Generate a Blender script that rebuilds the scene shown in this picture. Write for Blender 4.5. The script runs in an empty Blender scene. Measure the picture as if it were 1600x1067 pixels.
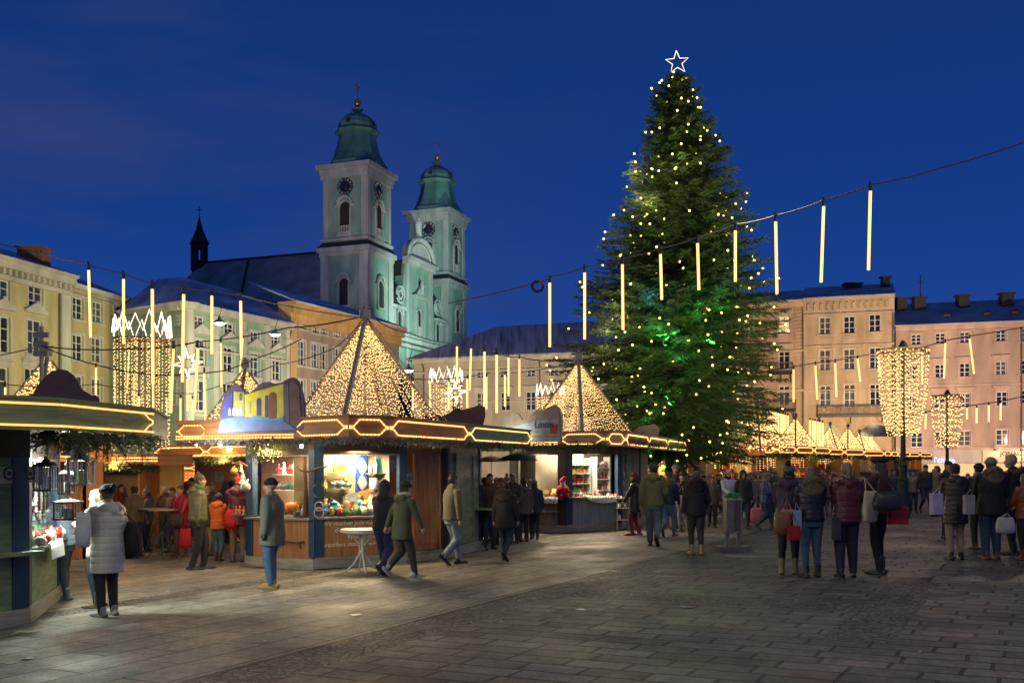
import bpy, math, random
from mathutils import Vector, Matrix
R = math.radians
random.seed(7)
SC = bpy.context.scene
COL = SC.collection

# ---------------------------------------------------------------- camera
F = 1555.0; HOR = 728.0; CAMZ = 1.88          # focal length / horizon in photo pixels (1600 wide)
cam_d = bpy.data.cameras.new('camera'); cam = bpy.data.objects.new('camera', cam_d); COL.objects.link(cam)
cam.location = (0, 0, CAMZ); cam.rotation_euler = (R(90), 0, 0)
cam_d.sensor_width = 36; cam_d.lens = 36 * F / 1600
cam_d.shift_y = (HOR - 533.5) / 1600
cam_d.clip_start = 0.1; cam_d.clip_end = 2000
SC.camera = cam

# ---------------------------------------------------------------- world, exposure
w = bpy.data.worlds.new("World"); SC.world = w; w.use_nodes = True
nt = w.node_tree; nt.nodes.clear()
def N(t, typ, **k):
    n = t.nodes.new(typ)
    for a, b in k.items():
        if a in n.inputs.keys() if isinstance(a, str) else False: n.inputs[a].default_value = b
        else: setattr(n, a, b)
    return n
out = N(nt, 'ShaderNodeOutputWorld'); bg = N(nt, 'ShaderNodeBackground')
tc = N(nt, 'ShaderNodeTexCoord'); sep = N(nt, 'ShaderNodeSeparateXYZ'); rmp = N(nt, 'ShaderNodeValToRGB')
nt.links.new(tc.outputs['Generated'], sep.inputs[0])
els = rmp.color_ramp.elements
els[0].position = 0.0; els[0].color = (0.015, 0.056, 0.235, 1)
els[1].position = 0.55; els[1].color = (0.0035, 0.020, 0.105, 1)
for p, c in ((0.13, (0.0085, 0.042, 0.212, 1)), (0.26, (0.0052, 0.031, 0.168, 1))):
    e = els.new(p); e.color = c
nt.links.new(sep.outputs[2], rmp.inputs[0])
# faint dusk clouds, thicker towards the left
noi = N(nt, 'ShaderNodeTexNoise'); noi.inputs['Scale'].default_value = 2.2; noi.inputs['Detail'].default_value = 5
mp = N(nt, 'ShaderNodeMapping'); mp.inputs['Scale'].default_value = (1, 1, 4.0)
nt.links.new(tc.outputs['Generated'], mp.inputs[0]); nt.links.new(mp.outputs[0], noi.inputs['Vector'])
cr = N(nt, 'ShaderNodeMapRange'); cr.inputs[1].default_value = 0.42; cr.inputs[2].default_value = 0.75
nt.links.new(noi.outputs[0], cr.inputs[0])
lx = N(nt, 'ShaderNodeMapRange'); lx.inputs[1].default_value = 0.15; lx.inputs[2].default_value = -0.45; lx.inputs[4].default_value = 1.0
nt.links.new(sep.outputs[0], lx.inputs[0])
mu = N(nt, 'ShaderNodeMath', operation='MULTIPLY'); nt.links.new(cr.outputs[0], mu.inputs[0]); nt.links.new(lx.outputs[0], mu.inputs[1])
mx = N(nt, 'ShaderNodeMixRGB'); mx.inputs[2].default_value = (0.036, 0.044, 0.125, 1)
nt.links.new(mu.outputs[0], mx.inputs[0]); nt.links.new(rmp.outputs[0], mx.inputs[1])
nt.links.new(mx.outputs[0], bg.inputs[0]); bg.inputs[1].default_value = 1.0
nt.links.new(bg.outputs[0], out.inputs[0])
SC.view_settings.view_transform = 'Standard'; SC.view_settings.look = 'None'
SC.view_settings.exposure = 0.42; SC.view_settings.gamma = 1.0
SC.cycles.use_denoising = True
SC.cycles.max_bounces = 5; SC.cycles.diffuse_bounces = 2; SC.cycles.glossy_bounces = 2; SC.cycles.transparent_max_bounces = 12
SC.cycles.sample_clamp_indirect = 2.0; SC.cycles.sample_clamp_direct = 0
SC.cycles.caustics_reflective = False; SC.cycles.caustics_refractive = False
SC.cycles.use_light_tree = True

def lamp(name, kind, loc, energy, color, size=0.3, aim=None, angle=60, blend=0.5):
    d = bpy.data.lights.new(name, kind); d.energy = energy; d.color = color
    if kind == 'AREA': d.size = size
    else: d.shadow_soft_size = size
    if kind == 'SPOT': d.spot_size = R(angle); d.spot_blend = blend
    o = bpy.data.objects.new(name, d); COL.objects.link(o); o.location = loc
    if aim is not None:
        o.rotation_euler = (Vector(aim) - Vector(loc)).to_track_quat('-Z', 'Y').to_euler()
    return o
WARM = (1.0, 0.72, 0.42); COOL = (0.72, 1.0, 0.92); SODIUM = (1.0, 0.60, 0.30); NEUT = (1.0, 0.86, 0.68)
# street lamps of the square (outside the frame: behind and beside the camera) and facade floodlights
lamp('street_light', 'POINT', (0, 4, 9.5), 330, (1.0, .90, .55), 0.8)
lamp('street_light', 'POINT', (8, 7, 10.5), 380, (1.0, .84, .52), 0.8)
lamp('street_light', 'POINT', (4, 20, 10), 420, (1.0, .84, .50), 0.8)
lamp('street_light', 'POINT', (15, 32, 10), 500, WARM, 0.4)
lamp('facade_floodlight', 'SPOT', (-20, 60, 5), 9500, (1.0, 0.84, 0.42), 0.5, (-35, 76, 10), 110, 0.8)
lamp('facade_floodlight', 'SPOT', (-15, 74, 5), 5500, (0.95, 0.92, 0.62), 0.5, (-26, 86, 8), 110, 0.8)
lamp('facade_floodlight', 'SPOT', (-6, 84, 5), 7500, (1.0, 0.75, 0.50), 0.5, (-17, 100, 10), 100, 0.8)
lamp('street_light', 'POINT', (-7, 1, 7.5), 620, (1.0, .96, .78), 0.8)  # extra lamp added to brighten the silver coat from the left
lamp('facade_floodlight', 'SPOT', (0, 84, 4), 11500, (1.0, 0.76, 0.46), 0.5, (-1, 105, 8), 110, 0.9)
lamp('facade_floodlight', 'SPOT', (30, 84, 5), 15000, (1.0, 0.70, 0.38), 0.5, (33, 106, 11), 105, 0.8)
lamp('facade_floodlight', 'SPOT', (48, 80, 5), 12000, (1.0, 0.68, 0.46), 0.5, (48, 101, 8), 110, 0.8)
lamp('church_floodlight', 'SPOT', (-2, 128, 16), 19000, (0.62, 1.0, 0.80), 0.5, (-13, 141, 25), 75, 0.8)
lamp('church_floodlight', 'SPOT', (-22, 100, 22), 5000, (0.95, 0.95, 1.0), 0.5, (-20, 132, 36), 60, 0.9)
lamp('church_floodlight', 'SPOT', (0, 118, 30), 8500, (0.85, 1.0, 0.98), 0.5, (-11, 153, 42), 50, 0.9)

# ---------------------------------------------------------------- helpers
def ground_z(x, y=0): return 0.04 + 0.018 * x
def gpt(px, py):
    """photo pixel of a point on the paving -> point"""
    D = (CAMZ - 0.04) * F / ((py - HOR) + 0.018 * (px - 800))
    x = (px - 800) / F * D
    return Vector((x, D, ground_z(x)))
def at(px, py, D): return Vector(((px - 800) / F * D, D, CAMZ - (py - HOR) / F * D))

def tag(o, label=None, cat=None, group=None, kind=None):
    if label: o['label'] = label
    if cat: o['category'] = cat
    if group: o['group'] = group
    if kind: o['kind'] = kind
    return o
ORG = {}
def empty(name, loc, label, cat, group=None):
    o = bpy.data.objects.new(name, None); COL.objects.link(o); o.location = loc; o.empty_display_size = 0.2
    ORG[o] = Vector(loc); return tag(o, label, cat, group)
def org(o):
    while o is not None:
        if o in ORG: return ORG[o]
        o = PAR.get(o)
    return Vector((0, 0, 0))
PAR = {}

class MB:
    def __init__(s): s.v = []; s.f = []; s.m = []
    def add(s, vs, fs, mi=0):
        b = len(s.v); s.v.extend([tuple(x) for x in vs]); s.f.extend([tuple(i + b for i in q) for q in fs]); s.m.extend([mi] * len(fs))
    def obox(s, c, a, b, d, mi=0):
        c, a, b, d = Vector(c), Vector(a), Vector(b), Vector(d)
        vs = [c + i * a + j * b + k * d for k in (-1, 1) for j in (-1, 1) for i in (-1, 1)]
        fs = [(0, 2, 3, 1), (4, 5, 7, 6), (0, 1, 5, 4), (2, 6, 7, 3), (0, 4, 6, 2), (1, 3, 7, 5)]
        if a.cross(b).dot(d) < 0: fs = [q[::-1] for q in fs]
        s.add(vs, fs, mi); return s
    def box(s, c, size, rz=0, mi=0):
        cs, sn = math.cos(rz), math.sin(rz)
        return s.obox(c, (cs * size[0] / 2, sn * size[0] / 2, 0), (-sn * size[1] / 2, cs * size[1] / 2, 0), (0, 0, size[2] / 2), mi)
    def bar(s, p, q, w, h, mi=0, up=(0, 0, 1)):
        p, q = Vector(p), Vector(q); d = q - p; L = d.length
        if L < 1e-6: return s
        d = d / L; u = Vector(up)
        if abs(d.dot(u)) > .99: u = Vector((1, 0, 0))
        a = d.cross(u).normalized(); b = a.cross(d)
        return s.obox((p + q) / 2, d * L / 2, a * w / 2, b * h / 2, mi)
    def tube(s, pts, r, n=6, mi=0, cap=True):
        pts = [Vector(p) for p in pts]; rs = r if isinstance(r, (list, tuple)) else [r] * len(pts)
        vs = []; ref = None
        for i, p in enumerate(pts):
            d = (pts[min(i + 1, len(pts) - 1)] - pts[max(i - 1, 0)])
            d = d.normalized() if d.length > 1e-9 else Vector((0, 0, 1))
            if ref is None: ref = Vector((1, 0, 0)) if abs(d.x) < .9 else Vector((0, 1, 0))
            a = (ref - d * ref.dot(d)).normalized(); b = d.cross(a); ref = a
            for k in range(n):
                t = 2 * math.pi * k / n
                vs.append(p + (a * math.cos(t) + b * math.sin(t)) * rs[i])
        fs = [(i * n + k, i * n + (k + 1) % n, (i + 1) * n + (k + 1) % n, (i + 1) * n + k) for i in range(len(pts) - 1) for k in range(n)]
        if cap: fs += [tuple(range(n))[::-1], tuple((len(pts) - 1) * n + k for k in range(n))]
        s.add(vs, fs, mi); return s
    def lathe(s, c, prof, n=16, mi=0, sx=1, sy=1, sq=None, rz=0):
        c = Vector(c); vs = []
        for r, z in prof:
            for k in range(n):
                t = 2 * math.pi * k / n
                q = 1.0 if sq is None else sq(t)
                x, y = r * q * math.cos(t) * sx, r * q * math.sin(t) * sy
                vs.append(c + Vector((x * math.cos(rz) - y * math.sin(rz), x * math.sin(rz) + y * math.cos(rz), z)))
        m = len(prof)
        fs = [(i * n + k, i * n + (k + 1) % n, (i + 1) * n + (k + 1) % n, (i + 1) * n + k) for i in range(m - 1) for k in range(n)]
        fs += [tuple(range(n))[::-1], tuple((m - 1) * n + k for k in range(n))]
        s.add(vs, fs, mi); return s
    def ball(s, c, r, n=10, m=6, mi=0):
        r = (r, r, r) if not isinstance(r, (tuple, list, Vector)) else r
        c = Vector(c); vs = [c + Vector((0, 0, -r[2]))]
        for i in range(1, m):
            a = math.pi * i / m - math.pi / 2
            for k in range(n):
                t = 2 * math.pi * k / n
                vs.append(c + Vector((r[0] * math.cos(a) * math.cos(t), r[1] * math.cos(a) * math.sin(t), r[2] * math.sin(a))))
        vs.append(c + Vector((0, 0, r[2])))
        fs = [(0, 1 + (k + 1) % n, 1 + k) for k in range(n)]
        for i in range(m - 2):
            for k in range(n):
                a = 1 + i * n; fs.append((a + k, a + (k + 1) % n, a + n + (k + 1) % n, a + n + k))
        a = 1 + (m - 2) * n; fs += [(a + k, a + (k + 1) % n, len(vs) - 1) for k in range(n)]
        s.add(vs, fs, mi); return s
    def octa(s, c, r, mi=0):
        x, y, z = c
        s.add([(x + r, y, z), (x - r, y, z), (x, y + r, z), (x, y - r, z), (x, y, z + r), (x, y, z - r)],
              [(0, 2, 4), (2, 1, 4), (1, 3, 4), (3, 0, 4), (2, 0, 5), (1, 2, 5), (3, 1, 5), (0, 3, 5)], mi)
    def prism(s, poly, z0, z1, mi=0, top=None):
        n = len(poly); z0 = z0 if isinstance(z0, (list, tuple)) else [z0] * n; z1 = z1 if isinstance(z1, (list, tuple)) else [z1] * n
        area = sum(poly[i][0] * poly[(i + 1) % n][1] - poly[(i + 1) % n][0] * poly[i][1] for i in range(n))
        vs = [(p[0], p[1], z0[i]) for i, p in enumerate(poly)] + [(p[0], p[1], z1[i]) for i, p in enumerate(poly)]
        fs = [(i, (i + 1) % n, n + (i + 1) % n, n + i) for i in range(n)] + [tuple(range(n))[::-1], tuple(range(n, 2 * n))]
        if area < 0: fs = [q[::-1] for q in fs]
        s.add(vs, fs, mi); return s
    def slab(s, pts, nrm, th, mi=0):
        """polygon (3-D, planar) given a thickness against nrm"""
        pts = [Vector(p) for p in pts]; nrm = Vector(nrm).normalized() * th; n = len(pts)
        A = Vector((0, 0, 0))
        for i in range(n): A += pts[i].cross(pts[(i + 1) % n])
        if A.dot(nrm) < 0: pts = pts[::-1]
        vs = pts + [p - nrm for p in pts]
        fs = [tuple(range(n)), tuple(range(n, 2 * n))[::-1]] + [(i, i + n, (i + 1) % n + n, (i + 1) % n) for i in range(n)]
        s.add(vs, fs, mi); return s
    def build(s, name, mats, parent=None, smooth=False, **kw):
        if not s.v: return None
        o0 = org(parent) if parent is not None else Vector((0, 0, 0))
        me = bpy.data.meshes.new(name)
        if o0.length: vs = [(a - o0.x, b - o0.y, c - o0.z) for a, b, c in s.v]
        else: vs = s.v
        me.from_pydata(vs, [], s.f)
        mats = mats if isinstance(mats, (list, tuple)) else [mats]
        for m in mats: me.materials.append(m)
        if len(mats) > 1: me.polygons.foreach_set('material_index', s.m)
        if smooth: me.polygons.foreach_set('use_smooth', [True] * len(s.f))
        me.update()
        o = bpy.data.objects.new(name, me); COL.objects.link(o)
        if parent is not None: o.parent = parent; PAR[o] = parent
        if kw: tag(o, **kw)
        return o

def copy_tree(o, parent=None):
    c = o.copy(); COL.objects.link(c)
    if parent is not None: c.parent = parent
    for ch in [k for k, p in list(PAR.items()) if p is o]:
        d = copy_tree(ch, c); PAR[d] = c
    return c

# ---------------------------------------------------------------- materials
def mat(name, col, rough=0.6, var=0.12, scale=6.0, bump=0.0, bscale=30.0, metal=0.0, kind=None, bands=0.0, bandf=12.0, spec=None, stretch=(1, 1, 1), col2=None):
    m = bpy.data.materials.new(name); m.use_nodes = True; t = m.node_tree; b = t.nodes['Principled BSDF']
    b.inputs['Roughness'].default_value = rough; b.inputs['Metallic'].default_value = metal
    if spec is not None: b.inputs['Specular IOR Level'].default_value = spec
    tc = N(t, 'ShaderNodeTexCoord'); mp = N(t, 'ShaderNodeMapping'); mp.inputs['Scale'].default_value = stretch
    t.links.new(tc.outputs['Object'], mp.inputs[0])
    no = N(t, 'ShaderNodeTexNoise'); no.inputs['Scale'].default_value = scale; no.inputs['Detail'].default_value = 6
    t.links.new(mp.outputs[0], no.inputs['Vector'])
    mr = N(t, 'ShaderNodeMapRange'); mr.inputs[1].default_value = .28; mr.inputs[2].default_value = .72
    t.links.new(no.outputs[0], mr.inputs[0])
    mi = N(t, 'ShaderNodeMixRGB')
    c2 = col2 if col2 else tuple(c * (1 + var) for c in col)
    c1 = col if col2 else tuple(c * (1 - var) for c in col)
    mi.inputs[1].default_value = (*c1, 1); mi.inputs[2].default_value = (*c2, 1)
    t.links.new(mr.outputs[0], mi.inputs[0]); t.links.new(mi.outputs[0], b.inputs['Base Color'])
    h = None
    if bump:
        n2 = N(t, 'ShaderNodeTexNoise'); n2.inputs['Scale'].default_value = bscale; n2.inputs['Detail'].default_value = 4
        t.links.new(mp.outputs[0], n2.inputs['Vector']); h = n2.outputs[0]
    if bands:
        wv = N(t, 'ShaderNodeTexWave', wave_type='BANDS', bands_direction='Z', wave_profile='SIN')
        wv.inputs['Scale'].default_value = bandf / 6.283 * 2; wv.inputs['Distortion'].default_value = 1.2; wv.inputs['Detail'].default_value = 1
        wv.inputs['Detail Scale'].default_value = .6
        t.links.new(tc.outputs['Object'], wv.inputs['Vector'])
        pw = N(t, 'ShaderNodeMath', operation='POWER'); pw.inputs[1].default_value = .35; t.links.new(wv.outputs[1], pw.inputs[0])
        if h is not None:
            ad = N(t, 'ShaderNodeMath', operation='MULTIPLY_ADD'); ad.inputs[1].default_value = bands
            t.links.new(pw.outputs[0], ad.inputs[0]); t.links.new(h, ad.inputs[2]); h = ad.outputs[0]
        else: h = pw.outputs[0]
    if h is not None:
        bp = N(t, 'ShaderNodeBump'); bp.inputs['Strength'].default_value = bump or .4; bp.inputs['Distance'].default_value = .03
        t.links.new(h, bp.inputs['Height']); t.links.new(bp.outputs[0], b.inputs['Normal'])
    return m
def emis(name, col, st, sample=False):
    m = bpy.data.materials.new(name); m.use_nodes = True; t = m.node_tree; t.nodes.clear()
    o = N(t, 'ShaderNodeOutputMaterial'); e = N(t, 'ShaderNodeEmission'); e.inputs[0].default_value = (*col, 1); e.inputs[1].default_value = st
    t.links.new(e.outputs[0], o.inputs[0])
    m.cycles.emission_sampling = 'AUTO' if sample else 'NONE'
    return m
def glass_mat(name, tint=(.95, .97, 1), refl=.12, rough=.03):
    m = bpy.data.materials.new(name); m.use_nodes = True; t = m.node_tree; t.nodes.clear()
    o = N(t, 'ShaderNodeOutputMaterial'); tr = N(t, 'ShaderNodeBsdfTransparent'); gl = N(t, 'ShaderNodeBsdfGlossy'); mx = N(t, 'ShaderNodeMixShader')
    lw = N(t, 'ShaderNodeLayerWeight'); lw.inputs[0].default_value = .25
    tr.inputs[0].default_value = (*tint, 1); gl.inputs['Roughness'].default_value = rough
    ml = N(t, 'ShaderNodeMath', operation='MULTIPLY_ADD'); ml.inputs[1].default_value = .6; ml.inputs[2].default_value = refl * .3; ml.use_clamp = True
    t.links.new(lw.outputs['Fresnel'], ml.inputs[0]); t.links.new(ml.outputs[0], mx.inputs[0])
    t.links.new(tr.outputs[0], mx.inputs[1]); t.links.new(gl.outputs[0], mx.inputs[2]); t.links.new(mx.outputs[0], o.inputs[0])
    return m
_mc = {}
def cmat(col, rough=.6, **k):
    key = (tuple(round(c, 3) for c in col), rough, tuple(sorted(k.items())))
    if key not in _mc: _mc[key] = mat('paint', col, rough, **k)
    return _mc[key]
BULB = emis('warm_bulb', (1.0, .56, .185), 2.3)
BULB2 = emis('tree_bulb', (1.0, .74, .16), 5)
TUBE = emis('light_tube', (1.0, .50, .17), 1.9)
ROPE = emis('rope_light', (1.0, .46, .12), 1.5)
STARM = emis('star_tube', (1.0, .70, .38), 5.0)
WIRE = mat('cable', (.03, .03, .032), .5, .1)
STRING = mat('curtain_wire', (.13, .09, .055), .5, .1)
STEEL = mat('galvanised_steel', (.30, .28, .26), .5, .15, metal=.15)
GLASS = glass_mat('glass')
DARKGLASS = mat('dark_window_glass', (.018, .022, .032), .06, .3, spec=.6)
WHITEP = mat('white_paint', (.68, .67, .63), .5, .1)
FIR = mat('fir_green', (.030, .062, .026), .7, .5, 9, spec=.25)
ORDW = ['first', 'second', 'third', 'fourth', 'fifth', 'sixth', 'seventh', 'eighth', 'ninth', 'tenth', 'eleventh', 'twelfth', 'thirteenth', 'fourteenth', 'fifteenth', 'sixteenth', 'seventeenth', 'eighteenth', 'nineteenth', 'twentieth']
# ================================================================ GROUND
def ground():
    m = bpy.data.materials.new('stone_paving'); m.use_nodes = True; t = m.node_tree; b = t.nodes['Principled BSDF']
    L = t.links.new
    geo = N(t, 'ShaderNodeNewGeometry')
    th = math.atan2(.535, 1.0)
    def rot(off=(0, 0, 0)):
        mp = N(t, 'ShaderNodeMapping'); mp.inputs['Rotation'].default_value = (0, 0, th); mp.inputs['Location'].default_value = off
        L(geo.outputs['Position'], mp.inputs[0]); return mp
    base = rot()                                     # x' across the strip, y' along it
    sp = N(t, 'ShaderNodeSeparateXYZ'); L(base.outputs[0], sp.inputs[0])
    def math2(op, a, bb, c=None):
        n = N(t, 'ShaderNodeMath', operation=op)
        for i, q in enumerate((a, bb, c)):
            if q is None: continue
            if isinstance(q, (int, float)): n.inputs[i].default_value = q
            else: L(q, n.inputs[i])
        return n.outputs[0]
    wob = N(t, 'ShaderNodeTexNoise'); wob.inputs['Scale'].default_value = 1.3; L(geo.outputs['Position'], wob.inputs[0])
    def brick(bw, rh, mortar, rotate=False, off=.5, scale=1.0, sq=1.0):
        v = base
        if rotate:
            v2 = N(t, 'ShaderNodeMapping'); v2.inputs['Rotation'].default_value = (0, 0, R(90)); L(base.outputs[0], v2.inputs[0]); v = v2
        # slight waviness of the joints
        mxv = N(t, 'ShaderNodeMixRGB', blend_type='ADD'); mxv.inputs[0].default_value = .05
        L(v.outputs[0], mxv.inputs[1]); L(wob.outputs[1], mxv.inputs[2])
        n = N(t, 'ShaderNodeTexBrick'); n.offset = off; n.squash = sq; n.squash_frequency = 3
        n.inputs['Scale'].default_value = scale; n.inputs['Mortar Size'].default_value = mortar; n.inputs['Mortar Smooth'].default_value = .35
        n.inputs['Brick Width'].default_value = bw; n.inputs['Row Height'].default_value = rh; n.inputs['Bias'].default_value = 0
        n.inputs['Color1'].default_value = (0, 0, 0, 1); n.inputs['Color2'].default_value = (1, 1, 1, 1); n.inputs['Mortar'].default_value = (.5, .5, .5, 1)
        L(mxv.outputs[0], n.inputs['Vector']); return n
    A = brick(.60, .32, .022, sq=1.25)               # setts on the right of the strip
    B = brick(1.15, .52, .016, rotate=True, off=.4)  # large slabs on the left
    C = N(t, 'ShaderNodeTexVoronoi', feature='DISTANCE_TO_EDGE'); C.inputs['Scale'].default_value = 11; L(base.outputs[0], C.inputs[0])
    C2 = N(t, 'ShaderNodeTexVoronoi'); C2.inputs['Scale'].default_value = 11; L(base.outputs[0], C2.inputs[0])
    def ramp(src, stops):
        r = N(t, 'ShaderNodeValToRGB'); e = r.color_ramp.elements
        e[0].position, e[0].color = stops[0][0], (*stops[0][1], 1); e[1].position, e[1].color = stops[-1][0], (*stops[-1][1], 1)
        for p, c in stops[1:-1]: q = e.new(p); q.color = (*c, 1)
        L(src, r.inputs[0]); return r.outputs[0]
    colA = ramp(A.outputs[0], [(0, (.060, .057, .052)), (.35, (.125, .12, .112)), (.7, (.085, .078, .070)), (.88, (.150, .146, .135)), (1, (.13, .090, .068))])
    colB = ramp(B.outputs[0], [(0, (.105, .096, .084)), (.3, (.19, .175, .150)), (.6, (.13, .12, .105)), (.85, (.21, .19, .165)), (1, (.18, .135, .10))])
    colC = ramp(C2.outputs['Color'], [(0, (.07, .068, .064)), (.5, (.11, .105, .10)), (1, (.16, .15, .14))])
    def mixc(fac, a, bb, blend='MIX'):
        n = N(t, 'ShaderNodeMixRGB', blend_type=blend)
        for i, q in enumerate((fac, a, bb)):
            if isinstance(q, (int, float)): n.inputs[i].default_value = q
            elif isinstance(q, tuple): n.inputs[i].default_value = (*q, 1)
            else: L(q, n.inputs[i])
        return n.outputs[0]
    colA = mixc(A.outputs['Fac'], colA, (.014, .013, .012)); colB = mixc(B.outputs['Fac'], colB, (.022, .02, .018))
    edge = N(t, 'ShaderNodeMapRange'); edge.inputs[1].default_value = .03; edge.inputs[2].default_value = .10; L(C.outputs[0], edge.inputs[0])
    colC = mixc(edge.outputs[0], (.022, .021, .02), colC)
    # distance across the strip: x' - x0 ; strip passes (-3.2, 8.3)
    c0 = -3.05 * math.cos(th) - 8.39 * math.sin(th)
    x = math2('SUBTRACT', sp.outputs[0], c0)
    def step(v, e): return math2('GREATER_THAN', v, e)
    def band(v, lo, hi): return math2('MULTIPLY', step(v, lo), math2('LESS_THAN', v, hi))
    right = step(x, .3); strip = band(x, 0, .72)
    y = sp.outputs[1]
    lane2 = math2('MULTIPLY', band(y, 12.6, 13.5), band(x, .7, 4.6))
    lane2b = math2('MULTIPLY', band(y, 10.6, 16.0), band(x, 4.6, 5.3))
    strip3 = band(x, -5.1, -4.6)                     # narrow cobble gutter near the huts
    gut = band(x, -.05, .03)
    cob = math2('MAXIMUM', math2('MAXIMUM', strip, lane2b), math2('MAXIMUM', lane2, strip3))
    col = mixc(right, colB, colA); col = mixc(cob, col, colC); col = mixc(gut, col, (.02, .02, .02))
    big = N(t, 'ShaderNodeTexNoise'); big.inputs['Scale'].default_value = .35; big.inputs['Detail'].default_value = 5; L(geo.outputs['Position'], big.inputs[0])
    stain = ramp(big.outputs[0], [(.3, (.62, .62, .62)), (.55, (1, 1, 1)), (.75, (1.12, 1.08, 1.0))])
    col = mixc(1.0, col, stain, 'MULTIPLY')
    fine = N(t, 'ShaderNodeTexNoise'); fine.inputs['Scale'].default_value = 28; fine.inputs['Detail'].default_value = 6; L(geo.outputs['Position'], fine.inputs[0])
    col = mixc(1.0, col, ramp(fine.outputs[0], [(.25, (.62, .62, .62)), (.5, (1, 1, 1)), (.75, (1.35, 1.33, 1.3))]), 'MULTIPLY')
    med = N(t, 'ShaderNodeTexNoise'); med.inputs['Scale'].default_value = 5.5; med.inputs['Detail'].default_value = 8; med.inputs['Roughness'].default_value = .7; L(geo.outputs['Position'], med.inputs[0])
    col = mixc(1.0, col, ramp(med.outputs[0], [(.3, (.45, .45, .46)), (.5, (1, 1, 1)), (.7, (1.5, 1.46, 1.4))]), 'MULTIPLY')
    gum = N(t, 'ShaderNodeTexVoronoi'); gum.inputs['Scale'].default_value = 1.9; gum.inputs['Randomness'].default_value = 1; L(geo.outputs['Position'], gum.inputs[0])
    wn = N(t, 'ShaderNodeTexNoise'); wn.inputs['Scale'].default_value = .8; L(geo.outputs['Position'], wn.inputs[0])
    gm = math2('MULTIPLY', math2('LESS_THAN', gum.outputs['Distance'], .045), step(wn.outputs[0], .55))
    col = mixc(gm, col, (.40, .39, .37))
    L(col, b.inputs['Base Color'])
    # wet sheen
    wet = N(t, 'ShaderNodeTexNoise'); wet.inputs['Scale'].default_value = .55; wet.inputs['Detail'].default_value = 6; wet.inputs['Roughness'].default_value = .62; L(geo.outputs['Position'], wet.inputs[0])
    rg = N(t, 'ShaderNodeMapRange'); rg.inputs[1].default_value = .35; rg.inputs[2].default_value = .62; rg.inputs[3].default_value = .50; rg.inputs[4].default_value = .80
    L(wet.outputs[0], rg.inputs[0]); L(rg.outputs[0], b.inputs['Roughness']); b.inputs['Specular IOR Level'].default_value = .4
    # relief
    hA = math2('SUBTRACT', 1.0, A.outputs['Fac']); hB = math2('SUBTRACT', 1.0, B.outputs['Fac'])
    hA = math2('MULTIPLY_ADD', A.outputs[0], .35, hA); hB = math2('MULTIPLY_ADD', B.outputs[0], .15, hB)
    h = N(t, 'ShaderNodeMix'); h.data_type = 'FLOAT'; L(right, h.inputs[0]); L(hB, h.inputs[2]); L(hA, h.inputs[3])
    hC = math2('MULTIPLY', math2('MINIMUM', C.outputs[0], .22), 6.0)
    h2 = N(t, 'ShaderNodeMix'); h2.data_type = 'FLOAT'; L(cob, h2.inputs[0]); L(h.outputs[0], h2.inputs[2]); L(hC, h2.inputs[3])
    hh = math2('MULTIPLY_ADD', fine.outputs[0], .30, h2.outputs[0])
    bp = N(t, 'ShaderNodeBump'); bp.inputs['Strength'].default_value = .75; bp.inputs['Distance'].default_value = .022
    L(hh, bp.inputs['Height']); L(bp.outputs[0], b.inputs['Normal'])
    mb = MB()
    xs = [-300, -60, -30, -15, 0, 15, 30, 60, 300]; ys = [-60, 0, 15, 30, 60, 120, 300, 900]
    n = len(xs)
    mb.add([(x, y, ground_z(max(-60, min(60, x)))) for y in ys for x in xs],
           [(j * n + i, j * n + i + 1, (j + 1) * n + i + 1, (j + 1) * n + i) for j in range(len(ys) - 1) for i in range(n - 1)])
    mb.build('ground', m, kind='structure')
ground()
# ================================================================ BUILDINGS
def stucco(name, col, **k): return mat(name, col, .85, .24, .55, bump=.3, bscale=3.0, stretch=(1.6, 1.6, .5), **k)
YEL = stucco('yellow_plaster', (.50, .44, .22)); YEL2 = stucco('ochre_plaster', (.48, .38, .19)); GRN = stucco('sage_plaster', (.27, .36, .27))
BRN = stucco('brown_plaster', (.33, .26, .20)); ORC = stucco('orange_cornice', (.56, .36, .14)); BEI = stucco('beige_plaster', (.43, .38, .31))
SAND = stucco('sandy_plaster', (.50, .38, .25)); SAND2 = stucco('pinkish_sand_plaster', (.48, .34, .24)); PINK = stucco('pink_plaster', (.44, .325, .27))
STONE = stucco('pale_stone_trim', (.52, .49, .43)); STONE2 = stucco('sand_trim', (.52, .42, .30)); PINKT = stucco('pink_trim', (.52, .38, .33))
MINT = stucco('mint_plaster', (.23, .33, .275)); CHST = stucco('church_trim', (.40, .39, .37)); SHOPW = stucco('shop_white', (.52, .46, .44))
COPPER = mat('green_copper', (.13, .30, .25), .6, .4, .5, bump=.3, bscale=2, col2=(.045, .11, .10), stretch=(1, 1, .3))
SLATE = mat('dark_roof_tiles', (.030, .028, .034), .7, .3, 1.5, bump=.5, bscale=6)
def snow_roof():
    m = mat('snow_dusted_roof', (.20, .21, .26), .7, .3, .5, bump=.3, bscale=4, col2=(.90, .90, .93), stretch=(1.2, .35, 1.2))
    return m
SNOWR = snow_roof(); SNOWR2 = mat('frosty_tin_roof', (.30, .29, .30), .7, .3, .4, bump=.3, bscale=3, col2=(.60, .58, .58))
DARKIN = mat('dark_interior', (.02, .02, .022), .8)
GILT = mat('gilt', (.55, .33, .10), .35, .1, metal=.8)
IRON = mat('black_iron', (.02, .021, .024), .45, .2)
BRICK = mat('chimney_brick', (.20, .085, .055), .9, .3, 4, bump=.5)
LITW = emis('lit_curtain', (1.0, .72, .33), .75)

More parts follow.
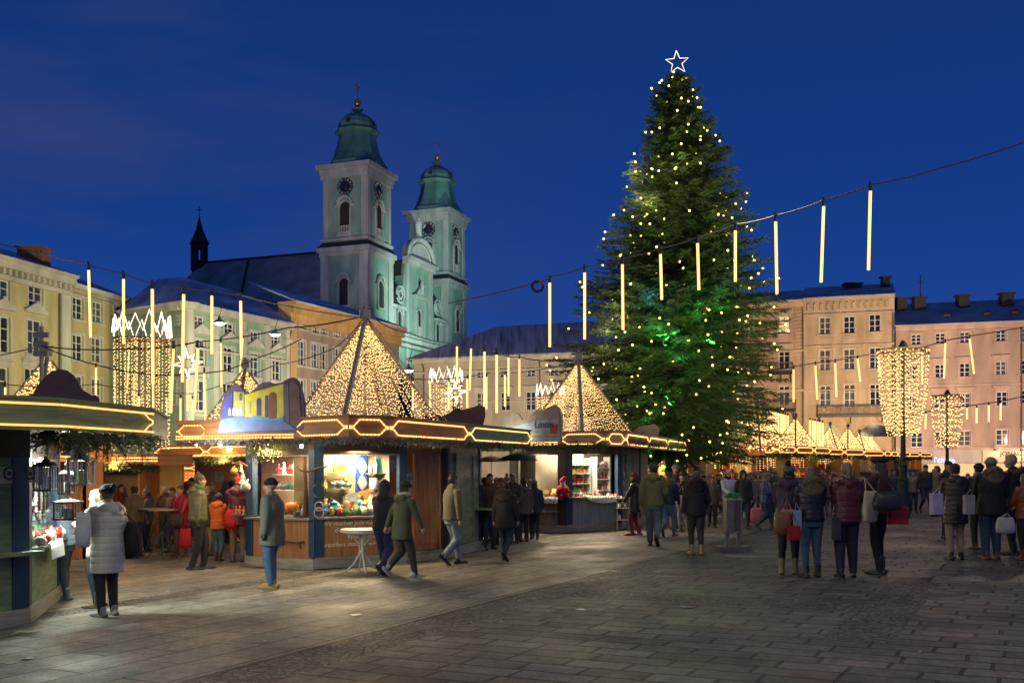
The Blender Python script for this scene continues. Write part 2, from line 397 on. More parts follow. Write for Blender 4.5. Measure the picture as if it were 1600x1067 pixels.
PANES = [mat('curtained_glass', (.10, .095, .09), .15, .6, 1.5, spec=.6), mat('bluish_glass', (.03, .045, .09), .05, .5, 1.0, spec=.9), DARKGLASS]  # bluish variant has reflections put into its colour
class Fac:
    def __init__(s, P0, P1):
        s.P0 = Vector((P0[0], P0[1])); d = Vector((P1[0], P1[1])) - s.P0; s.L = d.length; s.u = d / s.L
        s.n = Vector((s.u.y, -s.u.x))
        if s.n.dot(-s.P0) < 0: s.n = -s.n
    def uz(s, px, py):
        a = (px - 800) / F
        t = (a * s.P0.y - s.P0.x) / (s.u.x - a * s.u.y); D = s.P0.y + s.u.y * t
        return t, CAMZ - (py - HOR) / F * D
    def p(s, t, z, o=0.0): return Vector((s.P0.x + s.u.x * t + s.n.x * o, s.P0.y + s.u.y * t + s.n.y * o, z))
    def blk(s, mb, t0, t1, z0, z1, o0, o1, mi=0):
        """block on the facade from t0..t1, z0..z1, standing o0..o1 proud"""
        c = s.p((t0 + t1) / 2, (z0 + z1) / 2, (o0 + o1) / 2)
        mb.obox(c, Vector((s.u.x, s.u.y, 0)) * (t1 - t0) / 2, Vector((s.n.x, s.n.y, 0)) * (o1 - o0) / 2, (0, 0, (z1 - z0) / 2), mi)
    def poly(s, mb, pts, o, th, mi=0): mb.slab([s.p(t, z, o) for t, z in pts], (s.n.x, s.n.y, 0), th, mi)
    def wall(s, mb, t0, t1, z0, z1, holes, rec=.22, mi=0, o=0.0):
        us = sorted(set([t0, t1] + [h[i] for h in holes for i in (0, 1)])); zs = sorted(set([z0, z1] + [h[i] for h in holes for i in (2, 3)]))
        us = [q for q in us if t0 <= q <= t1]; zs = [q for q in zs if z0 <= q <= z1]
        for i in range(len(us) - 1):
            for j in range(len(zs) - 1):
                cu, cz = (us[i] + us[i + 1]) / 2, (zs[j] + zs[j + 1]) / 2
                if any(h[0] < cu < h[1] and h[2] < cz < h[3] for h in holes): continue
                mb.add([s.p(us[i], zs[j], o), s.p(us[i + 1], zs[j], o), s.p(us[i + 1], zs[j + 1], o), s.p(us[i], zs[j + 1], o)], [(0, 1, 2, 3)], mi)
        for a, b, c, d in holes:
            q = [(a, c), (b, c), (b, d), (a, d)]
            for k in range(4):
                (x0, y0), (x1, y1) = q[k], q[(k + 1) % 4]
                mb.add([s.p(x0, y0, o), s.p(x1, y1, o), s.p(x1, y1, o - rec), s.p(x0, y0, o - rec)], [(0, 1, 2, 3)], mi)

def window(fc, root, t, z, wd, ht, sur=STONE, style='plain', frame=WHITEP, pane=DARKGLASS, rec=.22, bars=(1, 2), o=0.0, fw=.085):
    a, b, c, d = t - wd / 2, t + wd / 2, z - ht / 2, z + ht / 2; k = o - rec
    mb = MB()
    fc.blk(mb, a, a + fw, c, d, k + .02, k + .09); fc.blk(mb, b - fw, b, c, d, k + .02, k + .09)
    fc.blk(mb, a + fw, b - fw, c, c + fw, k + .02, k + .09); fc.blk(mb, a + fw, b - fw, d - fw, d, k + .02, k + .09)
    for i in range(bars[0]):
        u = a + wd * (i + 1) / (bars[0] + 1); fc.blk(mb, u - fw * .6, u + fw * .6, c + fw, d - fw, k + .025, k + .085)
    for i in range(bars[1]):
        v = c + ht * (i + 1) / (bars[1] + 1); fc.blk(mb, a + fw, b - fw, v - fw * .35, v + fw * .35, k + .03, k + .075)
    w = mb.build('window', frame, root)
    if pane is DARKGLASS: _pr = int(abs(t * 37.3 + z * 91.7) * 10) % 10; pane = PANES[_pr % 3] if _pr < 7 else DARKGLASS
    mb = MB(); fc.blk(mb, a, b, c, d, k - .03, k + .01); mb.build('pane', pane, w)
    if style == 'none': return w
    mb = MB(); s = .16
    fc.blk(mb, a - s, a, c, d + s, o + .003, o + .07); fc.blk(mb, b, b + s, c, d + s, o + .003, o + .07); fc.blk(mb, a, b, d, d + s, o + .003, o + .07)
    fc.blk(mb, a - s * 1.5, b + s * 1.5, c - .14, c, o + .003, o + .16)
    if style == 'ped':
        fc.blk(mb, a - .35, b + .35, d + s + .30, d + s + .48, o + .003, o + .32)
        fc.poly(mb, [(a - .42, d + s + .48), (b + .42, d + s + .48), ((a + b) / 2, d + s + 1.15)], o + .30, .297)
        fc.blk(mb, a - .25, b + .25, c - .9, c - .14, o + .003, o + .10)
    if style == 'hood':
        fc.blk(mb, a - .35, b + .35, d + s + .28, d + s + .44, o + .003, o + .28)
        fc.blk(mb, a - .22, b + .22, d + s, d + s + .28, o + .003, o + .09)
    if style == 'panel':
        fc.blk(mb, a - .1, b + .1, c - .95, c - .30, o + .003, o + .06); fc.blk(mb, a + .15, b - .15, c - .80, c - .45, o + .061, o + .10)
    mb.build('surround', sur, w)
    return w

def block(root, fc, t0, t1, zb, zt, depth, wallm, wins, ledges=(), trim=STONE, name='wall'):
    """solid house body behind fc with window openings; wins: (t, z, w, h, style, pane)"""
    mb = MB(); holes = [(q[0] - q[2] / 2, q[0] + q[2] / 2, q[1] - q[3] / 2, q[1] + q[3] / 2) for q in wins]
    fc.wall(mb, t0, t1, zb, zt, holes)
    A, B, Cc, Dd = fc.p(t0, zb), fc.p(t1, zb), fc.p(t1, zb, -depth), fc.p(t0, zb, -depth)
    up = Vector((0, 0, zt - zb))
    for p, q in ((B, Cc), (Cc, Dd), (Dd, A)): mb.add([p, q, q + up, p + up], [(0, 1, 2, 3)])
    mb.add([A + up, B + up, Cc + up, Dd + up], [(0, 1, 2, 3)])
    wl = mb.build(name, wallm, root)
    for q in wins: window(fc, root, q[0], q[1], q[2], q[3], trim, q[4] if len(q) > 4 else 'plain', pane=(q[5] if len(q) > 5 and q[5] else DARKGLASS), bars=(q[6] if len(q) > 6 else (1, 2)))
    if ledges:
        for z, h, pr in ledges:
            mb = MB(); fc.blk(mb, t0 - .02, t1 + .02, z, z + h, .003, pr); mb.build('cornice', trim, root)
    return wl
def wpx(fc, px, py, w, h, style='plain', pane=None, bars=(1, 2)):
    t, z = fc.uz(px, py); return (t, z, w, h, style, pane, bars)

def chimney(root, p, w, d, h, m=BRICK):
    mb = MB(); x, y, z = p; mb.box((x, y, z + h / 2 - .5), (w, d, h + 1)); mb.box((x, y, z + h + .08), (w + .3, d + .3, .16)); mb.build('chimney', m, root)

# ---- yellow houses, left
f1 = Fac((-39.6, 59.5), (-34.8, 78.1))
h1 = empty('town_house', f1.p(f1.L, -.6), 'yellow green house with striped plaster and pedimented windows at the left edge', 'house', 'town houses round the square')
ws = [wpx(f1, 55.5, 464, 1.55, 1.75), wpx(f1, 2, 456, 1.55, 1.75), wpx(f1, 54, 527, 1.55, 2.6, 'ped'), wpx(f1, 3, 522, 1.55, 2.6, 'ped'), wpx(f1, 50, 607, 1.6, 3.0, 'hood'), wpx(f1, 0, 606, 1.6, 3.0, 'hood')]
block(h1, f1, 0, f1.L, -1, 16.0, 10, YEL, ws, [(15.2, .35, .35), (16.0, .5, .75), (16.5, .25, .95)])
mb = MB()
for k in range(34):
    t = k * .58 + .1
    if t < f1.L - .2: f1.blk(mb, t, t + .22, 15.56, 15.98, .003, .6)
mb.build('dentils', STONE, h1)
mb = MB()
for k in range(26):
    z = 1 + k * .56
    if any(abs(z - q[1]) < q[3] / 2 + .3 for q in ws): continue
    f1.blk(mb, 0, f1.L - .05, z, z + .045, .003, .035)
mb.build('plaster_grooves', YEL2, h1)
mb = MB(); f1.blk(mb, f1.L - .9, f1.L + .1, -1, 15.9, .004, .16); mb.build('pilaster', stucco('cream_pilaster', (.55, .56, .45)), h1)
mb = MB(); mb.slab([f1.p(-.5, 16.76, .95), f1.p(f1.L + .1, 16.76, .95), f1.p(f1.L + .1, 18.9, -5), f1.p(-.5, 18.9, -5)], (0, 0, 1), .12); mb.build('roof', SNOWR, h1)
q = at(53, 412, 76); chimney(h1, Vector((q.x, q.y, 17.4)), 1.9, 1.4, .95)

f2 = Fac((-34.78, 78.3), (-33.1, 87.2))
h2 = empty('town_house', f2.p(f2.L, -.6), 'plain ochre yellow house with white casement windows, second from the left edge', 'house', 'town houses round the square')
ws = [wpx(f2, 121.5, 482, 1.45, 1.75), wpx(f2, 152, 488, 1.45, 1.75), wpx(f2, 184, 493, 1.2, 1.75), wpx(f2, 121.5, 543, 1.45, 2.05), wpx(f2, 151, 547, 1.45, 2.05), wpx(f2, 184, 553, 1.2, 2.05),
      wpx(f2, 121.5, 607, 1.45, 2.05), wpx(f2, 151, 611, 1.45, 2.05), wpx(f2, 184, 614, 1.2, 2.05)]
block(h2, f2, 0, f2.L, -1, 15.9, 9, YEL2, ws, [(15.9, .3, .45), (15.4, .12, .2)])
mb = MB(); mb.slab([f2.p(0, 16.25, .6), f2.p(f2.L + .3, 16.25, .6), f2.p(f2.L + .3, 18.2, -4.5), f2.p(0, 18.2, -4.5)], (0, 0, 1), .12); mb.build('roof', SNOWR, h2)

# ---- sage green corner house
f3 = Fac((-26.0, 79.6), (-20.45, 91.7)); f3b = Fac((-33.0, 84.4), (-26.0, 79.6))
h3 = empty('corner_house', (-26, 79.6, -.5), 'sage green corner house with white trim behind the star light', 'house', 'town houses round the square')
ws = [wpx(f3, 311, 505, 1.25, 1.15, 'none'), wpx(f3, 358, 517, 1.25, 1.3), wpx(f3, 398, 529, 1.2, 1.25), wpx(f3, 430, 534, 1.2, 1.25), wpx(f3, 313, 551, 1.3, 2.1, 'ped'), wpx(f3, 357, 562, 1.3, 2.1, 'ped'),
      wpx(f3, 398, 570.5, 1.25, 2.1, 'ped'), wpx(f3, 432, 576, 1.25, 2.1, 'ped'), wpx(f3, 312, 618, 1.3, 2.5), wpx(f3, 356, 622, 1.3, 2.5), wpx(f3, 398, 628, 1.3, 2.5), wpx(f3, 432, 631, 1.3, 2.5)]
block(h3, f3, .4, f3.L, -1, 14.4, 9, GRN, ws, [(14.4, .55, .5), (11.3, .2, .2), (5.9, .22, .2)])
ws = [wpx(f3b, 278, 502, 1.1, 1.0, 'none'), wpx(f3b, 244, 505, 1.1, 1.0, 'none'), wpx(f3b, 222, 508, 1.0, 1.0, 'none'), wpx(f3b, 274, 551, 1.2, 2.0), wpx(f3b, 246, 553, 1.2, 2.0), wpx(f3b, 274, 612, 1.2, 2.0)]
block(h3, f3b, 0, f3b.L - .6, -1, 14.4, 4, GRN, ws, [(14.4, .55, .5)], name='side_wall')
mb = MB(); mb.lathe((-25.95, 79.95, 0), [(.45, -1), (.45, 14.4), (.75, 14.45), (.9, 14.95)], 20); mb.build('corner_turret', STONE, h3, smooth=False)
mb = MB()
for px in (336, 380, 416, 449):
    t, z = f3.uz(px, 560); f3.blk(mb, t - .3, t + .3, 5.9, 14.35, .004, .16); f3.blk(mb, t - .42, t + .42, 13.2, 13.5, .004, .24)
mb.build('pilaster', STONE, h3)
mb = MB()
mb.slab([(-26.0, 78.6, 14.98), (-19.9, 91.6, 14.98), (-25, 95, 18.2), (-28.5, 86, 18.2)], (0, 0, 1), .15)
mb.slab([(-26.02, 78.6, 14.98), (-28.52, 86, 18.2), (-31, 87, 18.2), (-33.4, 84.0, 14.98)], (0, 0, 1), .15)
mb.build('roof', SNOWR, h3)
t = 0

# ---- brown house with the orange cornice
f4 = Fac((-20.8, 92.6), (-12.6, 110.9))
h4 = empty('town_house', (-20.8, 92.6, -.4), 'brown grey house under a heavy orange cornice, left of the church towers', 'house', 'town houses round the square')
ws = [wpx(f4, 493, 511, 1.05, 1.2), wpx(f4, 506, 513.5, 1.05, 1.2), wpx(f4, 546, 521.5, 1.05, 1.25), wpx(f4, 474, 505, 1.05, 1.2, 'plain', BRN), wpx(f4, 526, 518, 1.05, 1.2, 'plain', BRN), wpx(f4, 560, 525, 1.05, 1.2),
      wpx(f4, 471, 551.5, 1.15, 2.35), wpx(f4, 491.5, 555.5, 1.15, 2.35), wpx(f4, 505, 558, 1.15, 2.35), wpx(f4, 525.5, 562, 1.15, 2.35), wpx(f4, 546, 566, 1.15, 2.35), wpx(f4, 471, 612, 1.15, 2.3), wpx(f4, 491, 614, 1.15, 2.3), wpx(f4, 640, 600, 1.15, 2.3)]
block(h4, f4, 0, f4.L, -1, 15.3, 9, BRN, ws, [(11.2, .18, .15), (7.2, .18, .15)])
mb = MB(); f4.blk(mb, -.1, f4.L, 15.3, 16.1, -1, .35); f4.blk(mb, -.2, f4.L, 16.1, 16.8, -1, .75); f4.blk(mb, -.3, f4.L, 16.8, 17.15, -1, 1.05); f4.blk(mb, -.15, 1.0, -1, 15.3, .004, .2)
mb.build('cornice', ORC, h4)
mb = MB(); mb.slab([f4.p(-.3, 17.18, 1.1), f4.p(f4.L, 17.18, 1.1), f4.p(f4.L, 19.8, -6), f4.p(1.5, 19.8, -6)], (0, 0, 1), .15); mb.build('roof', SNOWR, h4)

# ---- beige house in the middle
f5 = Fac((-10.7, 109.0), (21.5, 97.2))
h5 = empty('town_house', (0, 105, 0), 'long beige house with frosted blue hipped roof behind the middle huts', 'house', 'town houses round the square')
ws = []
for px in (712, 750.5, 787, 829.5, 865.5, 905, 948, 990): ws.append(wpx(f5, px, 583.5 - (px - 750) * .033, .95, .95))
for px in (712, 751.5, 789.5, 829, 866, 905, 948, 990, 1034, 1080): ws.append(wpx(f5, px, 627 - (px - 790) * .02, 1.1, 1.95, 'hood'))
for px in (751.5, 789.5, 829, 866, 905, 1034): ws.append(wpx(f5, px, 681, 1.2, 1.9))
block(h5, f5, 0, f5.L, -1, 13.0, 12, BEI, ws, [(13.0, .5, .5), (11.9, .2, .2), (8.6, .12, .1), (5.0, .2, .2)])
mb = MB()
mb.slab([f5.p(-.7, 13.55, .8), f5.p(f5.L, 13.55, .8), f5.p(f5.L, 17.6, -6), f5.p(7.5, 17.6, -6)], (0, 0, 1), .15)
mb.slab([f5.p(-.72, 13.55, .8), f5.p(7.48, 17.6, -6), f5.p(-.72, 13.55, -12)], (0, 0, 1), .15)
mb.build('roof', mat('tin_roof', (.12, .12, .14), .6, .3, .6, bump=.3, bscale=3, col2=(.60, .60, .62), stretch=(3.5, .3, .3)), h5)

# ---- right side: two sandy houses and the pink one
f6 = Fac((22.6, 111.0), (31.35, 107.1))
h6 = empty('town_house', (27, 109, .3), 'tall sandy stone house with balconies, half behind the Christmas tree', 'house', 'town houses round the square')
ws = [wpx(f6, 1225, 507.5, 1.15, 1.9, 'hood', LITW), wpx(f6, 1225, 561, 1.15, 2.1, 'hood'), wpx(f6, 1225, 618, 1.15, 2.1, 'plain'), wpx(f6, 1178, 511, 1.15, 1.9, 'hood'), wpx(f6, 1178, 564, 1.15, 2.1, 'hood'), wpx(f6, 1186, 620, 1.15, 2.1, 'plain'), wpx(f6, 1140, 621, 1.15, 2.1, 'plain')]
block(h6, f6, 0, f6.L, -1, 19.0, 10, SAND2, ws, [(19.0, .4, .5), (19.4, .3, .8), (14.2, .2, .2), (9.9, .25, .25), (5.6, .3, .3)], STONE2)
mb = MB()
for k in range(18):
    z = 5.9 + k * .23 * 1.0
    if z < 9.8: f6.blk(mb, 0, f6.L, z, z + .05, .003, .045)
for k in range(34):
    f6.blk(mb, f6.L - .9, f6.L - .15, 6.0 + k * .39, 6.22 + k * .39, .003, .09)
mb.build('rustication', SAND2, h6)
mb = MB(); mb.slab([f6.p(-.3, 19.72, .85), f6.p(f6.L + .1, 19.72, .85), f6.p(f6.L + .1, 21.6, -4.5), f6.p(-.3, 21.6, -4.5)], (0, 0, 1), .15); mb.build('roof', SNOWR2, h6)
def balcony(root, fc, px0, px1, py, proj=.9):
    t0, z = fc.uz(px0, py); t1, _ = fc.uz(px1, py); z0 = z
    mb = MB(); fc.blk(mb, t0, t1, z0 - .22, z0, .01, proj); 
    n = max(2, int((t1 - t0) / 2.4))
    for k in range(n + 1):
        u = t0 + .2 + (t1 - t0 - .4) * k / n
        mb.bar(fc.p(u, z0 - .24, proj - .1), fc.p(u, z0 - 1.0, .05), .09, .14)
    b = mb.build('balcony', IRON, root)
    mb = MB()
    for zz in (.06, .86, 1.0): mb.bar(fc.p(t0, z0 + zz, proj - .04), fc.p(t1, z0 + zz, proj - .04), .05, .05)
    k = 0; t = t0
    while t <= t1 + .01:
        mb.bar(fc.p(t, z0, proj - .04), fc.p(t, z0 + 1.0, proj - .04), .025, .025); t += .13
    for tt in (t0, t1):
        for zz in (.06, 1.0): mb.bar(fc.p(tt, z0 + zz, .02), fc.p(tt, z0 + zz, proj), .05, .05)
        for q in range(1, 6): mb.bar(fc.p(tt, z0, proj * q / 6), fc.p(tt, z0 + 1, proj * q / 6), .025, .025)
    for c in range(int((t1 - t0) / 1.4)):
        tc = t0 + .7 + 1.4 * c
        pts = [fc.p(tc + .3 * math.cos(a * .5236), z0 + .48 + .3 * math.sin(a * .5236), proj + .01) for a in range(13)]; mb.tube(pts, .02, 4)
    mb.build('railing', IRON, b)
balcony(h6, f6, 1196, 1244, 641)
balcony(h6, f6, 1203, 1239, 583, .5)

f7 = Fac((31.4, 107.2), (40.05, 104.3))
h7 = empty('town_house', (36, 105.7, .5), 'cream sandstone house with long iron balcony and three window columns', 'house', 'town houses round the square')
ws = [wpx(f7, px, py, 1.15, h, st) for px, py, h, st in ((1289, 509, 1.85, 'panel'), (1327, 507.5, 1.85, 'panel'), (1367, 504.5, 1.85, 'panel'), (1289, 562.5, 2.2, 'panel'), (1327, 561, 2.2, 'panel'), (1367.5, 559, 2.2, 'panel'), (1289.5, 619, 2.3, 'plain'), (1327.5, 618.5, 2.5, 'plain'), (1368, 617, 2.3, 'plain'))]
block(h7, f7, .02, f7.L, -1, 17.9, 11, SAND, ws, [(14.6, .18, .2), (17.9, .25, .3), (18.15, 1.3, .12), (19.45, .35, .7), (9.9, .15, .15), (6.25, .2, .2), (13.3, .1, .08)], STONE2)
mb = MB()
for k in range(13): f7.blk(mb, .4 + k * .66, .62 + k * .66, 18.5, 19.2, .13, .45)
mb.build('corbels', STONE2, h7)
mb = MB()
for k in range(4):
    t = [.25, 3.15, 5.75, 8.3][k]; f7.blk(mb, t - .16, t + .16, 6.5, 14.5, .003, .07)
mb.build('pilaster', STONE2, h7)
mb = MB(); mb.slab([f7.p(-.1, 19.84, .75), f7.p(f7.L + .1, 19.84, .75), f7.p(f7.L + .1, 21.9, -5), f7.p(-.1, 21.9, -5)], (0, 0, 1), .15); mb.build('roof', SNOWR2, h7)
balcony(h7, f7, 1278, 1381, 649)
chimney(h7, f7.p(f7.uz(1332, 450)[0], 20.7, -3.5), 1.7, 1.0, 1.0, SLATE); chimney(h7, f7.p(f7.uz(1385, 450)[0], 20.6, -3.2), .8, .7, 1.6, SLATE)
# arched passage
t, z = f7.uz(1368, 682); mb = MB()
ring = [(t + 1.75 * math.cos(R(a)), z + 1.25 * math.sin(R(a))) for a in range(0, 181, 12)]
f7.poly(mb, ring, .03, .02); ar = mb.build('arch_window', DARKGLASS, h7)
mb = MB(); mb.tube([f7.p(t + 1.9 * math.cos(R(a)), z + 1.4 * math.sin(R(a)), .05) for a in range(0, 181, 12)], .14, 6); mb.build('arch_trim', STONE2, ar)
t, z = f7.uz(1289, 682); mb = MB(); f7.poly(mb, [(t + 1.6 * math.cos(R(a)), z + 1.4 * math.sin(R(a))) for a in range(0, 181, 12)], .04, .03); mb.build('arch_window', emis('lit_arch', (.9, .72, .28), .55), h7)

f8 = Fac((40.1, 104.1), (62, 97.3))
h8 = empty('town_house', (50, 101, .7), 'long pink house with snowy blue roof at the right edge', 'house', 'town houses round the square')
ws = []
for px in (1431.5, 1469, 1507.5, 1564): ws.append(wpx(f8, px, 530.5 - (px - 1431) * .045, .95, 1.15))
for px in (1425, 1469, 1507.5, 1564): ws.append(wpx(f8, px, 579.5 - (px - 1469) * .05, 1.0, 1.4, 'hood'))
for px in (1425, 1468, 1508, 1565.5): ws.append(wpx(f8, px, 625.5 - (px - 1508) * .04, 1.05, 1.5, 'hood'))
for px in (1432.5, 1470, 1507, 1566): ws.append(wpx(f8, px, 687 - (px - 1432) * .03, 1.15, 1.6))
for px, k in ((1603, 0), (1640, 0)):
    for py in (523, 573, 620, 683): ws.append(wpx(f8, px, py, 1.05, 1.4))
block(h8, f8, .05, f8.L, 3.75, 15.9, 12, PINK, ws, [(15.9, .35, .4), (16.25, .2, .6), (10.1, .18, .15), (3.6, .2, .3)], PINKT)
mb = MB(); f8.blk(mb, .05, f8.L, -1, 3.6, -3, 0); mb.build('ground_floor', SHOPW, h8)
mb = MB(); mb.slab([f8.p(-.1, 16.5, .7), f8.p(f8.L, 16.5, .7), f8.p(f8.L, 19.6, -5.5), f8.p(-.1, 19.6, -5.5)], (0, 0, 1), .15); mb.build('roof', SNOWR2, h8)
for px, w_ in ((1412, 1.0), (1441, 1.2), (1512, 1.1), (1583, 1.2)):
    tt, _ = f8.uz(px, 470); q = f8.p(tt, 18.4, -4.0); chimney(h8, q, w_, 1.0, 1.5, SLATE)
tt, _ = f8.uz(1444, 450); mb = MB(); q = f8.p(tt, 19, -4); mb.tube([q, q + Vector((0, 0, 3.4))], .06); mb.bar(q + Vector((-.5, 0, 2.6)), q + Vector((.3, 0, 2.7)), .05, .05); mb.build('antenna', IRON, h8)
for px in (1482, 1545, 1590):
    tt, z = f8.uz(px, 492); mb = MB(); q = f8.p(tt, 17.6, -1.3); mb.ball(q, (.55, .5, .35), 10, 6); mb.build('roof_vent', SLATE, h8)
# shop band, neon, lit shop
mb = MB(); t0, _ = f8.uz(1399, 715); t1, _ = f8.uz(1532, 715); f8.blk(mb, t0, t1, 2.2, 3.4, .01, .14); mb.build('shop_fascia', SHOPW, h8)
mb = MB(); t0, _ = f8.uz(1535, 715); t1, _ = f8.uz(1606, 715); f8.blk(mb, t0, t1, 2.3, 3.45, .01, .16); mb.build('shop_fascia', stucco('cream_fascia', (.62, .52, .36)), h8)
mb = MB(); t0, _ = f8.uz(1449, 740); t1, _ = f8.uz(1606, 740); f8.blk(mb, t0, t1, .2, 2.1, .02, .06); mb.build('shop_window', emis('shop_glow', (1.0, .66, .30), .75), h8)

for hh_, ff_, tt_, zz_ in ((h1, f1, f1.L - 1.15, 15.9), (h2, f2, f2.L - .25, 15.8), (h3, f3, f3.L - .2, 14.3), (h5, f5, 1.2, 12.9), (h5, f5, 14.5, 12.9), (h6, f6, f6.L - .05, 18.9), (h7, f7, f7.L - .12, 18.0), (h8, f8, 11.9, 15.8)):
    mb = MB(); mb.tube([ff_.p(tt_, -.5, .12), ff_.p(tt_, zz_ - .5, .12), ff_.p(tt_, zz_, .35)], .075, 6); mb.build('downpipe', mat('dull_zinc', (.10, .095, .09), .5, .2), hh_)
def text_mesh(name, txt, size, mtl, parent, origin, ux, uz, ext=.01, align='LEFT', shear=0.0):
    """writing as real letters: origin at the baseline start, ux along, uz up"""
    cu = bpy.data.curves.new(name, 'FONT'); cu.body = txt; cu.size = size; cu.extrude = ext; cu.align_x = align; cu.shear = shear
    cu.resolution_u = 3
    tmp = bpy.data.objects.new(name, cu); COL.objects.link(tmp)
    dg = bpy.context.evaluated_depsgraph_get(); me = bpy.data.meshes.new_from_object(tmp.evaluated_get(dg))
    bpy.data.objects.remove(tmp); bpy.data.curves.remove(cu)
    ux = Vector(ux).normalized(); uz = Vector(uz).normalized(); n = ux.cross(uz); o0 = org(parent)
    M = Matrix((( ux.x, uz.x, n.x, origin[0] - o0.x), (ux.y, uz.y, n.y, origin[1] - o0.y), (ux.z, uz.z, n.z, origin[2] - o0.z), (0, 0, 0, 1)))
    me.transform(M); me.materials.clear(); me.materials.append(mtl); me.name = name
    o = bpy.data.objects.new(name, me); COL.objects.link(o)
    if parent is not None: o.parent = parent; PAR[o] = parent
    return o
t0, z = f8.uz(1456, 723); text_mesh('neon_sign', 'Tchibo', .78, emis('neon_white', (.55, .60, 1.0), 1.8), h8, f8.p(t0, z, .25), (f8.u.x, f8.u.y, 0), (0, 0, 1), .04)
t0, z = f8.uz(1562, 712); text_mesh('shop_lettering', 'JONAK', .62, IRON, h8, f8.p(t0, z, .2), (f8.u.x, f8.u.y, 0), (0, 0, 1), .02)
for px in (1553, 1594):
    tt, z = f8.uz(px, 703); q = f8.p(tt, z, .8); mb = MB(); mb.bar(f8.p(tt, z + .15, 0), q, .05, .05); mb.box(q, (.22, .22, .14)); mb.build('sign_lamp', IRON, h8)
    lamp('sign_lamp_light', 'POINT', q - Vector((0, .3, .25)), 55, WARM, .1)

# ================================================================ CHURCH
CU = Vector((.356, .934)); CV = Vector((-.934, .356)); C1 = Vector((-18.9, 130.0)); C2 = C1 + CU * 25.3
church = empty('twin_towered_church', (C1.x, C1.y, 0), 'mint green baroque church with twin copper domed clock towers', 'church')
def arch_win(fc, root, t, zc, wd, ht, o=0.0, hood=True, bal=False):
    mb = MB(); zt = zc + ht / 2 - wd / 2; zb = zc - ht / 2; N_ = 10
    ring = [(t + wd / 2, zb)] + [(t + wd / 2 * math.cos(R(180 * k / N_)), zt + wd / 2 * math.sin(R(180 * k / N_))) for k in range(N_ + 1)] + [(t - wd / 2, zb)]
    fc.poly(mb, ring, o + .05, .04); w = mb.build('arched_window', DARKIN, root)
    mb = MB(); s = wd * .18
    mb.tube([fc.p(t + (wd / 2 + s / 2) * math.cos(R(180 * k / N_)), zt + (wd / 2 + s / 2) * math.sin(R(180 * k / N_)), o + .1) for k in range(N_ + 1)], s * .6, 5)
    fc.blk(mb, t - wd / 2 - s, t - wd / 2, zb, zt, o + .01, o + .25); fc.blk(mb, t + wd / 2, t + wd / 2 + s, zb, zt, o + .01, o + .25)
    fc.blk(mb, t - wd / 2 - s * 1.6, t + wd / 2 + s * 1.6, zb - .3, zb, o + .01, o + .35)
    if hood:
        r = wd * .95
        mb.tube([fc.p(t - r, zt + .15, o + .25), fc.p(t - r * .75, zt + .2, o + .25)] + [fc.p(t + r * .72 * math.cos(R(180 - 180 * k / 8)), zt + .35 + r * .75 * math.sin(R(180 * k / 8)), o + .25) for k in range(9)] + [fc.p(t + r * .75, zt + .2, o + .25), fc.p(t + r, zt + .15, o + .25)], .2, 5)
    mb.build('surround', CHST, w)
    if bal:
        mb = MB()
        for k in range(6):
            u = t - wd / 2 + wd * (k + .5) / 6
            mb.lathe(fc.p(u, zb, o + .3), [(.06, 0), (.12, .25), (.05, .6), (.09, 1.0)], 6)
        fc.blk(mb, t - wd / 2 - .1, t + wd / 2 + .1, zb + 1.0, zb + 1.15, o + .2, o + .42)
        mb.build('balustrade', CHST, w)
def clock(fc, root, t, z, r, o=.05):
    mb = MB(); fc.poly(mb, [(t + r * math.cos(R(a)), z + r * math.sin(R(a))) for a in range(0, 360, 12)], o + .06, .05); c = mb.build('clock', mat('clock_blue_black', (.012, .014, .03), .5), root)
    mb = MB()
    for k in range(12):
        a = R(30 * k); d = Vector((math.cos(a), math.sin(a)))
        for s_ in ((-.07, 0, .07) if k % 3 else (-.1, .1)):
            e = Vector((-d.y, d.x)) * s_ * r
            p = d * r * .66 + e; q = d * r * .92 + e * 1.3
            mb.bar(fc.p(t + p.x, z + p.y, o + .08), fc.p(t + q.x, z + q.y, o + .08), .045 * r, .03)
    mb.build('numerals', mat('clock_white', (.6, .6, .55), .5), c)
    for nm, a, l, wd in (('hour_hand', 320, .5, .10), ('minute_hand', 300, .75, .06)):
        mb = MB(); d = Vector((math.cos(R(a)), math.sin(R(a))))
        mb.bar(fc.p(t - d.x * r * .1, z - d.y * r * .1, o + .11), fc.p(t + d.x * l * r, z + d.y * l * r, o + .11), wd * r, .03); mb.build(nm, GILT, c)
TW = 6.9
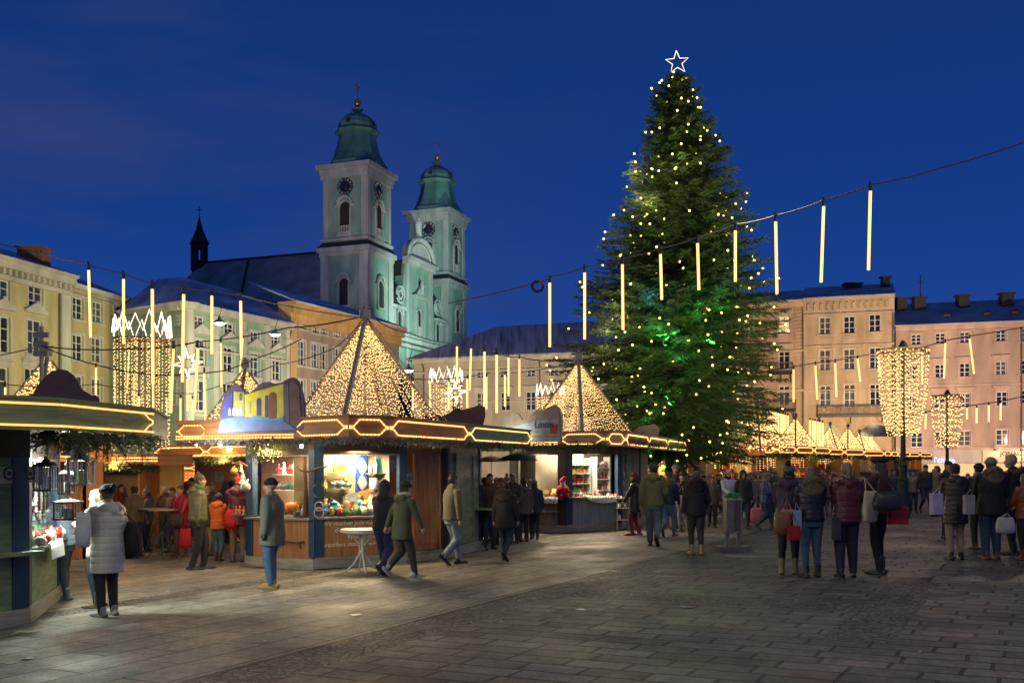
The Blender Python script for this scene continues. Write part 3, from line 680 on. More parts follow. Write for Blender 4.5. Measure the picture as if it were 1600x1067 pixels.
def tower(C, detail_left=True):
    name = 'tower'
    ctr = C + (CU + CV) * (TW / 2)
    fr = Fac(C, C + CU * TW); fl = Fac(C + CV * TW, C)
    quad = lambda g: [tuple(C - (CU + CV) * g), tuple(C + CU * (TW + g) - CV * g), tuple(C + (CU + CV) * (TW + g)), tuple(C + CV * (TW + g) - CU * g)]
    mb = MB(); mb.prism(quad(0), -1, 29.6); mb.prism(quad(-.25), 29.6, 41.0)
    tw = mb.build('tower', MINT, church)
    mb = MB()
    for g, a, b in ((.25, 29.6, 30.1), (.5, 30.1, 30.75), (.15, 31.6, 31.95), (.1, 39.9, 40.5), (.22, 40.5, 41.1), (.62, 41.1, 41.7), (.12, 19.3, 19.9), (.3, 18.6, 19.0)):
        mb.prism(quad(g), a, b)
    for fc in (fr, fl):
        for t0, t1 in ((0, 1.15), (TW - 1.15, TW)):
            fc.blk(mb, t0 - (.12 if t0 == 0 else 0), t1 + (.12 if t1 == TW else 0), -1, 29.6, .004, .14)
            fc.blk(mb, t0 + .2, t1 - .2, 31.95, 39.9, -.245, -.05)
    mb.build('cornices', CHST, tw)
    mb = MB(); q0 = quad(.52); q1 = quad(-.1); n = 4
    for i in range(4):
        a, b, c, d = q0[i], q0[(i + 1) % 4], q1[(i + 1) % 4], q1[i]
        mb.add([(*a, 30.76), (*b, 30.76), (*c, 31.5), (*d, 31.5)], [(0, 1, 2, 3)])
    mb.build('skirt_roof', SLATE, tw)
    for fc in (fr, fl):
        arch_win(fc, tw, TW / 2, 34.6, 1.5, 4.4, -.25, True, True); arch_win(fc, tw, TW / 2, 24.8, 1.35, 3.6)
        clock(fc, tw, TW / 2, 38.75, 1.18, -.25)
    sq = lambda t: 1.0 / max(abs(math.cos(t)), abs(math.sin(t))) ** .72
    prof = [(3.45, 0), (3.5, .5), (3.15, 1.0), (2.75, 1.9), (2.45, 3.0), (2.25, 4.0), (2.2, 4.6), (2.5, 4.75), (2.65, 5.1), (2.45, 5.35), (2.25, 5.5), (2.28, 6.0), (2.05, 6.6), (1.55, 7.15), (.95, 7.55), (.45, 7.75), (.38, 8.0), (.68, 8.15), (.68, 8.35), (.3, 8.55), (.18, 8.7)]
    mb = MB(); mb.lathe((ctr.x, ctr.y, 41.72), [(r_ * 1.16, z_) for r_, z_ in prof], 8, 0, rz=math.atan2(CU.y, CU.x) + R(22.5))
    dm = mb.build('dome', COPPER, tw, smooth=False)
    mb = MB()
    for fc in (fr, fl):
        for z in (47.5,): fc.blk(mb, TW / 2 - .25, TW / 2 + .25, z, z + .55, -1.3, -.95)
    mb.build('dormer', DARKIN, dm)
    mb = MB(); mb.ball((ctr.x, ctr.y, 50.85), .5, 12, 8); mb.build('gilt_ball', GILT, dm, smooth=True)
    mb = MB(); z = 51.2; mb.bar((ctr.x, ctr.y, z), (ctr.x, ctr.y, z + 2.6), .12, .12)
    for zz, l in ((z + 1.9, .6), (z + 1.5, .3)): mb.bar((ctr.x - l * CU.x, ctr.y - l * CU.y, zz), (ctr.x + l * CU.x, ctr.y + l * CU.y, zz), .12, .12)
    mb.build('cross', GILT, dm)
tower(C1); tower(C2)
# gabled front between the towers
fg = Fac(C1 + CU * TW, C2); G = fg.L; gm = G / 2
gable = [(0, -1), (G, -1), (G, 24.0), (G - 3.6, 24.3), (G - 4.2, 26.5), (G - 4.6, 28.2), (G - 5.0, 31), (5.0, 31), (4.6, 28.2), (4.2, 26.5), (3.6, 24.3), (0, 24.0)]
mb = MB(); fg.poly(mb, gable, -.6, 1.4); front = mb.build('gabled_front', MINT, church)
mb = MB()
for t in (.5, 5.3, G - 5.3, G - .5, 2.9 - 1.6, G - 1.3): fg.blk(mb, t - .45, t + .45, -1, 24.0 if t < 4 or t > G - 4 else 31, -.59, -.25)
for z, h, pr in ((18.6, .45, .35), (19.3, .6, .6), (20.2, .3, .1), (12.6, .4, .4), (11.8, .3, .2), (14.5, .25, .05)): fg.blk(mb, 0, G, z, z + h, -.59, pr)
for z, h, pr in ((30.6, .5, .2), (31.1, .5, .6)): fg.blk(mb, 4.6, G - 4.6, z, z + h, -.8, pr)
for a, b in ((0, 4.0), (G - 4.0, G)): fg.blk(mb, a, b, 23.7, 24.2, -.59, .2)
pts = [(gm + 4.3 * math.cos(R(a)), 31.6 + 3.2 * math.sin(R(a))) for a in range(0, 181, 10)]
fg.poly(mb, pts, -.3, .8)
mb.tube([fg.p(a, b, 0) for a, b in pts], .32, 6)
for sx in (3.0, G - 3.0):
    for rr in (1.15, .6): mb.tube([fg.p(sx + rr * math.cos(R(a)), 25.9 + rr * math.sin(R(a)), -.3) for a in range(0, 361, 24)], .2, 5)
mb.build('stone_trim', CHST, front)
mb = MB(); mb.tube([fg.p(gm + 3.1 * math.cos(R(a)), 31.9 + 2.2 * math.sin(R(a)), -.1) for a in range(0, 181, 12)], .14, 5); mb.build('pediment_relief', CHST, front)
arch_win(fg, front, gm, 22.8, 1.1, 3.6, -.5, False, True); arch_win(fg, front, 2.9, 21.9, 1.1, 3.4, -.5); arch_win(fg, front, G - 2.9, 21.9, 1.1, 3.4, -.5)
mb = MB(); fg.blk(mb, gm - 1.7, gm - 1.1, 20.6, 26.0, -.59, -.2); fg.blk(mb, gm + 1.1, gm + 1.7, 20.6, 26.0, -.59, -.2); fg.blk(mb, gm - 2.0, gm + 2.0, 26.0, 26.6, -.59, .1)
fg.poly(mb, [(gm - 1.5, 26.6), (gm + 1.5, 26.6), (gm, 28.0)], -.1, .4); mb.build('niche_frame', CHST, front)
def statue(p, h, root, m=CHST):
    mb = MB(); mb.lathe(p, [(.34 * h / 2, 0), (.30 * h / 2, .1 * h), (.27 * h / 2, .4 * h), (.30 * h / 2, .62 * h), (.36 * h / 2, .76 * h), (.12 * h / 2, .84 * h), (.17 * h / 2, .9 * h), (.14 * h / 2, .98 * h), (.03, h)], 10, sx=1, sy=.7)
    mb.tube([p + Vector((.3 * h / 2, 0, .74 * h)), p + Vector((.55 * h / 2, 0, .6 * h)), p + Vector((.35 * h / 2, -.1, .52 * h))], [.1 * h / 2, .08 * h / 2, .07 * h / 2], 6)
    mb.build('statue', m, root, smooth=True)
statue(fg.p(gm, 34.8, -.5), 3.4, front); statue(fg.p(1.6, 31.0 - 6.8, -.6), 2.0, front, IRON); statue(fg.p(gm, 26.9, .1), 1.9, front)
mb = MB(); mb.prism([tuple(fg.p(t_, 0, o_)[:2]) for t_, o_ in ((4.7, -1), (G - 4.7, -1), (G - 4.7, -6), (4.7, -6))], 24, 31.2); mb.build('gable_attic', SLATE, church)
# nave
M0 = C1 + CU * (TW + G / 2)
def cp(a, b, z): q = M0 + CU * a + CV * b; return (q.x, q.y, z)
mb = MB(); mb.prism([cp(-11, 7.3, 0)[:2], cp(11, 7.3, 0)[:2], cp(11, 44, 0)[:2], cp(-11, 44, 0)[:2]], -1, 21.0); nave = mb.build('nave', MINT, church)
mb = MB()
mb.slab([cp(-12, 6.5, 21), cp(0, 6.5, 34.2), cp(0, 38.5, 34.2), cp(-12, 46, 21)], (0, 0, 1), .3)
mb.slab([cp(12, 6.5, 21), cp(0, 6.5, 34.2), cp(0, 38.5, 34.2), cp(12, 46, 21)], (0, 0, 1), .3)
mb.slab([cp(-12, 46.02, 21), cp(0, 38.52, 34.2), cp(12, 46.02, 21)], (0, 0, 1), .3)
mb.build('nave_roof', mat('nave_tiles', (.22, .19, .17), .8, .3, .4, bump=.6, bscale=3, col2=(.42, .39, .37)), nave)
for a0, b0, a1, b1, z1 in ((-12, 24, 0, 30, 34.2),):
    mb = MB(); mb.bar(cp(a0, b0, 21.2), cp(a1, b1, z1 + .15), .3, .2); mb.bar(cp(0, 6.5, 34.3), cp(0, 38.5, 34.3), .35, .3); mb.build('roof_ridge', SLATE, nave)
tp = cp(0, 39.4, 0)
mb = MB()
for k in range(6):
    a = R(60 * k + 10); mb.bar((tp[0] + 1.05 * math.cos(a), tp[1] + 1.05 * math.sin(a), 33), (tp[0] + 1.05 * math.cos(a), tp[1] + 1.05 * math.sin(a), 37.2), .45, .45)
mb.lathe((tp[0], tp[1], 0), [(1.25, 31.5), (1.25, 34.6)], 6); mb.lathe((tp[0], tp[1], 0), [(1.3, 36.6), (1.3, 37.2), (1.65, 37.3), (1.1, 38.4), (.6, 39.6), (.22, 41.0), (.05, 42.0)], 6)
rt = mb.build('ridge_turret', mat('turret_wood', (.030, .026, .028), .7), nave); mb = MB(); mb.bar((tp[0], tp[1], 41.8), (tp[0], tp[1], 43.3), .1, .1); mb.bar((tp[0] - .35, tp[1], 42.8), (tp[0] + .35, tp[1], 42.8), .1, .1); mb.build('turret_cross', IRON, rt)
# low dark roofs between the left houses
low = empty('attic_house', (-31.5, 96, 0), 'small dark attic roof with snow between the yellow and green houses', 'house')
mb = MB(); mb.prism([(-35, 96), (-27.5, 96), (-27.5, 102), (-35, 102)], -1, 15.5); mb.build('wall', BRN, low)
mb = MB(); mb.slab([(-35.5, 95.4, 15.3), (-27, 95.4, 15.3), (-28, 99, 18.8), (-35, 99, 18.8)], (0, 0, 1), .15); mb.build('roof', SNOWR, low)
# ================================================================ MARKET HUTS
def wood(name, c1, c2, rough=.55, st=(9, 9, .8)): return mat(name, tuple(c * .72 for c in c1), rough, .2, 1.9, bump=.3, bscale=7, col2=tuple(c * 1.15 for c in c2), stretch=st)
W_BROWN = wood('orange_brown_wood', (.46, .19, .065), (.50, .22, .08)); W_DOOR = wood('door_wood', (.36, .16, .055), (.45, .21, .08))
W_GREEN = wood('green_stained_wood', (.15, .24, .12), (.22, .30, .15), st=(1.5, 1.5, 9)); W_BLUE = mat('blue_post_paint', (.022, .055, .115), .5, .2); W_DARK = mat('dark_eave_wood', (.040, .026, .024), .7, .3)
W_PLINTH = wood('grey_plinth_board', (.30, .28, .22), (.40, .38, .30), st=(1, 1, 9)); W_TAUPE = wood('taupe_wood', (.20, .16, .13), (.25, .20, .16)); W_BLGREY = wood('blue_grey_board', (.26, .32, .36), (.30, .36, .40))
F_BROWN = wood('brown_fascia', (.25, .105, .04), (.33, .15, .06), st=(.8, .8, 8)); F_GREEN = wood('green_fascia', (.045, .125, .10), (.07, .17, .13), st=(.8, .8, 8)); F_OLIVE = wood('olive_fascia', (.15, .21, .12), (.20, .27, .15), st=(.8, .8, 8)); F_ORANGE = wood('orange_fascia', (.50, .20, .05), (.60, .26, .07), st=(.8, .8, 8))
F_PALE = wood('rosy_fascia', (.34, .22, .16), (.42, .28, .2), st=(.8, .8, 8))
CREAM = mat('cream_back_wall', (.74, .54, .23), .6, .10, 3); CREAMW = mat('white_back_wall', (.50, .43, .32), .6, .14, 3)
COUNTER = mat('counter_board', (.22, .22, .20), .4, .2); SOFFIT = mat('canvas_soffit', (.50, .45, .38), .7, .1); BOARDBK = mat('board_back', (.085, .045, .055), .7, .2)
GARL = mat('frosty_garland', (.05, .06, .045), .8, .4, 20, col2=(.28, .29, .28)); GARLG = mat('fir_garland', (.045, .085, .03), .7, .4, 20, col2=(.10, .13, .05))
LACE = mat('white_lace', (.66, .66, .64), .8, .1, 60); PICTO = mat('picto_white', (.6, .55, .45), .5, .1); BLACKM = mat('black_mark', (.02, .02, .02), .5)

def garland(mb, pts, r, n_per_m, rnd, ln=.09):
    """shaggy evergreen rope made of many needle sprigs"""
    for a, b in zip(pts[:-1], pts[1:]):
        a, b = Vector(a), Vector(b); L = (b - a).length
        for k in range(max(1, int(L * n_per_m))):
            p = a.lerp(b, rnd.random()) + Vector((rnd.gauss(0, r), rnd.gauss(0, r), rnd.gauss(0, r * .8)))
            d = Vector((rnd.gauss(0, 1), rnd.gauss(0, 1), rnd.gauss(-.25, .8))).normalized() * ln * rnd.uniform(.6, 1.3)
            s = d.cross(Vector((rnd.random(), rnd.random(), rnd.random()))).normalized() * ln * .13
            mb.add([p - s, p + s, p + d], [(0, 1, 2)])
def rope(mb, pts, r, bulbs=None, step=.07, br=.018):
    mb.tube(pts, r, 4, cap=False)
    if bulbs is not None:
        acc = 0
        for a, b in zip(pts[:-1], pts[1:]):
            a, b = Vector(a), Vector(b); L = (b - a).length; t = acc
            while t < L: bulbs.octa(a.lerp(b, t / L), br); t += step
            acc = t - L
def cartouche(fc, L, z0, z1, o, mb, bl, n=1, r=.012, br=.018, step=.07):
    m = (z0 + z1) / 2; lo, hi = z0 + .06, z1 - .05
    for k in range(n):
        a, b = L * k / n, L * (k + 1) / n; w = b - a; e = min(.10, w * .1); s = min(.28, w * .25)
        for v in (hi, lo):
            rope(mb, [fc.p(a + .01, m + (v - m) * .12, o), fc.p(a + e, m + (v - m) * .12, o), fc.p(a + s, v, o), fc.p(b - s, v, o), fc.p(b - e, m + (v - m) * .12, o), fc.p(b - .01, m + (v - m) * .12, o)], r, bl, step, br)

def edge_fac(a, b):
    f = Fac(a, b); return f
class Hut:
    def __init__(s, name, label, roof, walls, zt, zb, zg, fascia, light=True, br=.018, group='wooden market huts'):
        cx = sum(p[0] for p in walls) / len(walls); cy = sum(p[1] for p in walls) / len(walls)
        s.root = empty(name, (cx, cy, zg), label, 'market hut', group); s.roof = roof; s.walls = walls; s.zt, s.zb, s.zg = zt, zb, zg; s.c = Vector((cx, cy))
        # roof: fascia boards per edge, soffit, lid
        lid = MB(); shr = lambda g: [tuple(Vector(p) + (s.c - Vector(p)).normalized() * g) for p in roof]
        lid.prism(shr(.05), zt - .16, zt - .10); rf = lid.build('roof', W_DARK, s.root)
        mb = MB(); mb.prism(shr(.04), zb + .05, zb + .08); mb.build('soffit', SOFFIT, rf)
        s.rf = rf; n = len(roof); s.fac = []
        for i in range(n):
            a, b = Vector(roof[i]), Vector(roof[(i + 1) % n]); d = (b - a).normalized(); out = Vector((d.y, -d.x))
            if out.dot(s.c - a) > 0: out = -out
            col = fascia[i] if isinstance(fascia, (list, tuple)) else fascia
            f = Fac(a, b)
            f.n = out
            mb = MB(); f.blk(mb, 0, f.L, zb, zt, -.05, 0); f.blk(mb, -.01, f.L + .01, zt, zt + .03, -.07, .03)
            mb.build('fascia', col, rf); s.fac.append(f)
        n = len(walls); s.wf = []
        for i in range(n):
            a, b = Vector(walls[i]), Vector(walls[(i + 1) % n]); d = (b - a).normalized(); out = Vector((d.y, -d.x))
            if out.dot(s.c - a) > 0: out = -out
            f = Fac(a, b); f.n = out; s.wf.append(f)
        s.done = set()
    def g(s, f, t): q = f.p(t, 0); return ground_z(q.x)
    def lights(s, idx, ns, br=.018, step=.07, r=.012):
        for i, k in zip(idx, ns):
            mb, bl = MB(), MB(); cartouche(s.fac[i], s.fac[i].L, s.zb, s.zt, .03, mb, bl, k, r, br, step)
            rp = mb.build('rope_light', ROPE, s.rf); bl.build('bulbs', BULB, rp, kind='stuff')
    def lowline(s, i, z, t0=0, t1=None, step=.07, br=.018):
        mb, bl = MB(), MB(); f = s.fac[i]; rope(mb, [f.p(t0, z, .03), f.p(t1 or f.L, z, .03)], .012, bl, step, br); rp = mb.build('rope_light', ROPE, s.rf); bl.build('bulbs', BULB, rp, kind='stuff')
    def garland(s, idx, m=GARL, z=-.03, r=.035, den=420, ln=.085, off=.02):
        rnd = random.Random(5); mb = MB()
        for i in idx:
            f = s.fac[i]; garland(mb, [f.p(f.L * k / 8, s.zb + z - .025 * math.sin(k * 1.7), off) for k in range(9)], r, den, rnd, ln)
        mb.build('garland', m, s.root)
    def face(s, i, kind, low=W_BROWN, plinth=W_PLINTH, post=W_BLUE, back=CREAM, deep=.7, cz=.93, tz=2.14, glass=True, t0=.07, t1=None, counter=.12, be=.6):
        f = s.wf[i]; L = f.L; zg = min(s.g(f, 0), s.g(f, L)); t1 = t1 or L - .07; top = s.zb + .05; s.done.add(i)
        mb = MB(); f.blk(mb, 0, L, zg + .02, zg + .22, .0, .035); mb.build('plinth', plinth, s.root)
        if kind == 'shop':
            mb = MB(); f.blk(mb, t0, t1, zg + .22, zg + cz, -.04, 0); mb.build('front_panel', low, s.root)
            mb = MB(); f.blk(mb, 0, L, zg + tz, top, -.06, .012); mb.build('lintel', W_DARK, s.root)
            mb = MB(); f.blk(mb, t0 - .03, t1 + .03, zg + cz, zg + cz + .035, -.45, counter); mb.build('counter', COUNTER, s.root)
            if glass:
                mb = MB(); f.blk(mb, t0 + .02, t1 - .02, zg + cz + .04, zg + tz, -.02, -.014); mb.build('window_pane', GLASS, s.root)
                mb = MB()
                for a in (t0, t1 - .03): f.blk(mb, a, a + .03, zg + cz + .04, zg + tz, -.03, .0)
                f.blk(mb, t0, t1, zg + tz - .025, zg + tz, -.03, .001); mb.build('window_frame', STEEL, s.root)
            mb = MB(); f.blk(mb, -.2 if i else -1.0, L + be, zg + .2, top, -deep - .03, -deep); mb.build('back_wall', back, s.root)
        elif kind == 'wall':
            mb = MB(); f.blk(mb, 0, L, zg + .22, top, -.05, 0); mb.build('wall', low, s.root)
    def post(s, i, t=0, w=.15, m=W_BLUE, h=None, o=.02, z0=.0):
        f = s.wf[i]; mb = MB(); zg = s.g(f, t); f.blk(mb, t - w / 2, t + w / 2, zg + .22 + z0, s.zb + .05 if h is None else zg + h, -.12, o); return mb.build('post', m, s.root)
    def rest(s, m=W_TAUPE):
        for i in range(len(s.wf)):
            if i not in s.done: s.face(i, 'wall', m)
    def door(s, i, t0, t1, m=W_DOOR, hand=.85):
        f = s.wf[i]; zg = s.g(f, t0); mb = MB(); f.blk(mb, t0, t1, zg + .24, zg + 2.12, .0, .022)
        for a, b, c, d in ((t0, t0 + .05, .24, 2.12), (t1 - .05, t1, .24, 2.12), (t0, t1, 2.07, 2.12)): f.blk(mb, a, b, zg + c, zg + d, .022, .045)
        for c, d in ((.35, .45), (1.9, 2.0)): f.blk(mb, t0 + .09, t1 - .09, zg + c, zg + d, .022, .034)
        dr = mb.build('door', m, s.root); mb = MB(); hx = t1 - .12 if hand > .5 else t0 + .12
        f.blk(mb, hx - .02, hx + .02, zg + 1.0, zg + 1.41, .022, .034); mb.tube([f.p(hx, zg + 1.12, .03), f.p(hx, zg + 1.12, .08), f.p(hx - .12, zg + 1.12, .085)], .011, 6)
        mb.build('handle', STEEL, dr)
    def picto(s, f, t, z, w=.26, h=.2, n=2):
        mb = MB(); f.blk(mb, t - w / 2, t + w / 2, z - h / 2, z + h / 2, .001, .012, 0); sg = mb.build('notice_plate', PICTO, s.root)
        mb = MB()
        for k in range(n):
            c = t - w / 2 + w * (k + .5) / n; r = min(w / n, h) * .36
            mb.tube([f.p(c + r * math.cos(R(a)), z + h * .1 + r * math.sin(R(a)), .016) for a in range(0, 361, 30)], r * .16, 4)
            f.blk(mb, c - r * .3, c + r * .3, z + h * .1 - r * .35, z + h * .1 + r * .35, .013, .02)
        mb.build('notice_symbols', BLACKM, sg)

# ---------------- display goods
GCOL = {'cream': (.72, .66, .50), 'white': (.75, .75, .72), 'red': (.50, .03, .02), 'orange': (.68, .20, .03), 'yellow': (.72, .52, .06), 'blue': (.06, .12, .32), 'green': (.06, .22, .08), 'brown': (.22, .10, .04), 'grey': (.28, .28, .27), 'black': (.03, .03, .03), 'gold': (.6, .40, .10), 'turquoise': (.06, .35, .32), 'pink': (.65, .18, .25), 'silver': (.6, .6, .6)}
_gm = {}
def gmat(c):
    if c not in _gm: _gm[c] = mat(c + '_glaze', GCOL[c], .3, .15, 12, metal=.6 if c in ('gold', 'silver') else 0)
    return _gm[c]
def g_vase(mb, h): mb.lathe((0, 0, 0), [(.16 * h, 0), (.30 * h, .2 * h), (.33 * h, .42 * h), (.20 * h, .68 * h), (.12 * h, .82 * h), (.2 * h, 1.0 * h), (.16 * h, .98 * h), (.1 * h, .84 * h)], 12)
def g_jar(mb, h): mb.lathe((0, 0, 0), [(.3 * h, 0), (.36 * h, .08 * h), (.37 * h, .6 * h), (.26 * h, .74 * h), (.30 * h, .78 * h), (.30 * h, .86 * h), (.12 * h, .93 * h), (.08 * h, 1.0 * h)], 12)
def g_mug(mb, h):
    mb.lathe((0, 0, 0), [(.34 * h, 0), (.38 * h, .05 * h), (.40 * h, h), (.34 * h, h), (.33 * h, .12 * h)], 12)
    mb.tube([(.38 * h, 0, .8 * h), (.62 * h, 0, .75 * h), (.66 * h, 0, .45 * h), (.38 * h, 0, .25 * h)], .05 * h, 5)
def g_bowl(mb, h): mb.lathe((0, 0, 0), [(.35 * h, 0), (.4 * h, .1 * h), (.8 * h, .6 * h), (1.0 * h, h), (.93 * h, h), (.7 * h, .55 * h), (.2 * h, .2 * h)], 16)
def g_plate(mb, h):
    n = 18; vs = []
    for y, r in ((-.01, .30 * h), (-.015, .5 * h), (.012, .5 * h), (.012, .28 * h)):
        for k in range(n): a = 2 * math.pi * k / n; vs.append((r * math.cos(a), y - .18 * h * 0 + .1 * (r * math.sin(a)), .5 * h + r * math.sin(a)))
    fs = [(i * n + k, i * n + (k + 1) % n, (i + 1) * n + (k + 1) % n, (i + 1) * n + k) for i in range(3) for k in range(n)] + [tuple(range(n))[::-1], tuple(range(3 * n, 4 * n))]
    mb.add(vs, fs)
def g_figure(mb, h):
    mb.lathe((0, 0, 0), [(.22 * h, 0), (.20 * h, .1 * h), (.14 * h, .45 * h), (.16 * h, .6 * h), (.07 * h, .7 * h), (.12 * h, .78 * h), (.12 * h, .88 * h), (.05 * h, .98 * h)], 10, sy=.8)
    for s in (-1, 1): mb.tube([(s * .13 * h, 0, .6 * h), (s * .22 * h, -.05 * h, .45 * h), (s * .1 * h, -.14 * h, .4 * h)], .045 * h, 6)
def g_angel(mb, h):
    g_figure(mb, h)
    for s in (-1, 1): mb.slab([(s * .08 * h, .1 * h, .45 * h), (s * .38 * h, .12 * h, .75 * h), (s * .34 * h, .12 * h, .45 * h), (s * .12 * h, .1 * h, .3 * h)], (0, -1, 0), .02 * h)
def g_pumpkin(mb, h):
    n = 24; prof = [(.12, 0), (.45, .06), (.60, .25), (.62, .5), (.5, .75), (.25, .86), (.1, .82)]
    mb.lathe((0, 0, 0), [(r * h, z * h) for r, z in prof], n, sq=lambda t: 1 + .07 * math.cos(8 * t)); mb.tube([(0, 0, .8 * h), (.02 * h, 0, .95 * h), (.08 * h, 0, 1.0 * h)], .06 * h, 6)
def g_bottle(mb, h): mb.lathe((0, 0, 0), [(.15 * h, 0), (.17 * h, .03 * h), (.17 * h, .55 * h), (.06 * h, .72 * h), (.06 * h, .95 * h), (.08 * h, .96 * h), (.08 * h, h)], 10)
def g_tree(mb, h):
    mb.lathe((0, 0, 0), [(.05 * h, 0), (.05 * h, .12 * h), (.30 * h, .12 * h), (.16 * h, .42 * h), (.23 * h, .42 * h), (.10 * h, .7 * h), (.16 * h, .7 * h), (.01, h)], 9)
def g_house(mb, h):
    mb.box((0, 0, .3 * h), (.7 * h, .5 * h, .6 * h)); mb.slab([(-.42 * h, -.3 * h, .55 * h), (.42 * h, -.3 * h, .55 * h), (.42 * h, 0, h), (-.42 * h, 0, h)], (0, -1, 1), .05 * h); mb.slab([(-.42 * h, .3 * h, .55 * h), (.42 * h, .3 * h, .55 * h), (.42 * h, 0, h), (-.42 * h, 0, h)], (0, 1, 1), .05 * h)
    mb.box((.2 * h, 0, .95 * h), (.1 * h, .1 * h, .25 * h))
def g_bird(mb, h):
    mb.ball((0, 0, .4 * h), (.42 * h, .24 * h, .3 * h), 12, 8); mb.ball((.3 * h, 0, .75 * h), .17 * h, 10, 6); mb.tube([(.42 * h, 0, .74 * h), (.6 * h, 0, .7 * h)], [.06 * h, .01 * h], 6); mb.tube([(-.3 * h, 0, .45 * h), (-.7 * h, 0, .65 * h)], [.14 * h, .05 * h], 6)
    mb.lathe((0, 0, 0), [(.2 * h, 0), (.2 * h, .06 * h), (.06 * h, .1 * h), (.06 * h, .3 * h)], 8)
def g_candle(mb, h): mb.lathe((0, 0, 0), [(.28 * h, 0), (.3 * h, .02 * h), (.3 * h, .8 * h), (.26 * h, .8 * h), (.26 * h, .5 * h), (.04 * h, .5 * h), (.03 * h, .7 * h)], 10)
def g_bauble(mb, h): mb.ball((0, 0, .45 * h), .45 * h, 12, 8); mb.lathe((0, 0, 0), [(.1 * h, .86 * h), (.1 * h, 1.0 * h), (.02 * h, 1.05 * h)], 8)
GK = {'vase': g_vase, 'jar': g_jar, 'mug': g_mug, 'bowl': g_bowl, 'plate': g_plate, 'figurine': g_figure, 'angel': g_angel, 'pumpkin': g_pumpkin, 'bottle': g_bottle, 'toy_tree': g_tree, 'toy_house': g_house, 'bird_figure': g_bird, 'candle_glass': g_candle, 'bauble': g_bauble}
_gmesh = {}; _gcount = {}
def good(kind, col, p, h, where, rz=0.0, desc=''):
    key = (kind, col, round(h, 2))
    if key not in _gmesh:
        mb = MB(); GK[kind](mb, h); o = mb.build(kind, gmat(col), smooth=kind in ('vase', 'jar', 'mug', 'bowl', 'pumpkin', 'bottle', 'bird_figure', 'bauble', 'figurine', 'angel')); _gmesh[key] = o.data
    else:
        o = bpy.data.objects.new(kind, _gmesh[key]); COL.objects.link(o)
    o.location = p; o.rotation_euler = (0, 0, rz)
    c = _gcount.get((kind, col, where), 0); _gcount[(kind, col, where)] = c + 1
    nm = kind.replace('_', ' ')
    lab = (desc or f'{col} {nm}') + ' ' + where
    o['_ord'] = c; o['_key'] = f'{kind}|{col}|{where}'; o['label'] = lab; o['category'] = nm.split()[-1] if nm != 'candle glass' else 'candle'; o['group'] = f'wares {where}'
    return o
def finish_labels():
    d = {}
    for o in bpy.data.objects:
        if '_key' in o: d.setdefault(o['_key'], []).append(o)
    for k, l in d.items():
        l.sort(key=lambda o: o.location.x / max(o.location.y, 1))
        for i, o in enumerate(l):
            if len(l) > 1:
                o['label'] = o['label'].split('§')[0]
                kind, col, where = k.split('|')
                o['label'] = (f'{ORDW[i]} {col} ' if i < 20 else f'rightmost {col} ') + kind.replace('_', ' ') + ' from the left ' + where
            del o['_ord'], o['_key']

def shelf_goods(f, t0, t1, z, o0, kinds, cols, n, where, hs=(.12, .2), rnd=random, jit=.02):
    n = int(n * 1.35); hs = (hs[0] * 1.1, hs[1] * 1.12)
    for k in range(n):
        t = t0 + (t1 - t0) * (k + .5 + rnd.uniform(-.25, .25)) / n
        kd = rnd.choice(kinds); h = rnd.uniform(*hs)
        if kd == 'plate': h *= 1.3
        if kd == 'bowl': h *= .55
        if kd == 'pumpkin': h *= .8
        good(kd, rnd.choice(cols), f.p(t, z, o0 + rnd.uniform(-jit, jit)), round(h / .03) * .03 + .001, where, rnd.uniform(-.5, .5) + math.atan2(f.u.y, f.u.x))

# ---------------- hut B: the brown pottery hut
rB = [(-6.35, 18.9), (-3.85, 17.6), (-2.72, 16.6), (-2.1, 17.0), (-.88, 20.1), (.44, 23.6), (-1.6, 25.4), (-5.0, 25.0), (-7.0, 22.0)]
wB = [(-5.10, 19.1), (-3.63, 18.3), (-2.05, 19.2), (-1.32, 20.0), (-.69, 22.0), (-1.8, 23.8), (-4.6, 23.6), (-5.7, 21.4)]
B = Hut('market_hut', 'brown wooden pottery hut with lit display windows and two doors, in the middle', rB, wB, 2.71, 2.35, -.02, [F_BROWN, F_BROWN, F_BROWN, F_BROWN, F_GREEN, F_GREEN, W_DARK, W_DARK, F_BROWN])
B.lights([1, 2, 3, 4], [1, 1, 1, 1]); B.lowline(0, 2.39); B.lowline(0, 2.44)
mbx, blx = MB(), MB(); fB0 = B.fac[0]
for v in (1, -1): rope(mbx, [fB0.p(.02, 2.53, .035), fB0.p(.08, 2.53 + v * .02, .035), fB0.p(.2, 2.53 + v * .11, .035), fB0.p(.62, 2.53 + v * .11, .035), fB0.p(.72, 2.53 + v * .03, .035)], .012, blx)
q_ = mbx.build('rope_light', ROPE, B.rf); blx.build('bulbs', BULB, q_, kind='stuff')
B.garland([0, 1, 2, 3, 4], GARL)
B.face(0, 'shop', W_BROWN, back=mat('tan_back_wall', (.50, .33, .20), .6, .1), deep=1.5); B.face(1, 'shop', W_BROWN, back=CREAM, deep=.62); B.face(2, 'wall', W_BROWN); B.face(3, 'wall', W_GREEN); B.rest(W_BROWN)
f0, f1_, f2_, f3_ = B.wf[0], B.wf[1], B.wf[2], B.wf[3]
B.post(0, .09, .17); B.post(0, f0.L - .06, .14, h=2.2); B.post(1, .09, .16); B.post(1, f1_.L - .06, .16); B.post(2, f2_.L - .07, .14, W_DARK); B.post(3, .08, .12, W_DARK); B.post(3, f3_.L - .06, .12)
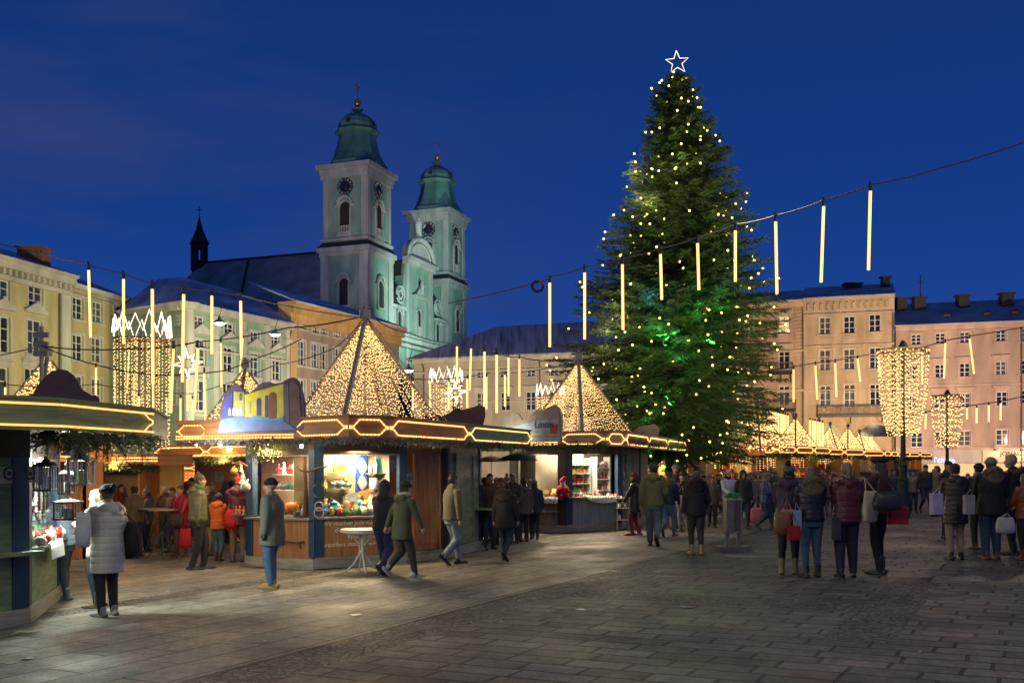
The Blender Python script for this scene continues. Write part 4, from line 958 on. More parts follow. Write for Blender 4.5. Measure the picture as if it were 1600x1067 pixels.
B.door(2, .18, .90); B.door(3, .45, 1.55, W_GREEN); B.picto(f2_, .09, 1.62, .14, .22, 1); B.picto(f3_, .22, 1.62, .2, .2, 2)
mb = MB(); f3_.blk(mb, 1.65, 2.1, .92, .96, .0, .35); mb.build('side_shelf', W_GREEN, B.root)
mb = MB(); f0.blk(mb, .75, 1.45, .48, .50, .0, .14); mb.bar(f0.p(.85, .34, .01), f0.p(.85, .48, .1), .02, .02); mb.bar(f0.p(1.35, .34, .01), f0.p(1.35, .48, .1), .02, .02); mb.build('bag_shelf', W_DOOR, B.root)
CHALK = mat('chalk_white', (.85, .80, .70), .8, .1)
for tx, tt, zz, al in (('Wir machen jede Keramik,', .14, .78, .105), ('die Sie sich wünschen.', .38, .655, .105), ('Was Sie noch', .62, .525, .105), ('brauchen, machen wir auch.', .14, .385, .105)):
    text_mesh('chalk_writing', tx, .118, CHALK, B.root, f1_.p(tt, zz, .004), (f1_.u.x, f1_.u.y, 0), (0, 0, 1), .003, shear=.2)
# blue inner post and glass shelves
mb = MB(); f1_.blk(mb, 1.02, 1.24, .97, 2.2, -.61, -.55); mb.build('inner_post', mat('blue_inner_paint', (.02, .06, .25), .5), B.root)
for t0, t1, zz in ((.12, .92, 1.78), (.12, .92, 1.46), (1.20, 1.7, 1.74), (1.20, 1.6, 1.44)):
    mb = MB(); f1_.blk(mb, t0, t1, zz - .012, zz, -.56, -.34); mb.build('glass_shelf', mat('shelf_glass', (.25, .33, .30), .2), B.root)
for t0, t1, zz in ((.2, 1.38, 1.72), (.2, 1.38, 1.42)):
    mb = MB(); f0.blk(mb, t0, t1, zz - .015, zz, -.75, -.5); mb.build('inner_shelf', WHITEP, B.root)
rn = random.Random(11); wh = 'on the upper shelf of the pottery hut'
CER = ['cream', 'white', 'grey', 'yellow', 'orange', 'blue']
shelf_goods(f1_, .16, .90, 1.78, -.45, ['figurine', 'toy_house', 'plate', 'vase'], CER, 4, wh, (.16, .26), rn); shelf_goods(f1_, 1.22, 1.66, 1.74, -.45, ['figurine', 'plate', 'bottle'], ['white', 'cream', 'turquoise'], 3, wh, (.2, .3), rn)
wh = 'on the middle shelf of the pottery hut'
shelf_goods(f1_, .16, .90, 1.46, -.45, ['angel', 'bird_figure', 'figurine', 'bowl'], ['white', 'grey', 'yellow', 'cream', 'black'], 4, wh, (.16, .24), rn); shelf_goods(f1_, 1.22, 1.58, 1.44, -.45, ['bowl', 'mug'], ['white', 'turquoise'], 2, wh, (.12, .18), rn)
wh = 'on the window counter of the pottery hut'
shelf_goods(f1_, .12, 1.5, .965, -.10, ['mug', 'jar', 'bowl', 'bird_figure', 'figurine', 'mug'], CER + ['black', 'green', 'red', 'brown', 'turquoise'], 15, wh, (.10, .15), rn); shelf_goods(f1_, .12, 1.45, .965, -.24, ['vase', 'jar', 'figurine', 'mug'], CER + ['turquoise', 'brown'], 11, wh, (.16, .24), rn)
shelf_goods(f1_, .15, 1.45, .965, -.38, ['vase', 'plate', 'bottle', 'bird_figure', 'bowl'], CER + ['yellow', 'grey'], 8, wh, (.24, .36), rn)
wh = 'in the left display window of the pottery hut'
shelf_goods(f0, .22, 1.36, 1.72, -.62, ['figurine', 'vase', 'bird_figure', 'toy_house'], ['white', 'orange', 'cream', 'red'], 6, wh, (.14, .26), rn); shelf_goods(f0, .22, 1.36, 1.42, -.62, ['mug', 'bowl', 'jar', 'vase', 'bird_figure'], ['green', 'turquoise', 'orange', 'white', 'cream', 'grey'], 8, wh, (.12, .18), rn)
shelf_goods(f0, .2, 1.45, .965, -.10, ['mug', 'bowl', 'jar', 'figurine', 'bird_figure'], CER + ['green', 'black', 'red'], 13, wh, (.07, .12), rn); shelf_goods(f0, .25, 1.4, .965, -.26, ['vase', 'jar', 'figurine'], CER, 7, wh, (.14, .22), rn)
good('pumpkin', 'orange', f0.p(1.02, .97, -.18), .27, 'in the left display window of the pottery hut', 0, 'big orange ceramic pumpkin')
for t, z, h in ((.33, 1.78, .36), (1.3, 1.72, .22)): pass
# masks on the inner post
for k, (z, m_) in enumerate(((1.86, 'white'), (1.55, 'grey'))):
    mb = MB(); p = f1_.p(1.13, z, -.53)
    pts = [f1_.p(1.13 + r * math.cos(R(a)), z + 1.25 * r * math.sin(R(a)), -.52) for a, r in ((0, .11), (30, .09), (60, .1), (90, .14), (120, .1), (150, .09), (180, .10), (210, .08), (240, .09), (270, .12), (300, .09), (330, .085))]
    mb.slab(pts, (f1_.n.x, f1_.n.y, 0), .02); tag(mb.build('ceramic_fish', gmat(m_)), f'{m_} ceramic fish hanging on the blue inner post of the pottery hut', 'ornament', 'ceramic fish on the blue post')
# driftwood stem with wooden wreath rings in front of post
mb = MB(); q = f0.p(1.42, .97, -.06)
mb.tube([q, q + Vector((.01, 0, .5)), q + Vector((-.03, 0, 1.1)), q + Vector((0, 0, 1.22))], [.06, .04, .045, .02], 8); mb.build('driftwood_stem', cmat((.25, .09, .035), .6), None, True, label='tall orange brown driftwood stem in the corner of the pottery hut window', cat='ornament')
for k, z in enumerate((1.42, 1.14, 1.02)):
    mb = MB(); c = f1_.p(.06, z, .07); r = (.12, .075, .085)[k]
    mb.tube([c + Vector((r * math.cos(R(a)), 0, r * 1.1 * math.sin(R(a)))) for a in range(0, 361, 24)], .012, 6)
    tag(mb.build('hoop_ornament', cmat(((.02, .02, .02), (.35, .30, .25), (.4, .35, .28))[k], .5)), ('black', 'upper beige', 'lower beige')[k] + ' hoop hanging on the corner post of the pottery hut', 'ornament', 'hoops on the corner post')
mb = MB(); c = f1_.p(.0, 1.80, .12)
mb.tube([c + Vector(v) for v in ((-.36, 0, .06), (-.3, 0, .0), (-.15, 0, -.02), (0, 0, .03), (.06, 0, .06), (.16, 0, .06), (.22, 0, .16))], [.006, .012, .018, .02, .018, .012, .005], 6); mb.tube([c + Vector((-.3, 0, 0)), c + Vector((-.35, 0, .05)), c + Vector((-.33, 0, .1))], .008, 5)
mb.build('twig', cmat((.12, .06, .04), .7), None, True, label='crooked dark branch hanging across the corner post of the pottery hut', cat='branch')
mb = MB(); c = f0.p(.02, 1.62, .12); mb.slab([c + Vector((.0, 0, .17)), c + Vector((.045, 0, .05)), c + Vector((.04, 0, -.08)), c + Vector((-.01, 0, -.17)), c + Vector((-.05, 0, -.06)), c + Vector((-.04, 0, .08))], (0, -1, 0), .03)
mb.build('leaf_ornament', gmat('orange'), None, False, label='orange ceramic leaf hanging at the left post of the pottery hut', cat='ornament')
# mistletoe under the eave
mb = MB(); rnd = random.Random(3); c = f0.p(.75, 2.13, .3)
for k in range(500):
    p = c + Vector((rnd.gauss(0, .2), rnd.gauss(0, .12), rnd.gauss(0, .075))); d = Vector((rnd.gauss(0, 1), rnd.gauss(0, 1), rnd.gauss(-.4, 1))).normalized() * .05; s = d.cross(Vector((0, .3, 1))).normalized() * .014
    mb.add([p - s, p + d * .6 + s, p + d, p + d * .6 - s], [(0, 1, 2, 3)])
mb.build('mistletoe', mat('mistletoe', (.16, .19, .05), .6, .3), None, False, label='yellow green mistletoe bunch hanging under the eave of the pottery hut', cat='mistletoe')
EAVE = emis('eave_bulb', (1.0, .78, .50), 18, True)
def eave_bulb(p, lab, e=18, r=.035):
    mb = MB(); mb.ball(p, r, 12, 8); o = mb.build('light_bulb', EAVE, None, True, label=lab, cat='light bulb', group='bare bulbs under the hut eaves'); mb = MB(); mb.lathe(p + Vector((0, 0, r * .8)), [(.018, 0), (.018, .05), (.006, .14)], 8); mb.build('socket', IRON, o)
    lamp('bulb_light', 'POINT', p + Vector((0, -.02, -.05)), e, WARM, .04)
eave_bulb(at(471, 697, 18.0), 'bare bulb at the corner post of the pottery hut', 9); eave_bulb(at(358, 701, 19.6), 'brightest bare bulb left of the pottery hut, beside its post', 22, .055)
eave_bulb(at(345, 697, 20.2), 'smaller bare bulb under the left roof end of the pottery hut'); eave_bulb(at(307, 695, 20.6), 'small bare bulb farthest left under the pottery hut roof', 8, .035)
lamp('hut_light', 'AREA', f1_.p(.8, 2.10, -.28), 75, (1.0, .80, .48), .5, f1_.p(.8, 1.0, -.35)); lamp('hut_light', 'AREA', f0.p(.8, 2.10, -.6), 75, (1.0, .80, .52), .6, f0.p(.8, 1.0, -.6))
lamp('hut_spill', 'AREA', f1_.p(.85, 2.2, .06), 70, (1.0, .72, .34), .4, f1_.p(.85, 0, 1.8)); lamp('hut_spill', 'AREA', f0.p(.7, 2.2, .06), 80, (1.0, .70, .32), .4, f0.p(.7, 0, 1.8))

# ---------------- hut C: Lentos hut
rC = [(-.9, 28.0), (1.2, 25.6), (2.35, 24.9), (2.9, 25.5), (4.9, 31.5), (6.1, 35.0), (3.5, 37), (-1, 33)]
wC = [(.18, 27.7), (1.47, 27.0), (3.06, 28.0), (3.9, 30.2), (4.5, 33.0), (3.2, 34.5), (.2, 33.5)]
Cc = Hut('market_hut', 'taupe hut with white lace cloths on its counters, right of the pottery hut', rC, wC, 2.74, 2.38, .03, [F_PALE, F_PALE, F_PALE, F_PALE, F_OLIVE, W_DARK, W_DARK, W_DARK])
Cc.lights([1, 2, 3, 4], [1, 1, 2, 1], br=.02); Cc.lowline(0, 2.44, br=.024, step=.05); Cc.lowline(0, 2.5, br=.024, step=.05)
Cc.garland([0, 1], GARLG, .02, .05, 420, .11); Cc.garland([3, 4], GARLG, .14, .05, 140, .1, .06)
Cc.face(0, 'shop', W_TAUPE, W_PLINTH, back=CREAMW, be=-.1, deep=1.3, glass=False, counter=.2); Cc.face(1, 'shop', W_BLGREY, W_PLINTH, back=CREAMW, deep=1.2, glass=False, counter=.2); Cc.face(2, 'wall', W_TAUPE); Cc.rest(W_TAUPE)
c0, c1, c2 = Cc.wf[0], Cc.wf[1], Cc.wf[2]
Cc.post(0, c0.L - .12, .26, W_DARK); Cc.post(1, .1, .2); Cc.post(1, c1.L - .06, .12); Cc.post(2, .1, .16); Cc.door(2, .45, 1.35, W_GREEN); Cc.post(2, c2.L - .1, .14, W_DARK)
mb = MB(); c0.blk(mb, .35, 1.25, .62, .66, .0, .22); mb.bar(c0.p(1.1, .45, .01), c0.p(1.1, .62, .16), .04, .04); mb.build('bag_shelf', W_TAUPE, Cc.root)
mb = MB()
for k in range(3):
    z = 1.1 + .26 * k; pts = [(.30 + .085 * s, z + h) for s, h in ((0, -.11), (1, .02), (.95, .09), (.5, .11), (0, .06), (-.5, .11), (-.95, .09), (-1, .02))]; c2.poly(mb, pts, .03, .02)
mb.build('heart_cutouts', cmat((.5, .5, .45), .6), Cc.root)
def lace(f, t0, t1, z, drop, o, lab, n=9):
    mb = MB(); N2 = n * 6; vs = []
    for i in range(N2 + 1):
        t = t0 + (t1 - t0) * i / N2; w = .012 * math.sin(i * 1.1); env = math.sin(math.pi * i / N2) ** .5 if n > 9 else 1
        zz = z - (drop * env) - .03 * abs(math.sin(math.pi * i / 6))
        vs += [f.p(t, z + .012, o - .22), f.p(t, z + .012, o + .01), f.p(t, z - drop * .4, o + .02 + w), f.p(t, zz, o + .025 + w * 1.5)]
    fs = [(i * 4 + k, i * 4 + k + 1, i * 4 + k + 5, i * 4 + k + 4) for i in range(N2) for k in range(3)]
    mb.add(vs, fs); o_ = mb.build('lace_cloth', LACE, None, True, label=lab, cat='cloth', group='lace counter cloths')
lace(c0, .25, 1.32, .965 + ground_z(.8), .13, .2, 'wavy white lace cloth hanging from the left counter of the taupe hut'); lace(c1, .55, 1.75, .965 + ground_z(2.2), .16, .2, 'scalloped white lace cloth hanging from the right counter of the taupe hut', 12)
# goods of hut C
mb = MB(); 
for z in (1.12, 1.3, 1.48, 1.66, 1.84): c0.blk(mb, .15, .48, z, z + .02, -1.25, -.95)
for t in (.13, .48): c0.blk(mb, t, t + .025, .97, 1.9, -1.25, -.95)
mb.build('rack', W_DOOR, Cc.root)
for j, z in enumerate((1.14, 1.32, 1.50, 1.68)): shelf_goods(c0, .17, .47, z, -1.1, ['jar', 'bottle', 'candle_glass'], ['brown', 'orange', 'red', 'gold'], 4, 'on the small wooden rack in the taupe hut', (.1, .14), rn)
wh = 'on the left counter of the taupe hut'
shelf_goods(c0, .15, 1.4, .985, -.05, ['bauble', 'jar', 'candle_glass', 'figurine', 'toy_house'], ['white', 'red', 'cream', 'brown', 'silver', 'gold'], 14, wh, (.08, .15), rn); shelf_goods(c0, .15, 1.4, .985, -.28, ['toy_tree', 'jar', 'toy_house', 'angel', 'vase'], ['white', 'red', 'green', 'gold', 'cream'], 9, wh, (.16, .30), rn)
wh = 'on the right counter of the taupe hut'
shelf_goods(c1, .2, 1.8, .985, .0, ['bauble', 'bowl', 'candle_glass', 'mug', 'toy_house'], ['white', 'red', 'yellow', 'cream', 'blue', 'pink'], 15, wh, (.08, .13), rn); shelf_goods(c1, .2, 1.8, .985, -.25, ['jar', 'figurine', 'angel', 'bottle'], ['white', 'red', 'cream', 'brown', 'black'], 10, wh, (.12, .22), rn)
mb = MB()
for z in (1.12, 1.38, 1.66, 1.9): c1.blk(mb, .35, 1.25, z, z + .015, -.9, -.6)
for t in (.33, 1.25): c1.blk(mb, t, t + .02, .97, 2.1, -.9, -.6)
mb.build('display_rack', WHITEP, Cc.root)
for z, kd, cl in ((1.14, ['bottle', 'jar', 'bauble'], ['red', 'green', 'brown', 'black']), (1.40, ['bottle', 'candle_glass'], ['black', 'brown', 'gold', 'red']), (1.68, ['jar', 'toy_house', 'candle_glass'], ['orange', 'gold', 'yellow', 'red']), (1.92, ['toy_tree'], ['red', 'white', 'silver', 'green'])):
    shelf_goods(c1, .38, 1.22, z, -.75, kd, cl, 7, 'on the wire display rack in the taupe hut', (.12, .18), rn)
mb = MB()
for z in (1.18, 1.5, 1.82): c1.blk(mb, 1.36, 1.80, z, z + .02, -.7, -.4)
for t in (1.34, 1.80): c1.blk(mb, t, t + .02, .97, 2.14, -.7, -.4)
mb.build('side_rack', WHITEP, Cc.root)
for z in (1.20, 1.52, 1.84): shelf_goods(c1, 1.38, 1.78, z, -.55, ['bottle', 'bauble', 'figurine', 'bowl'], ['red', 'white', 'pink', 'brown'], 4, 'on the white side rack in the taupe hut', (.14, .2), rn)
mb = MB()
for z in (1.35, 1.68): c0.blk(mb, .55, 1.35, z, z + .02, -1.27, -1.05)
mb.build('back_shelf', W_DOOR, Cc.root)
for z in (1.37, 1.70): shelf_goods(c0, .58, 1.32, z, -1.15, ['jar', 'toy_house', 'angel', 'plate', 'vase', 'mug'], ['brown', 'red', 'green', 'gold', 'white', 'grey'], 7, 'on the back shelf in the taupe hut', (.14, .24), rn)
mb = MB()
for k in range(16): mb.ball(c0.p(.95 + rn.uniform(-.28, .28), 1.72 + rn.uniform(-.3, .3), -1.24), (.03, .02, .03), 8, 5)
mb.build('wall_hooks', BLACKM, Cc.root)
lamp('hut_light', 'AREA', c0.p(.75, 2.25, -.7), 9, (1.0, .84, .58), .7, c0.p(.75, .9, -.8)); lamp('hut_light', 'AREA', c1.p(.95, 2.25, -.5), 30, (1.0, .86, .62), .7, c1.p(.95, .9, -.6))
lamp('hut_spill', 'AREA', c0.p(.7, 2.2, .0), 42, (1.0, .80, .50), .4, c0.p(.7, 0, 2.2)); lamp('hut_spill', 'AREA', c1.p(.9, 2.2, .0), 48, (1.0, .80, .50), .4, c1.p(.9, 0, 2.4))

# ---------------- hut A: green hut, left edge
rA = [(-6.9, 9.3), (-5.53, 10.75), (-5.10, 11.2), (-4.78, 13.2), (-5.4, 15.6), (-7.6, 17.0), (-10.5, 15.5), (-10.8, 10.5), (-9, 9)]
wA = [(-6.95, 10.1), (-5.97, 12.26), (-6.65, 14.6), (-7.6, 15.8), (-9.6, 15), (-10.0, 11.5), (-8.6, 10)]
A = Hut('market_hut', 'green stained hut with dark blue posts and ornament window, cut by the left edge', rA, wA, 2.62, 2.28, -.08, F_OLIVE)
for i in (0, 1, 2):
    A.lowline(i, 2.57, br=.013, step=.055); A.lowline(i, 2.33, br=.013, step=.055)
f_ = A.fac[2]; mbx, blx = MB(), MB(); rope(mbx, [f_.p(f_.L - .25, 2.57, .035), f_.p(f_.L - .12, 2.50, .035), f_.p(f_.L - .03, 2.48, .035), f_.p(f_.L - .03, 2.44, .035), f_.p(f_.L - .12, 2.41, .035), f_.p(f_.L - .25, 2.33, .035)], .01, blx, .05, .013); q_ = mbx.build('rope_light', ROPE, A.rf); blx.build('bulbs', BULB, q_, kind='stuff')
A.face(0, 'wall', W_GREEN); A.face(1, 'shop', W_GREEN, back=CREAMW, deep=.9, cz=.90, tz=2.05, glass=True, t0=.18, counter=.14); A.rest(W_GREEN)
a0, a1 = A.wf[0], A.wf[1]
A.post(0, a0.L - .11, .22); A.post(1, .10, .18); A.post(1, a1.L - .07, .14)
mb = MB(); a0.blk(mb, 0, a0.L, 1.98, 2.34, .001, .05); mb.build('lintel', W_DARK, A.root)
mb = MB(); a0.blk(mb, a0.L - 1.6, a0.L + .1, .80, .84, .0, .2); mb.build('side_shelf', W_GREEN, A.root)
t_, z_ = a0.uz(13, 742); A.picto(a0, t_, z_, .9, .2, 3)
mb = MB(); mb.box((-5.6, 12.75, 2.16), (.28, .05, .30), .3); mb.build('bracket', WHITEP, A.root)
# fir branches hung along the eave
mb = MB(); rnd = random.Random(8); fr_ = A.fac[2]
for k in range(120):
    t = rnd.uniform(.0, fr_.L + .15); o0 = rnd.uniform(-.5, .1); p = fr_.p(t, 2.27 + rnd.uniform(-.02, .04), o0)
    d = Vector((rnd.gauss(.1, .6), rnd.gauss(0, .6), rnd.uniform(-.75, -.1))).normalized() * rnd.uniform(.14, .34)
    for j in range(40):
        s = j / 40; b_ = p + d * s + Vector((0, 0, -.1 * s * s)); e = (d.normalized() * .035 + Vector((rnd.gauss(0, .05), rnd.gauss(0, .05), rnd.gauss(0, .035)))) ; sd = e.cross(d).normalized() * .006
        mb.add([b_ - sd, b_ + sd, b_ + e * 1.1], [(0, 1, 2)])
mb.build('fir_garland', GARLG, A.root)
wh = 'on the lace covered counter of the green hut'; rn = random.Random(21); zA = a1
zc = ground_z(-6.2) + .94
for j, o_ in enumerate((.08, -.04, -.16, -.28)): shelf_goods(a1, .25, 2.25, zc, o_, ['candle_glass', 'mug', 'toy_house', 'bauble'], ['red', 'white', 'red', 'cream', 'green', 'gold', 'brown'][: 4 + j], 13, wh, (.08, .15) if j < 2 else (.12, .2), rn)
lace(a1, .75, 1.75, zc - .01, .20, .14, 'white lace runner hanging over the counter of the green hut')
wh = 'hanging in the side window of the green hut'
for k in range(46):
    t = rn.uniform(.3, 2.25); z = rn.uniform(1.12, 1.95); o_ = rn.uniform(-.5, -.08); kd = rn.choice(['bauble', 'angel', 'toy_tree', 'bauble', 'bauble']); cl = rn.choice(['silver', 'white', 'gold', 'cream', 'red', 'silver'])
    good(kd, cl, a1.p(t, z, o_), .091 if kd == 'bauble' else .121, wh, 0)
mb = MB()
for k in range(40):
    t = .3 + 1.95 * k / 40; mb.tube([a1.p(t, 2.03, -.3 + .2 * math.sin(k * 2.3)), a1.p(t, 1.2 + .3 * math.sin(k), -.3 + .2 * math.sin(k * 2.3))], .004, 3)
mb.build('hanging_threads', WHITEP, A.root)
mb = MB(); a1.blk(mb, 1.0, 1.12, .92, 2.05, -.55, -.5); mb.build('inner_post', W_BLUE, A.root)
lamp('hut_light', 'AREA', a1.p(1.2, 2.0, -.35), 80, (.95, 1.0, .92), .6, a1.p(1.2, 1.0, -.3)); lamp('hut_spill', 'POINT', a1.p(.9, 1.95, .5), 34, (.95, 1.0, .9), .1)  # point is a fill added outside the pane to brighten the lanterns
lamp('hut_spill', 'AREA', a1.p(1.0, 2.02, .04), 110, (.88, 1.0, .84), .4, a1.p(1.0, .0, 1.5))
# hanging lanterns
def lantern(px, py0, py1, D, m, lab, w=.17, roofh=.28, glow=None):
    top = at(px, py0, D); bot = at(px, py1, D); H = top.z - bot.z; r = empty('lantern', bot, lab, 'lantern', 'lanterns hanging beside the green hut')
    x, y, z = bot; hb = H * (1 - roofh)
    mb = MB(); mb.box((x, y, z + .012), (w * 1.15, w * 1.15, .024)); mb.box((x, y, z + hb), (w * 1.2, w * 1.2, .02))
    for sx in (-1, 1):
        for sy in (-1, 1): mb.box((x + sx * w * .5, y + sy * w * .5, z + hb / 2), (.03 if m is WHITEP else .016, .03 if m is WHITEP else .016, hb))
    for s_ in (-1, 1):
        for q in (-.17, .17): mb.box((x + q * w, y + s_ * w * .5, z + hb / 2), (.007, .007, hb)); mb.box((x + s_ * w * .5, y + q * w, z + hb / 2), (.007, .007, hb))
    mb.build('lantern_frame', m, r)
    mb = MB(); mb.lathe((x, y, z + hb), [(w * .86, 0), (w * .5, H * roofh * .35), (w * .22, H * roofh * .55), (w * .26, H * roofh * .6), (w * .12, H * roofh * .85), (.01, H * roofh)], 4, rz=math.pi / 4); mb.build('lantern_roof', m, r)
    mb = MB(); mb.tube([(x + .022 * math.cos(R(a)), y, z + H + .02 + .022 * math.sin(R(a))) for a in range(0, 361, 40)], .004, 4); mb.tube([(x, y, z + H + .04), (x, y, max(z + H + .1, 2.32))], .003, 4); mb.build('hanging_ring', IRON, r)
    mb = MB(); mb.box((x, y, z + hb / 2), (w * .94, w * .94, hb * .9)); mb.build('lantern_glass', GLASS, r)
    mb = MB(); mb.lathe((x, y, z + .025), [(w * .22, 0), (w * .22, hb * .5), (.004, hb * .52), (.004, hb * .6)], 10); mb.build('candle', WHITEP if glow is None else glow, r)
lantern(72, 713, 767, 11.7, IRON, 'black metal lantern in front of the green hut window', .19)
lantern(127, 700, 758, 12.6, WHITEP, 'white framed lantern below the fir branches', .22, .3, cmat((.45, .5, .08), .5))
lantern(104, 728, 772, 13.0, mat('pewter', (.12, .11, .10), .4, metal=.6), 'round grey lantern behind the black and white ones', .15, .3)
lantern(106, 775, 812, 12.5, mat('old_brown_metal', (.10, .07, .065), .5, metal=.4), 'broad brown birdcage lantern, lowest of the hanging ones', .24, .25)

# ---------------- huts behind, left
rE = [(-11.0, 30.7), (-6.9, 27.6), (-5.6, 30), (-6, 35), (-10.5, 36)]
wE = [(-10.2, 32.0), (-7.4, 29.8), (-6.6, 31), (-6.8, 34.5), (-9.9, 35)]
E_ = Hut('market_hut', 'orange hut with green notice on its wall, behind the red coat group', rE, wE, 2.48, 2.12, -.15, F_ORANGE)
E_.lights([0], [2], br=.022); E_.lowline(0, 2.2, 1.2, br=.022); E_.garland([0], GARLG, -.06, .05, 360, .12); E_.face(0, 'wall', W_BROWN); E_.rest(W_BROWN)
mb = MB(); t_, z_ = E_.wf[0].uz(343, 745); E_.wf[0].blk(mb, t_ - .22, t_ + .22, z_ - .16, z_ + .16, .002, .02); mb.build('notice_plate', mat('green_notice', (.35, .55, .45), .5, .5, 6, col2=(.12, .4, .12)), E_.root)
rG = [(-12.3, 24.4), (-8.15, 22.9), (-7.7, 24.0), (-9, 27.5), (-12.5, 28)]
wG = [(-11.6, 25.6), (-9.2, 24.6), (-8.7, 26.4), (-11.8, 27.6)]
G_ = Hut('market_hut', 'low orange hut with glowing roof edge, between the green hut and the standing tables', rG, wG, 2.14, 1.90, -.15, F_ORANGE)
G_.lowline(0, 2.0, br=.02); G_.lowline(0, 2.07, br=.02); G_.garland([0], GARLG, -.04, .05, 400, .12); G_.face(0, 'shop', W_BROWN, back=CREAM, deep=.8, tz=1.85, glass=False); G_.rest(W_BROWN)
rH = [(-15.8, 38), (-10.2, 36.6), (-10.2, 41), (-15.8, 41)]; wH = [(-15.2, 39), (-10.6, 38), (-10.6, 41), (-15.4, 41)]
H_ = Hut('market_hut', 'orange hut with drop lights on its wall, farthest back on the left', rH, wH, 1.92, 1.68, -.3, F_ORANGE)
H_.lights([0], [3], br=.02); H_.face(0, 'wall', F_ORANGE); H_.rest(W_BROWN)
mb = MB(); rn = random.Random(4)
for k in range(26):
    t = .3 + 4.2 * k / 26
    for j in range(rn.randint(3, 8)): mb.octa(H_.wf[0].p(t, 1.6 - .13 * j, .08), .022)
mb.build('drop_lights', BULB, H_.root, kind='stuff')
# orange panelled side of a hut right behind the green one
rK = [(-9.6, 18.9), (-7.95, 17.9), (-7.6, 18.9), (-9.2, 20.2)]; wK = [(-9.3, 19.0), (-8.15, 19.0), (-8.15, 19.9), (-9.3, 19.9)]
K_ = Hut('market_hut', 'orange brown plank hut directly behind the green hut', rK, wK, 2.2, 1.96, -.12, F_ORANGE)
K_.lowline(0, 2.05); K_.lowline(0, 2.12); K_.face(0, 'wall', W_BROWN); K_.face(1, 'wall', W_BROWN); K_.rest(W_BROWN)
for t_ in (.2, .75, 1.0): K_.post(0, t_, .05, W_DOOR, o=.03)
lamp('hut_light', 'POINT', (-9.3, 23.2, 1.85), 60, (1.0, .60, .24), .15); lamp('hut_light', 'POINT', (-8.3, 28.4, 2.0), 70, (1.0, .62, .26), .15); lamp('hut_light', 'POINT', (-12.3, 37.2, 1.5), 70, (1.0, .56, .2), .15)
lamp('hut_light', 'POINT', (-7.7, 17.4, 2.3), 90, (1.0, .66, .30), .15)

# ---------------- far huts
def far_hut(roof, zt, label, board=None, lit=True, lights=None, fasc=F_ORANGE):
    n = len(roof); c = Vector((sum(p[0] for p in roof) / n, sum(p[1] for p in roof) / n)); walls = [tuple(Vector(p).lerp(c, .28)) for p in roof]
    h = Hut('market_hut', label, roof, walls, zt, zt - .40, ground_z(c.x), fasc)
    for i in range(n):
        f = h.wf[i]; front = f.n.dot(-f.P0) > 0
        if front and lit: h.face(i, 'shop', W_BROWN, back=CREAM, deep=1.0, tz=2.1, glass=False)
        if front: h.lights([i], [max(1, int(h.fac[i].L / 1.8))], br=.035, step=.12, r=.03)
    h.rest(W_BROWN); fi = [i for i in range(n) if h.wf[i].n.dot(-h.wf[i].P0) > 0]
    h.garland(fi, GARLG, -.1, .08, 90, .22)
    lamp('hut_light', 'POINT', (c.x, c.y - 1.2, 1.95 + ground_z(c.x)), 260, (1.0, .68, .32), .3)
    for i in fi[:2]:
        f = h.wf[i]; lamp('hut_spill', 'POINT', f.p(f.L / 2, 2.2 + ground_z(c.x), .5), 90, (1.0, .68, .34), .2)
        cols = ['gold', 'red', 'white', 'yellow', 'green', 'orange']
    return h
F1 = far_hut([(10.2, 56), (13.9, 52.2), (18.3, 57.2), (17.5, 62), (11, 62)], 2.95, 'wide orange hut with carved arched sign board, behind the lilac hat woman')
F2 = far_hut([(18.9, 60.5), (22.5, 63.5), (22, 69), (18.5, 69)], 2.95, 'second far orange hut, right of the carved arched board')
F3 = far_hut([(23.2, 70.5), (27.5, 73.5), (32, 80), (26, 84), (22.5, 78)], 3.0, 'far orange hut left of the tall green lamp post')
F4 = far_hut([(33, 86), (38, 90), (38, 96), (32, 94)], 3.1, 'farthest small hut, right behind the beret woman')
F5 = far_hut([(9.4, 66), (13, 66), (13, 70), (9.4, 70)], 2.95, 'far lit hut seen left of the carved board, beyond the tree trunk')
F6 = far_hut([(6.2, 52.5), (9.6, 50.8), (10.0, 55), (6.5, 56)], 2.9, 'far hut glowing between the taupe hut and the tree trunk', fasc=F_PALE)
def board(name, pts, D, yaw, th, m, lab, cat='sign board'):
    """flat shaped board; pts in photo pixels projected on an upright plane through depth D"""
    P = [at(px, py, D) for px, py in pts]; c = P[0].copy(); out = []
    for p in P:
        dx = p.x - c.x; out.append(Vector((c.x + dx * math.cos(yaw), c.y + dx * math.sin(yaw), p.z)))
    mb = MB(); mb.slab(out, (math.sin(yaw), -math.cos(yaw), 0), th); o = mb.build(name, m, None, label=lab, cat=cat, group='sign boards on the hut roofs'); return o, out
b1, _ = board('sign_board', [(1118, 712), (1118, 703), (1124, 697), (1130, 694), (1138, 692), (1142, 686), (1150, 683), (1158, 680), (1166, 681), (1174, 685), (1178, 691), (1186, 694), (1192, 699), (1196, 704), (1196, 711)], 52.6, .0, .12, wood('carved_orange', (.55, .16, .05), (.68, .26, .08)), 'orange red arched board with carved letters on the far hut roof')
mb = MB(); rn = random.Random(9)
for k in range(9):
    x0 = 1134 + k * 5.6
    for a, b in (((0, 0), (0, 1)), ((0, 1), (.8, .2 + .6 * (k % 2))), ((.8, 0), (.8, 1))):
        p = at(x0 + a[0] * 3.2, 702 - a[1] * 11, 52.42); q = at(x0 + b[0] * 3.2, 702 - b[1] * 11, 52.42); mb.bar(p, q, .07, .05)
mb.build('carved_letters', wood('carved_gold', (.70, .40, .15), (.75, .45, .2)), b1)
lamp('board_light', 'POINT', at(1157, 708, 51.6), 26, WARM, .2)
